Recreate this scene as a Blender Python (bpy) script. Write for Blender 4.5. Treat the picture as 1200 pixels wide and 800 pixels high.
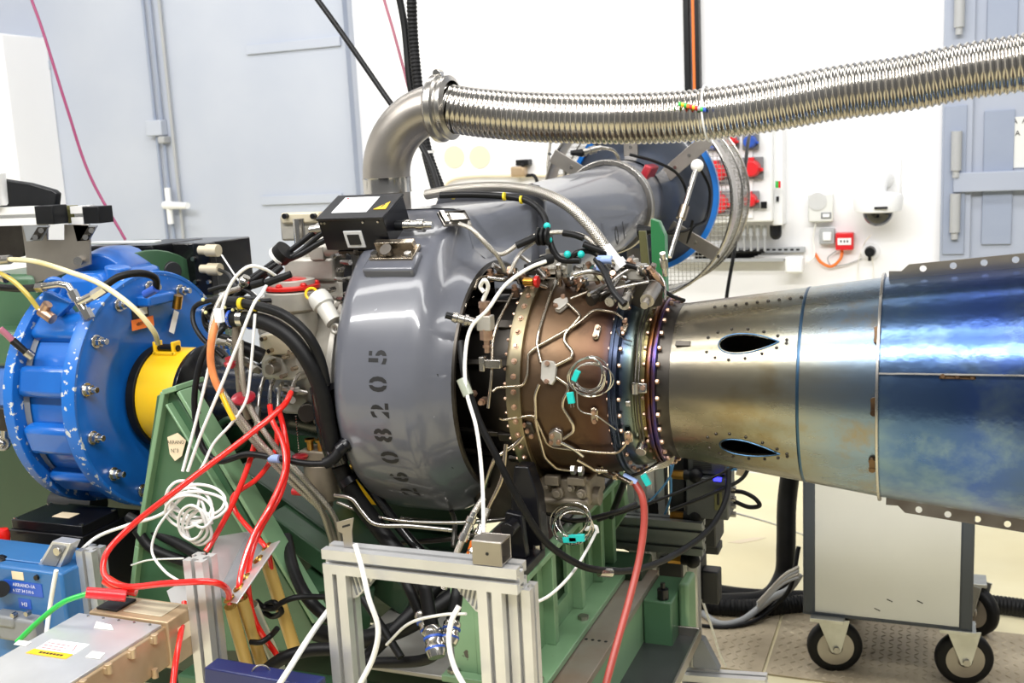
import bpy, bmesh, math, random
from math import pi, sin, cos, radians, sqrt, atan2
from mathutils import Vector, Matrix, noise
random.seed(7)
SC = bpy.context.scene
COL = SC.collection
for o in list(bpy.data.objects): bpy.data.objects.remove(o)

# ------------------------------------------------------------------ camera, world, lights, exposure
CAMP = Vector((0.849, -2.15, 1.634)); YAW = radians(22); PIT = radians(10); ROLL = radians(2.9); FPX = 1250.0
_f = Vector((-sin(YAW)*cos(PIT), cos(YAW)*cos(PIT), -sin(PIT)))
_r0 = Vector((cos(YAW), sin(YAW), 0)); _u0 = _r0.cross(_f)
_r = _r0*cos(ROLL)-_u0*sin(ROLL); _u = _r.cross(_f)
cd = bpy.data.cameras.new('camera'); cam = bpy.data.objects.new('camera', cd); COL.objects.link(cam)
cd.sensor_width = 36; cd.lens = FPX/1200*36; cd.clip_start = .05
cam.matrix_world = Matrix((( _r.x, _u.x, -_f.x, CAMP.x), (_r.y, _u.y, -_f.y, CAMP.y), (_r.z, _u.z, -_f.z, CAMP.z), (0, 0, 0, 1)))
cd.dof.use_dof = True; cd.dof.focus_distance = 2.25; cd.dof.aperture_fstop = 6.3
SC.camera = cam
wd = bpy.data.worlds.new('world'); SC.world = wd; wd.use_nodes = True
wd.node_tree.nodes['Background'].inputs[0].default_value = (.95, .97, 1, 1)
wd.node_tree.nodes['Background'].inputs[1].default_value = .3
def area(name, loc, target, sx, sy, w, col=(1, .985, .96)):
    l = bpy.data.lights.new(name, 'AREA'); l.shape = 'RECTANGLE'; l.size = sx; l.size_y = sy; l.energy = w; l.color = col
    o = bpy.data.objects.new(name, l); COL.objects.link(o); o.location = loc
    o.rotation_euler = (Vector(target)-Vector(loc)).to_track_quat('-Z', 'Y').to_euler()
    return o
area('ceiling_lamp_row', (0, -3.0, 4.4), (0, 0, 1.0), 8, .24, 480)
area('ceiling_lamp_row', (0, -1.4, 4.4), (0, -.3, 1.0), 8, .3, 150)
area('ceiling_lamp_row', (0, 1.2, 4.2), (0, 1.6, 0), 9, .5, 165)
SC.view_settings.view_transform = 'Standard'; SC.view_settings.look = 'None'; SC.view_settings.gamma = 1
SC.view_settings.exposure = -.38
try: SC.view_settings.use_curve_mapping = False
except Exception: pass

# ------------------------------------------------------------------ pixel -> point helpers
def _ray(px, py): return _f+_r*((px-600)/FPX)+_u*((400-py)/FPX)
def PY(px, py, y): d = _ray(px, py); return CAMP+d*((y-CAMP.y)/d.y)
def PZ(px, py, z): d = _ray(px, py); return CAMP+d*((z-CAMP.z)/d.z)
def PX(px, py, x): d = _ray(px, py); return CAMP+d*((x-CAMP.x)/d.x)
AX = 1.15                                   # height of the engine axis (it runs along world X at y = 0)
def hit(px, py, r, zc=AX, yc=0.0):          # nearest point on a cylinder of radius r round the axis
    d = _ray(px, py); oy = CAMP.y-yc; oz = CAMP.z-zc
    a = d.y*d.y+d.z*d.z; b = 2*(oy*d.y+oz*d.z); c = oy*oy+oz*oz-r*r
    D = b*b-4*a*c
    t = (-b-sqrt(max(D, 0)))/(2*a)
    return CAMP+d*t
def L(*p): return [PY(*q) for q in p]

# ------------------------------------------------------------------ mesh builder
class MB:
    def __init__(s): s.v = []; s.f = []; s.uv = []
    def add(s, vs, fs, uvs=None):
        b = len(s.v); s.v += [Vector(p) for p in vs]
        for i, f in enumerate(fs):
            s.f.append([b+k for k in f]); s.uv.append(uvs[i] if uvs else None)
        return s
    def box(s, c, d, R=None):
        c = Vector(c); hx, hy, hz = d[0]/2, d[1]/2, d[2]/2
        vs = [Vector((x, y, z)) for x in (-hx, hx) for y in (-hy, hy) for z in (-hz, hz)]
        if R is not None: vs = [R @ p for p in vs]
        return s.add([c+p for p in vs], [(0, 1, 3, 2), (4, 6, 7, 5), (0, 4, 5, 1), (2, 3, 7, 6), (0, 2, 6, 4), (1, 5, 7, 3)])
    def span(s, a, b):
        return s.box([(a[i]+b[i])/2 for i in range(3)], [abs(a[i]-b[i]) for i in range(3)])
    def frame(s, ax):
        ax = Vector(ax).normalized(); t = Vector((0, 0, 1)) if abs(ax.z) < .9 else Vector((1, 0, 0))
        u = ax.cross(t).normalized(); return ax, u, u.cross(ax)
    def lathe(s, prof, o, ax, n=32, cap0=False, cap1=False, a0=0.0, a1=2*pi):
        o = Vector(o); ax, u, w = s.frame(ax); full = abs(a1-a0-2*pi) < 1e-6; m = n if full else n+1
        vs = []
        for t, r in prof:
            for k in range(m):
                a = a0+(a1-a0)*k/n; vs.append(o+ax*t+(u*cos(a)+w*sin(a))*r)
        fs = []
        for i in range(len(prof)-1):
            for k in range(n):
                k2 = (k+1) % m; fs.append((i*m+k, i*m+k2, (i+1)*m+k2, (i+1)*m+k))
        if cap0: fs.append(tuple(range(m))[::-1])
        if cap1: fs.append(tuple((len(prof)-1)*m+k for k in range(m)))
        return s.add(vs, fs)
    def cyl(s, p0, p1, r0, r1=None, n=16, cap=True):
        p0 = Vector(p0); p1 = Vector(p1); d = p1-p0
        return s.lathe([(0, r0), (d.length, r0 if r1 is None else r1)], p0, d, n, cap, cap)
    def tube(s, pts, r, n=8, res=5, smooth=True, cap=True, ribs=None):
        pts = [Vector(p) for p in pts]
        P = curve(pts, res) if smooth and len(pts) > 2 else pts
        N = len(P); T = []
        for i in range(N):
            t = P[min(i+1, N-1)]-P[max(i-1, 0)]
            T.append(t.normalized() if t.length > 1e-9 else Vector((1, 0, 0)))
        t = Vector((0, 0, 1)) if abs(T[0].z) < .9 else Vector((1, 0, 0))
        u = T[0].cross(t).normalized(); vs = []; Ls = [0]
        for i in range(N):
            if i: Ls.append(Ls[-1]+(P[i]-P[i-1]).length)
            u = (u-T[i]*u.dot(T[i])).normalized(); w = T[i].cross(u)
            rr = r(i/(N-1)) if callable(r) else r
            if ribs: rr += ribs(Ls[-1])
            for k in range(n):
                a = 2*pi*k/n; vs.append(P[i]+(u*cos(a)+w*sin(a))*rr)
        fs = []; uv = []
        for i in range(N-1):
            for k in range(n):
                k2 = (k+1) % n; fs.append((i*n+k, i*n+k2, (i+1)*n+k2, (i+1)*n+k))
                uv.append(((k/n, Ls[i]), ((k+1)/n, Ls[i]), ((k+1)/n, Ls[i+1]), (k/n, Ls[i+1])))
        if cap:
            fs.append(tuple(range(n))[::-1]); uv.append(None); fs.append(tuple((N-1)*n+k for k in range(n))); uv.append(None)
        return s.add(vs, fs, uv)
    def prism(s, poly, o, ux, uy, depth, cap=True):
        o = Vector(o); ux = Vector(ux).normalized(); uy = Vector(uy).normalized(); w = ux.cross(uy)
        a = [o+ux*x+uy*y for x, y in poly]; n = len(a); b = [p+w*depth for p in a]
        fs = [(i, (i+1) % n, n+(i+1) % n, n+i) for i in range(n)]
        if cap: fs += [tuple(range(n))[::-1], tuple(range(n, 2*n))]
        return s.add(a+b, fs)
    def plate(s, pts, th):                   # polygon of 3-D points, thickened along its normal
        pts = [Vector(p) for p in pts]; nrm = Vector((0, 0, 0))
        for i in range(1, len(pts)-1): nrm += (pts[i]-pts[0]).cross(pts[i+1]-pts[0])
        nrm.normalize(); b = [p+nrm*th for p in pts]; n = len(pts)
        return s.add(pts+b, [(i, (i+1) % n, n+(i+1) % n, n+i) for i in range(n)]+[tuple(range(n))[::-1], tuple(range(n, 2*n))])
    def ball(s, c, r, n=12, sc=(1, 1, 1)):
        c = Vector(c); m = n//2; vs = []; fs = []
        for i in range(m+1):
            t = pi*i/m
            for k in range(n):
                a = 2*pi*k/n; vs.append(c+Vector((sin(t)*cos(a)*sc[0], sin(t)*sin(a)*sc[1], cos(t)*sc[2]))*r)
        for i in range(m):
            for k in range(n): fs.append((i*n+k, (i+1)*n+k, (i+1)*n+(k+1) % n, i*n+(k+1) % n))
        return s.add(vs, fs)
    def torus(s, c, ax, R, r, n=32, m=8, a0=0, a1=2*pi):
        ax, u, w = s.frame(ax); c = Vector(c); full = abs(a1-a0-2*pi) < 1e-6
        pts = [c+(u*cos(a0+(a1-a0)*k/n)+w*sin(a0+(a1-a0)*k/n))*R for k in range(n+1)]
        return s.tube(pts, r, m, smooth=False, cap=not full)
    def bolts(s, n, o, ax, R, br, h, a0=0.0, nn=6):
        ax, u, w = s.frame(ax); o = Vector(o)
        for k in range(n):
            a = a0+2*pi*k/n; p = o+(u*cos(a)+w*sin(a))*R; s.cyl(p, p+ax*h*.8, br, br*.95, nn); s.cyl(p+ax*h*.8, p+ax*h, br*.8, br*.55, nn)
        return s
    def mesh(s, name, off=None, auto=47):
        me = bpy.data.meshes.new(name)
        me.from_pydata([p-off for p in s.v] if off else s.v, [], s.f)
        if any(u for u in s.uv):
            l = me.uv_layers.new(name='UVMap').data; i = 0
            for f, u in zip(s.f, s.uv):
                for k in range(len(f)):
                    if u: l[i].uv = u[k]
                    i += 1
        bm = bmesh.new(); bm.from_mesh(me); bmesh.ops.recalc_face_normals(bm, faces=bm.faces); bm.to_mesh(me); bm.free()
        me.shade_smooth(); me.set_sharp_from_angle(angle=radians(auto))
        return me
def curve(pts, res):
    out = []; n = len(pts)
    for i in range(n-1):
        p0 = pts[i-1] if i else pts[0]*2-pts[1]; p1 = pts[i]; p2 = pts[i+1]; p3 = pts[i+2] if i+2 < n else pts[-1]*2-pts[-2]
        d1 = max((p1-p0).length, 1e-6)**.5; d2 = max((p2-p1).length, 1e-6)**.5; d3 = max((p3-p2).length, 1e-6)**.5
        m1 = (p1-p0)/d1-(p2-p0)/(d1+d2)+(p2-p1)/d2; m2 = (p2-p1)/d2-(p3-p1)/(d2+d3)+(p3-p2)/d3
        m1 *= d2; m2 *= d2
        for k in range(res):
            t = k/res; t2 = t*t; t3 = t2*t
            out.append(p1*(2*t3-3*t2+1)+m1*(t3-2*t2+t)+p2*(-2*t3+3*t2)+m2*(t3-t2))
    out.append(pts[-1]); return out

# ------------------------------------------------------------------ things and parts
def tag(o, label=None, cat=None, group=None, kind=None):
    if label: o['label'] = label
    if cat: o['category'] = cat
    if group: o['group'] = group
    if kind: o['kind'] = kind
    return o
def root(name, label, cat, loc, group=None):
    o = bpy.data.objects.new(name, None); COL.objects.link(o); o.location = loc; o.empty_display_size = .05
    o['_l'] = [float(q) for q in loc]; return tag(o, label, cat, group)
def bevel(o, w, seg=2):
    m = o.modifiers.new('bevel', 'BEVEL'); m.width = w; m.segments = seg; m.limit_method = 'ANGLE'; m.angle_limit = radians(40); m.harden_normals = False
def part(par, name, mb, mat, bev=0, label=None, kind=None, auto=47):
    off = Vector(par['_l']); me = mb.mesh(name, off, auto); o = bpy.data.objects.new(name, me); COL.objects.link(o)
    o.parent = par; me.materials.append(mat); o['_l'] = list(off)
    if bev: bevel(o, bev)
    return tag(o, label, None, None, kind)
def one(name, mb, mat, label, cat, group=None, bev=0, auto=47, kind=None):
    xs = [p.x for p in mb.v]; ys = [p.y for p in mb.v]; zs = [p.z for p in mb.v]
    off = Vector(((min(xs)+max(xs))/2, (min(ys)+max(ys))/2, min(zs))); me = mb.mesh(name, off, auto)
    o = bpy.data.objects.new(name, me); COL.objects.link(o); o.location = off; me.materials.append(mat); o['_l'] = list(off)
    if bev: bevel(o, bev)
    return tag(o, label, cat, group, kind)
def struct(name, mb, mat, bev=0): return one(name, mb, mat, None, None, None, bev, 38, 'structure')
def cpart(par, src, M):                      # a repeated part: shares mesh data, M moves it in its parent's frame
    o = src.copy(); COL.objects.link(o); o.parent = par; o.matrix_local = M; return o
def pspan(mb, x0, y0, x1, y1, Y, dep):       # axis-aligned box whose front face fills a pixel rectangle at depth Y
    xm, ym = (x0+x1)/2, (y0+y1)/2
    a = PY(x0, ym, Y); b = PY(x1, ym, Y); c = PY(xm, y0, Y); d = PY(xm, y1, Y)
    return mb.span((a.x, Y, c.z), (b.x, Y+dep, d.z))
def pbox(par, name, rect, Y, dep, mat, bev=.002, label=None, kind=None):
    return part(par, name, pspan(MB(), *rect, Y, dep), mat, bev, label, kind)
def pmid(rect, Y): return PY((rect[0]+rect[2])/2, rect[3], Y)

# ------------------------------------------------------------------ materials
def lin(h):
    c = [int(h[i:i+2], 16)/255 for i in (0, 2, 4)]
    return tuple(((q+.055)/1.055)**2.4 if q > .04045 else q/12.92 for q in c)+(1,)
def mat(name, h, rough=.5, metal=0.0, h2=None, scale=8.0, bump=0.0, bscale=60.0, coat=0.0, rvar=0.0, chips=None, stretch=None, em=None, trans=0.0, alpha=None, lo=.35, hi=.65, spec=.5):
    m = bpy.data.materials.new(name); m.use_nodes = True; t = m.node_tree; B = t.nodes['Principled BSDF']
    N = t.nodes.new; K = t.links.new
    B.inputs['Base Color'].default_value = lin(h); B.inputs['Roughness'].default_value = rough; B.inputs['Metallic'].default_value = metal
    B.inputs['Coat Weight'].default_value = coat; B.inputs['Specular IOR Level'].default_value = spec; B.inputs['Coat Roughness'].default_value = .08
    if trans: B.inputs['Transmission Weight'].default_value = trans
    if alpha: B.inputs['Alpha'].default_value = alpha
    if em: B.inputs['Emission Color'].default_value = lin(h); B.inputs['Emission Strength'].default_value = em
    tc = N('ShaderNodeTexCoord'); vec = tc.outputs['Object']
    if stretch:
        mp = N('ShaderNodeMapping'); mp.inputs['Scale'].default_value = stretch; K(vec, mp.inputs[0]); vec = mp.outputs[0]
    def nz(sc, det=4):
        n = N('ShaderNodeTexNoise'); n.inputs['Scale'].default_value = sc; n.inputs['Detail'].default_value = det; K(vec, n.inputs['Vector']); return n.outputs['Fac']
    col = None
    if h2:
        r = N('ShaderNodeValToRGB'); r.color_ramp.elements[0].position = lo; r.color_ramp.elements[1].position = hi
        r.color_ramp.elements[0].color = lin(h); r.color_ramp.elements[1].color = lin(h2); K(nz(scale), r.inputs[0]); col = r.outputs[0]
    if chips:
        hc, csc, th = chips; r = N('ShaderNodeValToRGB'); r.color_ramp.elements[0].position = th; r.color_ramp.elements[1].position = th+.015
        r.color_ramp.elements[0].color = (0, 0, 0, 1); r.color_ramp.elements[1].color = (1, 1, 1, 1); K(nz(csc, 6), r.inputs[0])
        mx = N('ShaderNodeMix'); mx.data_type = 'RGBA'; K(r.outputs[0], mx.inputs[0])
        if col: K(col, mx.inputs[6])
        else: mx.inputs[6].default_value = lin(h)
        mx.inputs[7].default_value = lin(hc); col = mx.outputs[2]
    if col: K(col, B.inputs['Base Color'])
    if rvar:
        mr = N('ShaderNodeMapRange'); mr.inputs[3].default_value = max(rough-rvar, .03); mr.inputs[4].default_value = rough+rvar; K(nz(scale*2.3), mr.inputs[0]); K(mr.outputs[0], B.inputs['Roughness'])
    if bump:
        b = N('ShaderNodeBump'); b.inputs['Strength'].default_value = bump; b.inputs['Distance'].default_value = .002; K(nz(bscale), b.inputs['Height']); K(b.outputs[0], B.inputs['Normal'])
    return m
M = {}
def dm(k, *a, **kw): M[k] = mat(k, *a, **kw)
dm('wall_white', 'F3F3F5', .75, 0, 'EDEDEF', 1.2, .08, 30)
dm('door_blue', 'B9BFCB', .55, 0, 'B1B8C6', 1.6, .05, 18)
dm('door_blue_right', 'A4ABBB', .5, 0, '9CA4B5', 1.6, .05, 18)
dm('door_blue_dark', '949DB0', .5, 0, '8B95AA', 3)
dm('floor_cream', 'F0E7C2', .45, 0, 'E6DAB0', 1.7, .06, 25, rvar=.1, chips=('B9A98C', 3.1, .72))
dm('tread_beige', 'D3C4A8', .5, .2, 'A99A80', 4, .1, 40, rvar=.15)
dm('volute_grey', '5C5E66', .3, 0, '55575F', 7, .04, 10, .6, chips=('A9ABB2', 46, .745))
dm('volute_dark', '4A4B52', .35, .2, '3E3F46', 6)
dm('horn_dark', '464B55', .32, 0, None, coat=.4)
dm('blue_rim', '1E7FE0', .35, coat=.3)
dm('steel', 'B8B4AE', .28, 1, 'A39F99', 9, .05, 60, rvar=.08)
dm('steel_bright', 'CFCCC6', .2, 1, 'BDB9B2', 12)
dm('steel_satin', 'B3ADA5', .38, 1, '9C968F', 5, .03, 80, rvar=.08)
dm('steel_warm', 'C2B7A6', .27, 1, 'A39583', 14)
dm('steel_dark', '55514C', .38, 1, '3F3B37', 9)
dm('tube_steel', 'C4BAAA', .26, 1, 'A99C89', 11)
dm('nut_copper', 'CDAE98', .36, .9, 'A4836E', 30)
dm('brass', 'C79A4C', .3, 1, 'A97B33', 20)
dm('cast_alu', 'BDB9B0', .5, .55, 'A5A198', 12, .12, 140, rvar=.08)
dm('cast_dark', '8A8172', .5, .5, '746B5D', 12, .15, 120)
dm('alu', 'D9D9D9', .36, .65, 'CBCBCB', 9, .03, 50, rvar=.05)
dm('alu_white', 'E9E9E8', .4, .3)
dm('black_plastic', '0F1012', .38, 0, '16171A', 9, .03, 80, spec=.3)
dm('black_rubber', '0E0E0F', .48, 0, '161617', 14, .05, 60, spec=.22)
dm('black_metal', '0D0D10', .3, 0, '131318', 6, coat=.12, spec=.3)
dm('black_cable', '0F0F10', .4, 0, '18181A', 20, spec=.25)
dm('black_cover', '0D0D0E', .24, 0, '131315', 5, coat=.3)
dm('blue_paint', '1467BE', .33, 0, '0F57A8', 5, .05, 40, .4, chips=('C9CBC8', 34, .735))
dm('blue_edge', '1464B8', .4, 0, 'BFC3C4', 62, lo=.6, hi=.62)
dm('blue_box', '2F6AA3', .4, 0, '2A6097', 6, coat=.2)
dm('navy', '141E50', .38, 0, '18245C', 6, coat=.1)
dm('yellow', 'F2C319', .36, 0, 'EAB70F', 6, coat=.35)
dm('yellow_tape', 'E9CF2A', .5)
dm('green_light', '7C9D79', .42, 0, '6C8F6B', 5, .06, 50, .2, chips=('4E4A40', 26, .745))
dm('green_mid_shaded', '426548', .42, 0, '385A3E', 4, .06, 40, .2, chips=('2E3A2C', 22, .75))  # deeper green, darkened a little further in place of missing shade
dm('green_dark_shaded', '213F27', .42, 0, '1C3721', 4, .05, 40, .2)  # dark bed green; the colour also carries shade that nothing here casts
dm('rust_plate', 'A2998E', .42, .6, '95755C', 4.5, .1, 60, rvar=.12, lo=.42, hi=.72)
dm('rust_dark', '4B3A33', .5, .4, '3B2C27', 8, .1, 80)
dm('red_hose', 'E8251B', .22, 0, 'DC1D18', 8, coat=.5)
dm('red_plastic', 'D8232A', .35, coat=.2)
dm('red_dark', 'A3202E', .32, .2, coat=.3)
dm('red_anod', 'D2231C', .3, .35, 'C01E18', 20, coat=.3)
dm('red_tube', 'A8473E', .4, 0, '983C35', 12)
dm('white_cable', 'F0F0EE', .45, 0, 'E4E3DF', 40)
dm('white_plastic', 'EEEFF0', .4, 0, None, coat=.1)
dm('grey_plastic', 'A8AAAC', .45)
dm('grey_paint', '84878A', .45, .1, '77797C', 9, .08, 90)
dm('rack_grey', '5B5D5E', .42, .4, '505253', 6)
dm('rack_dark', '2D2E30', .45, .1, '262729', 6)
dm('gold_chromate', 'C2AB8D', .4, .4, 'AD9474', 9, .08, 80, rvar=.1)
dm('cream_cast', 'C9BFA6', .5, .25, 'B6AB92', 9, .1, 100)
dm('teal', '19B9B3', .4)
dm('blue_tie', '2B56B8', .4)
dm('blue_tape', '8FA5D6', .5)
dm('orange', 'EE7A2A', .5)
dm('orange_tag', 'E0894E', .55, 0, 'CF7A45', 40)
dm('green_cable', '2DB34A', .35, coat=.3)
dm('purple_cable', '8E2A5C', .4)
dm('pink_cable', 'B06A7C', .45)
dm('blue_cable', '4F8FC4', .4)
dm('label_white', 'ECEDEE', .5)
dm('label_cream', 'E6D3B3', .55)
dm('label_grey', 'C9CACC', .5)
dm('ink', '141416', .6)
dm('ink_red', 'C6283A', .6)
dm('patch_cream', 'EBDCC0', .8)
dm('tape_white', 'EFEDE8', .6)
dm('paper', 'D8D9D6', .7)
dm('tan_tube', 'E6C374', .35, 0, 'DDB661', 6, trans=.35)
dm('clear_tube', 'D8D6CF', .3, trans=.75)
dm('clear_dome', '15171A', .1, coat=.6)
dm('cart_panel', 'C9CACA', .16, .3, 'C3C4C4', 2.5, .02, 10)
dm('cart_frame', '3A4048', .45)
dm('led', '3030FF', .4, em=6)
dm('mesh_wire', 'A9A7A2', .4, .8)
dm('olive', '6C6A45', .45, .2)
dm('speaker_white', 'DCDDDA', .5)
dm('bare_plate', 'B4B2AC', .38, .4, '8E8B84', 6, rvar=.1)
dm('cap_pale', 'CFCDC5', .4, .1, 'C2BFB6', 9)
dm('tie_pale', 'E3DE9C', .5)
dm('hose_clear', 'D9D2AE', .2, .0, 'C9B980', 9, coat=.5)
dm('hose_yellow', 'B9A54A', .25, .0, 'A8953C', 9, coat=.4)
dm('clear_sleeve', '9AA091', .25, 0, coat=.5)
dm('steel_flex', 'C6C2BB', .2, 1, 'ADA79E', 6, rvar=.06)
dm('tray_steel', '6D6F70', .3, .8, '595B5C', 3)
dm('alu_grey', '8F9190', .4, .7)
dm('green_post', '2F7A48', .42, 0, '2A6F41', 5, coat=.2)
def braid():
    m = mat('braid', 'B4ADA2', .32, 1); t = m.node_tree; B = t.nodes['Principled BSDF']; N = t.nodes.new; K = t.links.new
    tc = N('ShaderNodeTexCoord'); sx = N('ShaderNodeSeparateXYZ'); K(tc.outputs['UV'], sx.inputs[0])
    def wave(sg):
        a = N('ShaderNodeMath'); a.operation = 'MULTIPLY'; a.inputs[1].default_value = 2*pi*10; K(sx.outputs[0], a.inputs[0])
        b = N('ShaderNodeMath'); b.operation = 'MULTIPLY'; b.inputs[1].default_value = sg*1300; K(sx.outputs[1], b.inputs[0])
        c = N('ShaderNodeMath'); c.operation = 'ADD'; K(a.outputs[0], c.inputs[0]); K(b.outputs[0], c.inputs[1])
        d = N('ShaderNodeMath'); d.operation = 'SINE'; K(c.outputs[0], d.inputs[0]); return d
    mx = N('ShaderNodeMath'); mx.operation = 'MAXIMUM'; K(wave(1).outputs[0], mx.inputs[0]); K(wave(-1).outputs[0], mx.inputs[1])
    r = N('ShaderNodeValToRGB'); r.color_ramp.elements[0].color = lin('857F75'); r.color_ramp.elements[1].color = lin('DAD5CC'); r.color_ramp.elements[0].position = .1; r.color_ramp.elements[1].position = .9
    K(mx.outputs[0], r.inputs[0]); K(r.outputs[0], B.inputs['Base Color'])
    b = N('ShaderNodeBump'); b.inputs['Strength'].default_value = .5; b.inputs['Distance'].default_value = .001; K(mx.outputs[0], b.inputs['Height']); K(b.outputs[0], B.inputs['Normal'])
    return m
M['braid'] = braid()
def heat(name, stops, x0, x1, rough=.3, patch=.16, psc=(5, 9, 9), bump=.0, blotch=None):
    # heat-tinted metal: the temper colours follow the distance along the pipe (object X) with a noisy edge
    m = mat(name, '888888', rough, 1); t = m.node_tree; B = t.nodes['Principled BSDF']; N = t.nodes.new; K = t.links.new
    tc = N('ShaderNodeTexCoord'); sx = N('ShaderNodeSeparateXYZ'); K(tc.outputs['Object'], sx.inputs[0])
    mp = N('ShaderNodeMapping'); mp.inputs['Scale'].default_value = psc; K(tc.outputs['Object'], mp.inputs[0])
    nz = N('ShaderNodeTexNoise'); nz.inputs['Scale'].default_value = 1.0; nz.inputs['Detail'].default_value = 6; nz.inputs['Roughness'].default_value = .62; K(mp.outputs[0], nz.inputs['Vector'])
    mr = N('ShaderNodeMapRange'); mr.inputs[1].default_value = x0; mr.inputs[2].default_value = x1; K(sx.outputs[0], mr.inputs[0])
    a = N('ShaderNodeMath'); a.operation = 'MULTIPLY_ADD'; K(nz.outputs['Fac'], a.inputs[0]); a.inputs[1].default_value = patch*2; a.inputs[2].default_value = -patch
    b = N('ShaderNodeMath'); b.operation = 'ADD'; K(mr.outputs[0], b.inputs[0]); K(a.outputs[0], b.inputs[1])
    r = N('ShaderNodeValToRGB'); e = r.color_ramp.elements
    e[0].position = stops[0][0]; e[0].color = lin(stops[0][1]); e[1].position = stops[-1][0]; e[1].color = lin(stops[-1][1])
    for p, h in stops[1:-1]: q = e.new(p); q.color = lin(h)
    K(b.outputs[0], r.inputs[0]); col = r.outputs[0]
    if blotch:
        hb, sc, th, w = blotch; n2 = N('ShaderNodeTexNoise'); n2.inputs['Scale'].default_value = sc; n2.inputs['Detail'].default_value = 7; n2.inputs['Roughness'].default_value = .65; K(tc.outputs['Object'], n2.inputs['Vector'])
        rr = N('ShaderNodeMapRange'); rr.inputs[1].default_value = th; rr.inputs[2].default_value = th+w; K(n2.outputs['Fac'], rr.inputs[0])
        mx = N('ShaderNodeMix'); mx.data_type = 'RGBA'; K(rr.outputs[0], mx.inputs[0]); K(col, mx.inputs[6]); mx.inputs[7].default_value = lin(hb); col = mx.outputs[2]
    K(col, B.inputs['Base Color'])
    r2 = N('ShaderNodeMapRange'); r2.inputs[3].default_value = rough-.08; r2.inputs[4].default_value = rough+.14; K(nz.outputs['Fac'], r2.inputs[0]); K(r2.outputs[0], B.inputs['Roughness'])
    if bump:
        n3 = N('ShaderNodeTexNoise'); n3.inputs['Scale'].default_value = 38; n3.inputs['Detail'].default_value = 3; K(tc.outputs['Object'], n3.inputs['Vector'])
        bb = N('ShaderNodeBump'); bb.inputs['Strength'].default_value = bump; bb.inputs['Distance'].default_value = .004; K(n3.outputs['Fac'], bb.inputs['Height']); K(bb.outputs[0], B.inputs['Normal'])
    return m
# object X below is measured from the owner's root (engine root at x=.2, exhaust root at x=.7)
M['heat_case'] = heat('heat_case', [(0, '6E5C4A'), (.5, '65503E'), (.8, '523C31'), (.93, '44404C'), (1, '3A4454')], -.14, .08, .4, .14, (14, 7, 7), .16, ('3E332B', 11, .55, .2))
M['heat_ring'] = heat('heat_ring', [(0, '857C6B'), (.5, '8F8468'), (1, '655C4C')], -.2, 0, .32, .5, (20, 20, 20))
M['heat_turbine'] = heat('heat_turbine', [(0, '444C60'), (.12, '4E5E66'), (.3, '6C7264'), (.5, '857A55'), (.75, '8F6E34'), (1, '4C3320')], .075, .155, .26, .16, (12, 8, 8))
M['heat_flange'] = heat('heat_flange', [(0, '5A3A24'), (.4, '7C5330'), (.65, '3B3F88'), (.85, '6A4A70'), (1, '625C66')], .1, .18, .28, .5, (14, 9, 9))
M['heat_cone'] = heat('heat_cone', [(0, '8B8578'), (.2, '978E7A'), (.45, '9A947F'), (.68, '8F938E'), (.85, '7E8E9C'), (1, '76899C')], -.35, .06, .24, .3, (2.6, 9, 9), .06, ('8A7A58', 9, .53, .2))
M['heat_sleeve'] = heat('heat_sleeve', [(0, '60799A'), (.3, '4A6590'), (.55, '435D9C'), (.8, '4A5E82'), (1, '5C7482')], .05, .4, .21, .35, (4, 6, 6), .2, ('7E959A', 7, .5, .3))
M['heat_line'] = mat('heat_line', '3C566E', .35, 1)

# ------------------------------------------------------------------ lettering
def text_mb(txt, size, o, ux, uy, th=.0006, mapper=None, gap=None, align='CENTER', bold=0.0):
    c = bpy.data.curves.new('text', 'FONT'); c.body = txt; c.size = size; c.align_x = align; c.align_y = 'CENTER'; c.extrude = 0; c.resolution_u = 3; c.offset = bold
    ob = bpy.data.objects.new('text', c); COL.objects.link(ob); dg = bpy.context.evaluated_depsgraph_get(); dg.update()
    me = ob.evaluated_get(dg).to_mesh(); bm = bmesh.new(); bm.from_mesh(me)
    if gap:                                   # stencil bridges: cut a band out of the glyph
        xs = [v.co.x for v in bm.verts]; cx = (min(xs)+max(xs))/2
        for sgn in (-1, 1):
            bmesh.ops.bisect_plane(bm, geom=bm.verts[:]+bm.edges[:]+bm.faces[:], plane_co=(cx+sgn*gap, 0, 0), plane_no=(1, 0, 0))
        bmesh.ops.delete(bm, geom=[f for f in bm.faces if abs(f.calc_center_median().x-cx) < gap], context='FACES')
        for k in (-1, 1):
            bmesh.ops.bisect_plane(bm, geom=bm.verts[:]+bm.edges[:]+bm.faces[:], plane_co=(0, k*size*.12, 0), plane_no=(0, 1, 0))
    bm.verts.index_update(); mb = MB(); o = Vector(o); ux = Vector(ux).normalized(); uy = Vector(uy).normalized(); w = ux.cross(uy)
    vs = [mapper(v.co.x, v.co.y) if mapper else o+ux*v.co.x+uy*v.co.y+w*th for v in bm.verts]
    mb.add(vs, [[v.index for v in f.verts] for f in bm.faces]); bm.free()
    ob.evaluated_get(dg).to_mesh_clear(); bpy.data.objects.remove(ob); bpy.data.curves.remove(c); return mb
XU, YU, ZU = Vector((1, 0, 0)), Vector((0, 1, 0)), Vector((0, 0, 1))
def text(par, txt, size, o, ux, uy, m='ink', **k): return part(par, 'lettering', text_mb(txt, size, o, ux, uy, **k), M[m])

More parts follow.
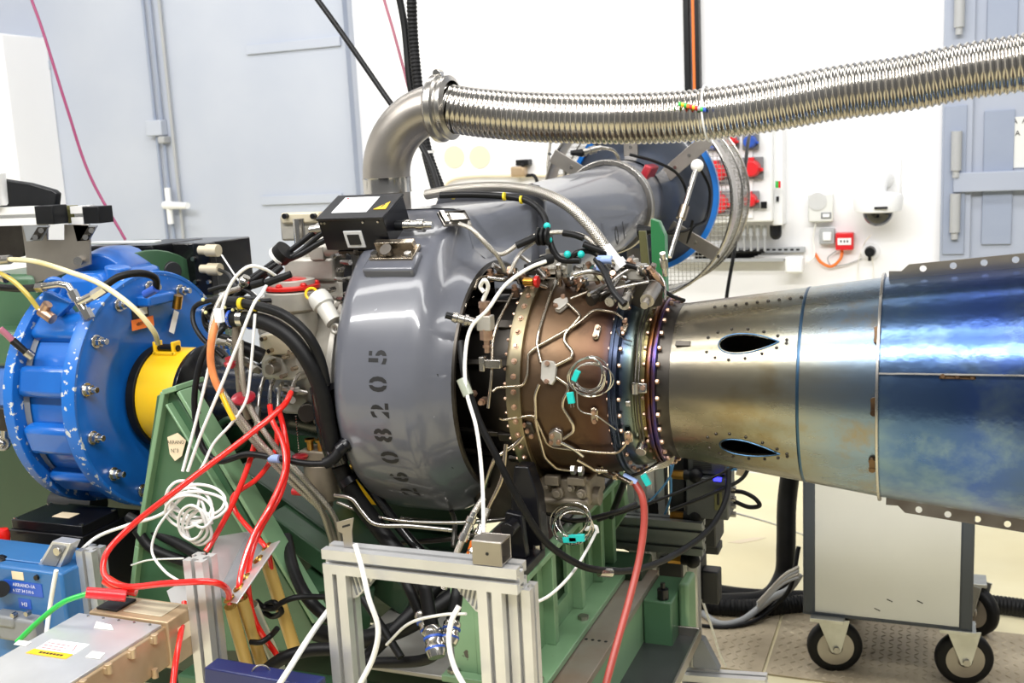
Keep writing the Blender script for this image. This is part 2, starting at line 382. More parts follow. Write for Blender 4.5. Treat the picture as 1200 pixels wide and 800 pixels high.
def cable(label, pts, r, m, name='cable', cat='cable', group=None, n=8, res=6, **k):
    return one(name, MB().tube(pts, r, n, res, **k), M[m], label, cat, group)
def profile45(mb, p0, p1, side, s=.045):     # slotted aluminium profile from p0 to p1 (p = centre line)
    h = s/2; w = s*.1; d = s*.27; lip = s*.12; w2 = s*.22
    q = [(h, h)]
    def sidepts():
        return [(h, w), (h-lip, w), (h-lip, w2), (h-d, w2*.6), (h-d, -w2*.6), (h-lip, -w2), (h-lip, -w), (h, -w), (h, -h)]
    poly = [(h, h)]
    for k in range(4):
        a = -pi/2*k
        for x, y in sidepts(): poly.append((x*cos(a)-y*sin(a), x*sin(a)+y*cos(a)))
    poly = poly[:-1]
    p0 = Vector(p0); p1 = Vector(p1); d3 = (p1-p0).normalized(); ux = Vector(side).normalized(); uy = d3.cross(ux)
    return mb.prism(poly, p0, ux, uy, (p1-p0).length)

# ================================================================== THE SETTING
WY = 3.06
struct('floor', MB().span((-6, -4, -.1), (4.5, WY, 0)), M['floor_cream'])
wb = struct('wall_back', MB().span((-6, WY, 0), (4.5, WY+.2, 4.2)), M['wall_white'])
struct('wall_left', MB().span((-6.2, -4, 0), (-6, WY+.2, 4.2)), M['wall_white'])
struct('baseboard_back', MB().span((-2.05, WY-.012, 0), (.84, WY, .09)), M['wall_white'])
# big blue sliding door on the left
def wallpt(px, py, off=0.0): p = PY(px, py, WY-off); return p
d1 = struct('door_1', MB().span((-4.62, WY-.05, 0), (-2.08, WY, 4.0)), M['door_blue'])
def onroot(o): return o
for a, b in (((12, 82), (60, 80)), ((290, 60), (400, 52)), ((308, 236), (402, 232))):
    p = PY(*a, WY-.05); q = PY(*b, WY-.05)
    part(d1, 'stiffener_strip', MB().span((p.x, WY-.065, p.z-.02), (q.x, WY-.05, p.z+.03)), M['door_blue'], .002)
mb = MB(); p = PY(415, 120, WY-.05); mb.span((p.x, WY-.1, 0), (-2.08, WY-.05, 4.0))
part(d1, 'door_frame', mb, M['door_blue_dark'], .004)
for px, n in ((158, 0), (166, 1), (177, 2)):
    p = PY(px+23, 140, WY-.08)
    part(d1, 'bolt_rod', MB().cyl((p.x, WY-.075, .2), (p.x, WY-.075, 4.0), .009), M['door_blue_dark'] if n < 2 else M['grey_plastic'])
p = PY(180, 150, WY-.1)
part(d1, 'rod_guide', MB().span((p.x-.05, WY-.11, p.z-.045), (p.x+.06, WY-.05, p.z+.045)), M['door_blue'], .006)
part(d1, 'rod_guide', MB().span((p.x+.03, WY-.115, p.z-.09), (p.x+.075, WY-.05, p.z-.05)), M['grey_plastic'], .006)
p = PY(203, 240, WY-.1)
part(d1, 'door_handle', MB().cyl((p.x-.06, WY-.1, p.z), (p.x+.15, WY-.16, p.z-.005), .024, .018).cyl((p.x-.03, WY-.1, p.z+.1), (p.x-.03, WY-.1, p.z-.11), .018), M['white_plastic'])
# right blue door
x2 = PY(1104, 150, WY-.05).x
d2 = struct('door_2', MB().span((x2+.11, WY-.05, 0), (2.6, WY, 4.0)), M['door_blue_right'])
part(d2, 'door_frame', MB().span((x2, WY-.07, 0), (x2+.125, WY, 4.0)), M['door_blue_right'], .004)
z = PY(1150, 212, WY-.07).z
part(d2, 'cross_bar', MB().span((x2+.05, WY-.1, z-.045), (2.6, WY-.05, z+.04)), M['door_blue_right'], .004)
for zz in (z+.14, z-.13, PY(1115, 10, WY).z):
    part(d2, 'hinge', MB().cyl((x2+.06, WY-.095, zz-.09), (x2+.06, WY-.095, zz+.08), .022, n=12).cyl((x2+.06, WY-.095, zz-.12), (x2+.06, WY-.095, zz-.09), .015, n=12), M['grey_plastic'])
    part(d2, 'hinge_plate', MB().span((x2+.17, WY-.062, zz-.15), (x2+.29, WY-.05, zz+.16)), M['door_blue_dark'], .003)
part(d2, 'hinge_plate', MB().span((x2+.01, WY-.08, z-.32), (x2+.1, WY-.07, z+.33)), M['door_blue_dark'], .003)
# white pillar at the far left edge
p = PY(30, 208, WY-.35); q = PY(4, 40, WY-.35)
struct('trim_1', MB().span((-5.2, WY-.4, 0), (p.x, WY-.05, q.z)), M['wall_white'], .01)
# round filler patches on the wall behind the elbow
for px in (532, 562):
    p = PY(px, 184, WY-.004); part(wb, 'filler_patch', MB().cyl((p.x, WY-.004, p.z), (p.x, WY+.002, p.z), .058, n=32), M['patch_cream'])
# embossed wall conduit
cable('thin cream conduit bent round on the white wall', L((520, 236, WY-.02), (523, 216, WY-.02), (535, 209, WY-.02), (630, 206, WY-.02), (730, 206, WY-.02)), .008, 'patch_cream', 'conduit', 'conduit')
# tread plates in the floor, with real lugs
tp = root('floor_trench_cover', 'beige steel checker plates set in the cream floor under the trolley', 'floor plate', (.3, 1.25, .004))
lug = MB()
for i, (xa, xb) in enumerate(((-.75, -.2), (-.19, .365), (.375, 1.15), (1.16, 1.9))):
    part(tp, 'tread_plate', MB().span((xa, .98, .001), (xb, 1.47, .006)), M['tread_beige'], .001)
    nx = int((xb-xa-.02)/.026)
    for a in range(nx):
        for b in range(18):
            cx = xa+.02+a*.026; cy = .995+b*.0265; t = .785 if (a+b) % 2 else -.785
            ux = Vector((cos(t), sin(t), 0)); uy = Vector((-sin(t), cos(t), 0)); c = Vector((cx, cy, .006))
            lug.add([c+ux*.012, c+uy*.004, c-ux*.012, c-uy*.004, c+ux*.006+ZU*.0022, c-ux*.006+ZU*.0022], [(0, 1, 4), (1, 2, 5, 4), (2, 3, 5), (3, 0, 4, 5)])
part(tp, 'lug', lug, M['tread_beige'], kind='stuff')
p = PZ(1000+8, 612-370, 0)
# grease smudge patch on floor
p = PZ(872, 634, 0)
sm = [(p.x-.06, p.y-.03), (p.x-.03, p.y+.0), (p.x+.03, p.y+.05), (p.x+.08, p.y+.06), (p.x+.05, p.y+.02), (p.x-.01, p.y-.03)]
one('tape_remnant', MB().prism(sm, (0, 0, .0005), XU, YU, .001), M['patch_cream'], 'torn brown strip of old tape stuck on cream floor', 'tape')

# ------------------------------------------------------------------ things on the back wall
R_ = (790, 60, 912, 262)
sb = root('socket_cabinet', 'white wall cabinet of red and blue industrial power sockets', 'electrical cabinet', PY(850, 262, WY-.2))
mb = pspan(MB(), 700, 140, 905, 262, WY-.2, .2); part(sb, 'cabinet_body', mb, M['white_plastic'], .008)
mb = pspan(MB(), 705, 146, 882, 258, WY-.212, .012); part(sb, 'front_panel', mb, M['wall_white'], .003)
def socket(px, py, s, m):
    c = PY(px, py, WY-.215); h = s/2
    f = part(sb, 'socket', MB().span((c.x-h, WY-.225, c.z-h), (c.x+h, WY-.212, c.z+h)), M['grey_paint'], .004)
    part(f, 'socket_cap', MB().cyl((c.x, WY-.27, c.z), (c.x, WY-.225, c.z), s*.36, s*.4, 24).cyl((c.x, WY-.275, c.z), (c.x, WY-.27, c.z), s*.31, s*.34, 24), M[m], .002)
    part(f, 'socket_cap_hinge', MB().span((c.x-s*.12, WY-.262, c.z+s*.3), (c.x+s*.12, WY-.225, c.z+s*.5)), M[m], .003)
    part(f, 'socket_cap_latch', MB().span((c.x+s*.36, WY-.255, c.z-s*.15), (c.x+s*.52, WY-.225, c.z)), M[m], .003)
for q in ((840, 202, .115, 'red_plastic'), (882, 197, .10, 'red_plastic'), (880, 166, .075, 'blue_tie'), (857, 165, .075, 'red_plastic'), (838, 168, .07, 'blue_tie'), (843, 238, .115, 'red_plastic'), (880, 234, .08, 'red_plastic')): socket(*q)
pbox(sb, 'green_button', (909, 212, 912.5, 220), WY-.2, -.01, M['green_cable'], .001); pbox(sb, 'red_button', (912.5, 212, 915, 220), WY-.2, -.01, M['red_plastic'], .001)
pbox(sb, 'side_flange', (905, 142, 917, 264), WY-.14, .14, M['white_plastic'], .004)
pbox(sb, 'door_lock', (910, 230, 913, 236), WY-.14, -.012, M['black_plastic'], .001)
pbox(sb, 'key_switch', (892, 236, 899, 244), WY-.215, -.015, M['black_plastic'], .002)
for px in range(856, 900, 8):
    a = PY(px, 264, WY-.12); part(sb, 'cable_gland', MB().cyl(a, a-ZU*.05, .011, n=10).cyl(a-ZU*.05, a-ZU*.12, .006, n=8), M['grey_plastic'])
a = PY(909, 264, WY-.1); part(sb, 'large_gland', MB().cyl(a, a-ZU*.04, .028, n=16).ball(a-ZU*.04, .028, 12), M['black_plastic'])
tr = root('cable_tray', 'grey slotted cable tray fixed along the wall below the socket cabinet', 'cable tray', PY(880, 308, WY-.08))
pbox(tr, 'tray_channel', (780, 290, 944, 296), WY-.01, -.02, M['grey_plastic']); pbox(tr, 'tray_lip', (780, 303, 918, 307), WY-.1, .012, M['grey_plastic'])
mb = MB()
for k in range(14): pspan(mb, 842+k*7, 291.5, 846+k*7, 293.5, WY-.032, .004)
part(tr, 'tray_slot', mb, M['black_plastic'], kind='stuff')
pbox(tr, 'tray_floor', (780, 305.5, 918, 307), WY-.09, .08, M['grey_paint'])
for k in range(5):
    a = PY(815, 295+k*1.6, WY-.08+k*.01); b = PY(896-k*4, 294+k*1.8, WY-.08+k*.01)
    cable('black power cable lying in the wall cable tray', [a, (a+b)/2-ZU*.004, b], .009, 'black_cable', 'tray_cable', 'cable', 'cables in the tray')
jb = root('junction_box', 'white plastic junction box on the end of the cable tray', 'junction box', PY(930, 320, WY-.12))
pbox(jb, 'box_body', (920, 301, 941, 320), WY-.13, .08, M['white_plastic'], .006); pbox(jb, 'box_lid', (921, 302, 940, 319), WY-.136, .006, M['white_plastic'], .003)
ic = root('wall_speaker', 'off-white square intercom speaker on white wall', 'speaker', PY(961, 260, WY-.06))
pbox(ic, 'speaker_case', (947, 227, 976, 260), WY-.06, .06, M['speaker_white'], .006)
c = PY(958, 236, WY-.06); part(ic, 'speaker_grille', MB().cyl((c.x, WY-.064, c.z), (c.x, WY-.058, c.z), .042, n=28), M['label_grey'])
mb = MB()
for k in range(6): mb.torus((c.x, WY-.0645, c.z), YU, .006+k*.0065, .0012, 20, 4)
part(ic, 'grille_ring', mb, M['speaker_white'], kind='stuff')
pbox(ic, 'call_window', (962, 249, 974, 256), WY-.064, .01, M['grey_paint'], .001); pbox(ic, 'call_button', (964, 250.5, 972, 254.5), WY-.067, .01, M['label_white'], .001)
sw = root('wall_switch', 'grey framed rocker switch beside the red fire call point', 'switch', PY(968, 285, WY-.04))
pbox(sw, 'switch_frame', (960, 268, 978, 286), WY-.045, .045, M['grey_plastic'], .004); pbox(sw, 'rocker', (964, 272, 974, 282), WY-.055, .02, M['label_white'], .003)
fc = root('fire_call_point', 'red manual fire alarm call point on white wall', 'alarm button', PY(989, 293, WY-.05))
pbox(fc, 'case', (979, 273, 1000, 293), WY-.055, .055, M['red_plastic'], .004); pbox(fc, 'glass', (981.5, 279, 997.5, 287), WY-.058, .01, M['label_white'], .001)
mb = MB()
for dx in (985.5, 989.5, 993): pspan(mb, dx-.9, 281.5, dx+.9, 284, WY-.059, .002)
part(fc, 'glass_mark', mb, M['ink'], kind='stuff')
sc = root('security_camera', 'white dome security camera on a wall arm', 'camera', PY(1027, 262, WY-.2))
pbox(sc, 'wall_plate', (1022, 186, 1056, 228), WY-.03, .03, M['label_white'], .006)
a = PY(1036, 210, WY-.03); b = PY(1027, 218, WY-.16); part(sc, 'arm', MB().tube([a, (a+b)/2+ZU*.02, b, b-ZU*.09], .045, 16), M['white_plastic'])
b = PY(1029, 230, WY-.15); part(sc, 'housing', MB().lathe([(0, .05), (.012, .1), (.03, .108), (.085, .1), (.09, .08)], b+ZU*.02, -ZU, 32, True, True), M['white_plastic'])
part(sc, 'housing_slot', MB().span((b.x-.01, b.y-.111, b.z-.05), (b.x+.045, b.y-.1, b.z-.04)), M['ink'])
part(sc, 'dome', MB().ball(b-ZU*.068, .066, 24), M['clear_dome'])
po = root('power_outlet', 'round white wall outlet with black plug on white wall', 'outlet', PY(1020, 299, WY-.03))
c = PY(1020, 294, WY); part(po, 'outlet_plate', MB().cyl((c.x, WY-.015, c.z), (c.x, WY, c.z), .042, n=24), M['wall_white'], .002)
part(po, 'plug', MB().cyl((c.x, WY-.06, c.z), (c.x, WY-.015, c.z), .022, .026, 16).cyl((c.x, WY-.055, c.z), (c.x, WY-.05, c.z-.04), .008), M['black_plastic'], .002)
cable('white wire running down the wall from the black plug', L((1020, 297, WY-.04), (1023, 306, WY-.015), (1023, 335, WY-.012)), .003, 'tape_white', 'wall_wire')
cable('white wire hanging from the dome camera', L((1021, 275, WY-.1), (1013, 285, WY-.02), (1006, 305, WY-.012), (1005, 335, WY-.012)), .003, 'tape_white', 'wall_wire')
cable('orange wire loop from the red alarm button', L((987, 293, WY-.02), (985, 303, WY-.03), (974, 312, WY-.03), (962, 307, WY-.03), (955, 297, WY-.02)), .007, 'orange', 'wall_wire')
cable('grey wire loop below the red alarm button', L((980, 294, WY-.02), (970, 302, WY-.03), (974, 311, WY-.03), (990, 310, WY-.02), (1010, 303, WY-.01)), .003, 'grey_plastic', 'wall_wire')
cable('white wire from the wall speaker to the tray', L((956, 261, WY-.03), (953, 280, WY-.02), (954, 300, WY-.04), (946, 308, WY-.06)), .004, 'tape_white', 'wall_wire')
cable('black cable hanging in front of the socket cabinet', L((881, 150, 2.84), (877, 165, 2.6), (871, 215, 2.3), (862, 285, 2.15), (851, 352, 2.1), (846, 430, 2.05), (848, 520, 2.0), (850, 585, 1.95)), .0075, 'black_cable', 'hanging_cable')
po = root('wall_notice', 'pale paper notice on the right blue door', 'notice', PY(1195, 196, WY-.07))
pbox(po, 'paper_sheet', (1174, 136, 1240, 196), WY-.056, .005, M['paper'], 0)
for t, px, py in (('A  A', 1195, 142), ('A  A', 1198, 156)): text(po, t, .03, PY(px, py, WY-.0575), XU, ZU)
# tall black tray with yellow cable rising on the wall
vt = root('vertical_cable_duct', 'black vertical cable duct with a yellow stripe high on the wall', 'cable duct', PY(812, 165, WY-.06))
for n, px0, px1, m, dp in (('duct_side', 804, 810, 'black_plastic', -.05), ('yellow_cable', 813.2, 816.5, 'orange', -.04), ('duct_side', 817, 822, 'black_plastic', -.05), ('duct_back', 809, 818, 'grey_paint', -.012)):
    a = PY(px0, 60, WY); b = PY(px1, 60, WY); zz = PY(812, 165, WY).z; part(vt, n, MB().span((a.x, WY+dp, zz), (b.x, WY, 4.1)), M[m])
so = root('wall_socket', 'small black wall connector with tan lump beside the bellmouth', 'connector', PY(608, 207, WY-.05))
pbox(so, 'socket_body', (604, 187, 619, 194), WY-.06, .06, M['black_plastic'], .004); pbox(so, 'plug', (598, 195, 614, 207), WY-.07, .06, M['gold_chromate'], .008)
cable('short black lead below the wall connector', L((612, 192, WY-.07), (616, 205, WY-.03), (626, 206, WY-.03), (631, 218, WY-.03)), .009, 'black_cable', 'wall_lead')

# ------------------------------------------------------------------ overhead cables
cable('purple cable slanting down across the blue door', L((-70, -330, .9), (30, -20, .9), (48, 30, .9), (78, 125, .9), (105, 205, .9), (147, 281, .9)), .0052, 'purple_cable', 'overhead_cable')
cable('pink cable hanging down behind the steel elbow', L((380, -330, 1.0), (445, -20, 1.0), (462, 40, 1.0), (480, 108, 1.0), (490, 150, 1.0)), .005, 'pink_cable', 'overhead_cable')
cable('plain black cable slanting down to the steel elbow', L((140, -330, .8), (358, -20, .8), (400, 38, .8), (450, 110, .8), (500, 182, .75), (515, 225, .7)), .009, 'black_cable', 'overhead_cable')
def corr(label, pts, r, m, pitch, amp, n=16, name='corrugated_conduit', res=60, cat='conduit'):
    return one(name, MB().tube(pts, r, n, res, ribs=lambda s: amp*sin(2*pi*s/pitch)), M[m], label, cat)
corr('thick black corrugated conduit hanging behind the steel elbow', L((476, -330, .9), (482, -15, .9), (484, 40, .9), (489, 95, .88), (500, 175, .85), (517, 225, .8), (524, 252, .75)), .0155, 'black_rubber', .012, .0012, name='overhead_conduit')
cable('smooth black conduit hanging beside the corrugated one', L((425, -330, .92), (465, -20, .92), (474, 30, .92), (481, 100, .9), (498, 180, .88), (510, 225, .82)), .0115, 'black_rubber', 'overhead_conduit', 'conduit')
a = PY(500, 178, .85); b = PY(498, 172, .85)
one('cable_tie', MB().cyl(a-ZU*.004, a+ZU*.004, .024, n=20), M['tape_white'], 'white tape band round the hanging black conduits', 'tape')

# ================================================================== EXHAUST DUCT
ex = root('exhaust_duct', 'heat-blued conical metal exhaust duct widening to the right', 'exhaust duct', (.7, 0, .93))
def rcone(x): return .158+(x-.345)*(.213-.158)/(.755-.345)
def boolcut(o, cutters):
    for mb in cutters:
        me = mb.mesh('cut', Vector(o['_l'])); k = bpy.data.objects.new('cut', me); COL.objects.link(k); k.location = Vector(o['_l']); k['cut'] = 1
        m = o.modifiers.new('hole', 'BOOLEAN'); m.operation = 'DIFFERENCE'; m.object = k; m.solver = 'EXACT'
    dg = bpy.context.evaluated_depsgraph_get(); dg.update()
    me = bpy.data.meshes.new_from_object(o.evaluated_get(dg)); o.modifiers.clear(); o.data = me
    me.set_sharp_from_angle(angle=radians(38))
    for k in [q for q in bpy.data.objects if q.get('cut')]: bpy.data.objects.remove(k)
def holecut(o, ctrs):
    cs = []
    for (px, py, r) in ctrs:
        c = hit(px, py, r); rad = Vector((0, c.y, c.z-AX)).normalized(); tang = rad.cross(XU)
        cs.append(MB().prism(teardrop(.056, .0195), c-rad*.05, XU, tang, .1))
    boolcut(o, cs)
def teardrop(a, b, n=28, grow=0.0):          # round nose to the left, point to the right
    out = []
    for k in range(n):
        t = 2*pi*k/n; x = cos(t); y = sin(t)*(sin(t/2) if True else 1)
        out.append((x*(a+grow), y*(b*1.25+grow)))
    return out
mb = MB(); xs = [.35+(.752-.35)*k/14 for k in range(15)]
prof = [(x, rcone(x)) for x in xs]+[(x, rcone(x)-.004) for x in reversed(xs)]; prof.append(prof[0])
mb.lathe(prof, (0, 0, AX), XU, 96)
cone = part(ex, 'nozzle_cone', mb, M['heat_cone'], auto=60)
HOLES = [(878, 405, .17), (879, 521, .17)]
holecut(cone, HOLES)
for px, py, r in HOLES:
    c = hit(px, py, r); rad = Vector((0, c.y, c.z-AX)).normalized(); tang = rad.cross(XU)
    part(ex, 'strut_sleeve', MB().prism(teardrop(.0565, .0198), c-rad*.1, XU, tang, .0985, cap=False), M['steel_dark'], label='dark hollow teardrop strut opening')
    rim = [c+XU*x+tang*y+rad*.0008 for x, y in teardrop(.058, .021, 40)]; rim.append(rim[0])
    rim = [Vector((q.x, 0, AX))+Vector((0, q.y, q.z-AX)).normalized()*(rcone(q.x)+.0006) for q in rim]
    part(ex, 'opening_rim', MB().tube(rim, .0014, 6, smooth=False), M['heat_line'])
    mb = MB()
    for k, (x, y) in enumerate(teardrop(.082, .033, 16)):
        if k % 8 == 0: continue
        q = c+XU*(x-.004)+tang*y; d = Vector((0, q.y, q.z-AX)).normalized(); s = Vector((q.x, 0, AX))+d*(rcone(q.x)); mb.ball(s, .0034, 8)
    part(ex, 'rivet', mb, M['steel_dark'], kind='stuff')
mb = MB()
for k in range(9):
    x = .44+k*.021; a = radians(72); mb.ball((x, -cos(a)*rcone(x), AX+sin(a)*rcone(x)), .0035, 8)
part(ex, 'top_rivet', mb, M['steel_dark'], kind='stuff')
part(ex, 'weld_line', MB().lathe([(.612, rcone(.612)+.0001), (.613, rcone(.613)+.001), (.617, rcone(.617)+.001), (.618, rcone(.618)+.0001)], (0, 0, AX), XU, 96), M['heat_line'], label='blue heat line round the cone')
part(ex, 'inlet_band', MB().lathe([(.343, .17), (.343, .163), (.352, .1605), (.368, .1618), (.369, .159)], (0, 0, AX), XU, 96), M['steel_dark'])
a = radians(38); 
d = Vector((0, -cos(a), sin(a)))
part(ex, 'locating_tab', MB().box((.392, -cos(a)*.166, AX+sin(a)*.166), (.03, .004, .011), Matrix.Rotation(-a, 3, 'X')), M['steel_dark'], .001)
# sleeve
def rsl(x): return .2135+(x-.755)*.098
xs = [.757+k*.05 for k in range(15)]
prof = [(x, rsl(x)) for x in xs]+[(x, rsl(x)-.003) for x in reversed(xs)]; prof.append(prof[0])
part(ex, 'sleeve', MB().lathe(prof, (0, 0, AX), XU, 96), M['heat_sleeve'], auto=60)
part(ex, 'joint_flange', MB().lathe([(.752, .206), (.752, .2215), (.757, .2215), (.757, .206)], (0, 0, AX), XU, 96), M['steel'], .0008)
def flange(ang, name, h, x0, x1, holes, m, z0=-.002):
    rad = Vector((0, -cos(ang), sin(ang))); n = 12; out = []
    tang = rad.cross(XU)
    pl = [(x0, rsl(x0)+z0), (x1, rsl(x1)+z0), (x1, rsl(x1)+h), (x0+.035, rsl(x0+.03)+h), (x0+.022, rsl(x0)+h*.62), (x0, rsl(x0)+h*.62)]
    o = part(ex, name, MB().prism(pl, Vector((0, 0, AX))-tang*.0015*0, XU, rad, .003), M[m])
    cut = []
    for k in range(holes):
        x = x0+.06+k*.052; c = Vector((x, 0, AX))+rad*(rsl(x)+h*.58); t = XU.cross(rad); cut.append(MB().cyl(c-t*.02, c+t*.02, .0062, n=20))
    if cut: boolcut(o, cut)
    return o
flange(radians(84), 'top_flange', .026, .765, 1.45, 6, 'steel_satin')
flange(radians(-80), 'bottom_flange', .026, .765, 1.45, 6, 'steel_warm')
a = radians(10.5)
p0 = hit(1037, 437, .215); a = atan2(p0.z-AX, -p0.y)
flange(a, 'side_flange', .009, .757, 1.45, 0, 'steel')
def clip(x, ang, lx, w, r):
    rad = Vector((0, -cos(ang), sin(ang))); c = Vector((x, 0, AX))+rad*r; Rm = Matrix.Rotation(-ang, 3, 'X')
    mb = MB().box(c, (lx, .004, w), Rm)
    for k in (-1, 0, 1): mb.cyl(c+XU*k*lx*.4-rad*.001, c+XU*k*lx*.4+rad*.005, w*.55, n=10)
    part(ex, 'brazed_clip', mb, M['brass_brown'], .001)
M['brass_brown'] = mat('brass_brown', '66503A', .42, .9, '47362A', 20)
pc = hit(1122, 441, .235); clip(pc.x, atan2(pc.z-AX, -pc.y), .058, .008, rsl(pc.x)+.002)
for px, py in ((1028, 394), (1024, 476), (1022, 543)):
    pc = hit(px, py, .212); ang = atan2(pc.z-AX, -pc.y); rad = Vector((0, -cos(ang), sin(ang)))
    c = Vector((pc.x, 0, AX))+rad*(rcone(pc.x)+.003); Rm = Matrix.Rotation(-ang, 3, 'X')
    part(ex, 'brazed_clip', MB().box(c, (.01, .006, .018), Rm).cyl(c+Rm@Vector((0, 0, .011))-rad*.003, c+Rm@Vector((0, 0, .011))+rad*.004, .006, n=10).cyl(c-Rm@Vector((0, 0, .011))-rad*.003, c-Rm@Vector((0, 0, .011))+rad*.004, .006, n=10), M['brass_brown'])
pc = PY(1130, 345, -.1); part(ex, 'brazed_clip', MB().box(Vector((1.06, -.03, AX+rsl(1.06)+.004)), (.06, .012, .004)), M['brass_brown'])

# ================================================================== ENGINE CORE
en = root('turboshaft_engine', 'brown heat-stained turboshaft engine core wrapped in steel tubes', 'engine', (.2, 0, .9))
EX = Vector((0, 0, AX))
part(en, 'combustor_casing', MB().lathe([(.05, .17), (.05, .213), (.085, .213), (.105, .211), (.18, .206), (.235, .198), (.26, .188)], EX, XU, 96), M['heat_case'], auto=60)
part(en, 'front_flange', MB().lathe([(.052, .2), (.052, .226), (.061, .2275), (.068, .2255), (.074, .2265), (.082, .2245), (.082, .205)], EX, XU, 96), M['heat_ring'], .0008)
mb = MB().bolts(46, EX+XU*.054, -XU, .2195, .0036, .009)
for k in range(46):
    a = 2*pi*(k+.5)/46; d = Vector((0, cos(a), sin(a))); q = EX+XU*.069+d*.225; mb.cyl(q, q+d*.003, .0064, .0062, 8); mb.cyl(q+d*.003, q+d*.0065, .0048, .0034, 8)
part(en, 'front_flange_bolt', mb, M['nut_copper'], kind='stuff')
part(en, 'rear_flange', MB().lathe([(.255, .17), (.255, .2), (.262, .202), (.264, .198), (.272, .2), (.275, .17)], EX, XU, 96), M['heat_turbine'], .0008)
mb = MB().bolts(36, EX+XU*.274, XU, .192, .0045, .006); mb.bolts(36, EX+XU*.256, -XU, .192, .004, .005)
part(en, 'rear_flange_bolt', mb, M['nut_copper'], kind='stuff')
part(en, 'turbine_case', MB().lathe([(.27, .182), (.29, .179), (.30, .175), (.302, .17), (.33, .166)], EX, XU, 96), M['heat_turbine'], auto=60)
part(en, 'exhaust_flange', MB().lathe([(.322, .155), (.322, .172), (.328, .176), (.333, .176), (.334, .168), (.338, .168), (.339, .177), (.344, .177), (.345, .15)], EX, XU, 96), M['heat_flange'], .0008)
part(en, 'exhaust_flange_bolt', MB().bolts(32, EX+XU*.345, XU, .1705, .0052, .007).bolts(32, EX+XU*.322, -XU, .1705, .004, .006), M['nut_copper'], kind='stuff')
# compressor section inside the intake
part(en, 'compressor_case', MB().lathe([(-.2, .12), (-.13, .12), (-.11, .165), (-.02, .178), (.0, .19), (.05, .2)], EX, XU, 72, True, False), M['steel_dark'], auto=50)
part(en, 'compressor_ring', MB().lathe([(-.118, .15), (-.118, .185), (-.105, .185), (-.1, .165)], EX, XU, 72), M['steel_dark'], .001)
mb = MB().bolts(30, EX-XU*.103, XU, .177, .004, .006); part(en, 'compressor_bolt', mb, M['steel_warm'], kind='stuff')
for k in range(14):
    a = radians(20+k*24); rad = Vector((0, -cos(a), sin(a))); Rm = Matrix.Rotation(-a, 3, 'X')
    part(en, 'casing_rib', MB().box(EX+XU*-.03+rad*.187, (.15, .012, .012), Rm).box(EX+XU*.03+rad*.192, (.04, .02, .02), Rm), M['steel_dark'], .002)
# surface tubes
def S(px, py, r): return hit(px, py, r)
def etube(pts, r, m='tube_steel', name='pipe', res=5, n=10):
    P = [p if isinstance(p, Vector) else S(*p) for p in pts]
    # tight rounded corners
    Q = [P[0]]
    for i in range(1, len(P)-1):
        a = P[i-1]-P[i]; b = P[i+1]-P[i]; k = min(.012, a.length*.4, b.length*.4)
        A = P[i]+a.normalized()*k; B = P[i]+b.normalized()*k
        for t in (0, .25, .5, .75, 1): Q.append(A*(1-t)**2+P[i]*2*t*(1-t)+B*t*t)
    Q.append(P[-1]); return part(en, name, MB().tube(Q, r, n, smooth=False), M[m])
etube([(672, 321, .219), (651, 328, .219), (645, 345, .219), (631, 390, .218), (629, 404, .218), (634, 425, .216)], .0036)
etube([(703, 322, .216), (684, 331, .216), (684, 337, .216), (691, 341, .216), (668, 350, .217)], .0032)
etube([(665, 355, .217), (677, 366, .216), (680, 371, .216), (662, 391, .216), (661, 400, .216), (671, 412, .214), (670, 419, .214), (652, 428, .215)], .0034)
etube([(618, 440, .219), (619, 414, .219), (628, 407, .218), (676, 380, .216), (697, 362, .212), (720, 366, .205), (729, 372, .2), (731, 380, .19)], .003, 'heat_tube' if 'heat_tube' in M else 'steel_warm')
etube([(632, 450, .217), (627, 462, .218), (628, 495, .218), (638, 536, .218), (652, 549, .217), (670, 551, .215)], .0036)
etube([(652, 442, .216), (668, 453, .215), (660, 468, .216), (659, 477, .216), (672, 497, .214), (672, 506, .214), (660, 514, .216)], .0034)
etube([(585, 490, .235), (590, 492, .228), (626, 486, .219), (641, 520, .219), (648, 524, .218), (700, 530, .212), (724, 531, .203), (732, 522, .2), (736, 513, .19)], .0028, 'steel_warm')
etube([(577, 459, .24), (582, 454, .232), (613, 452, .222), (618, 440, .22), (619, 418, .22)], .0026, 'steel_warm')
etube([(657, 518, .217), (673, 526, .214), (683, 534, .212)], .0044, 'steel_bright')
etube([(676, 538, .22), (690, 546, .22), (697, 551, .22), (712, 552, .22)], .004)
etube([(614, 509, .22), (606, 519, .23), (590, 530, .245), (580, 536, .262), (574, 552, .275), (568, 570, .285), (563, 590, .3)], .0046)
etube([(601, 344, .222), (583, 378, .235), (577, 400, .24), (576, 440, .243), (572, 478, .245)], .0034)
etube([(553, 305, .26), (548, 340, .25), (545, 360, .25)], .003)
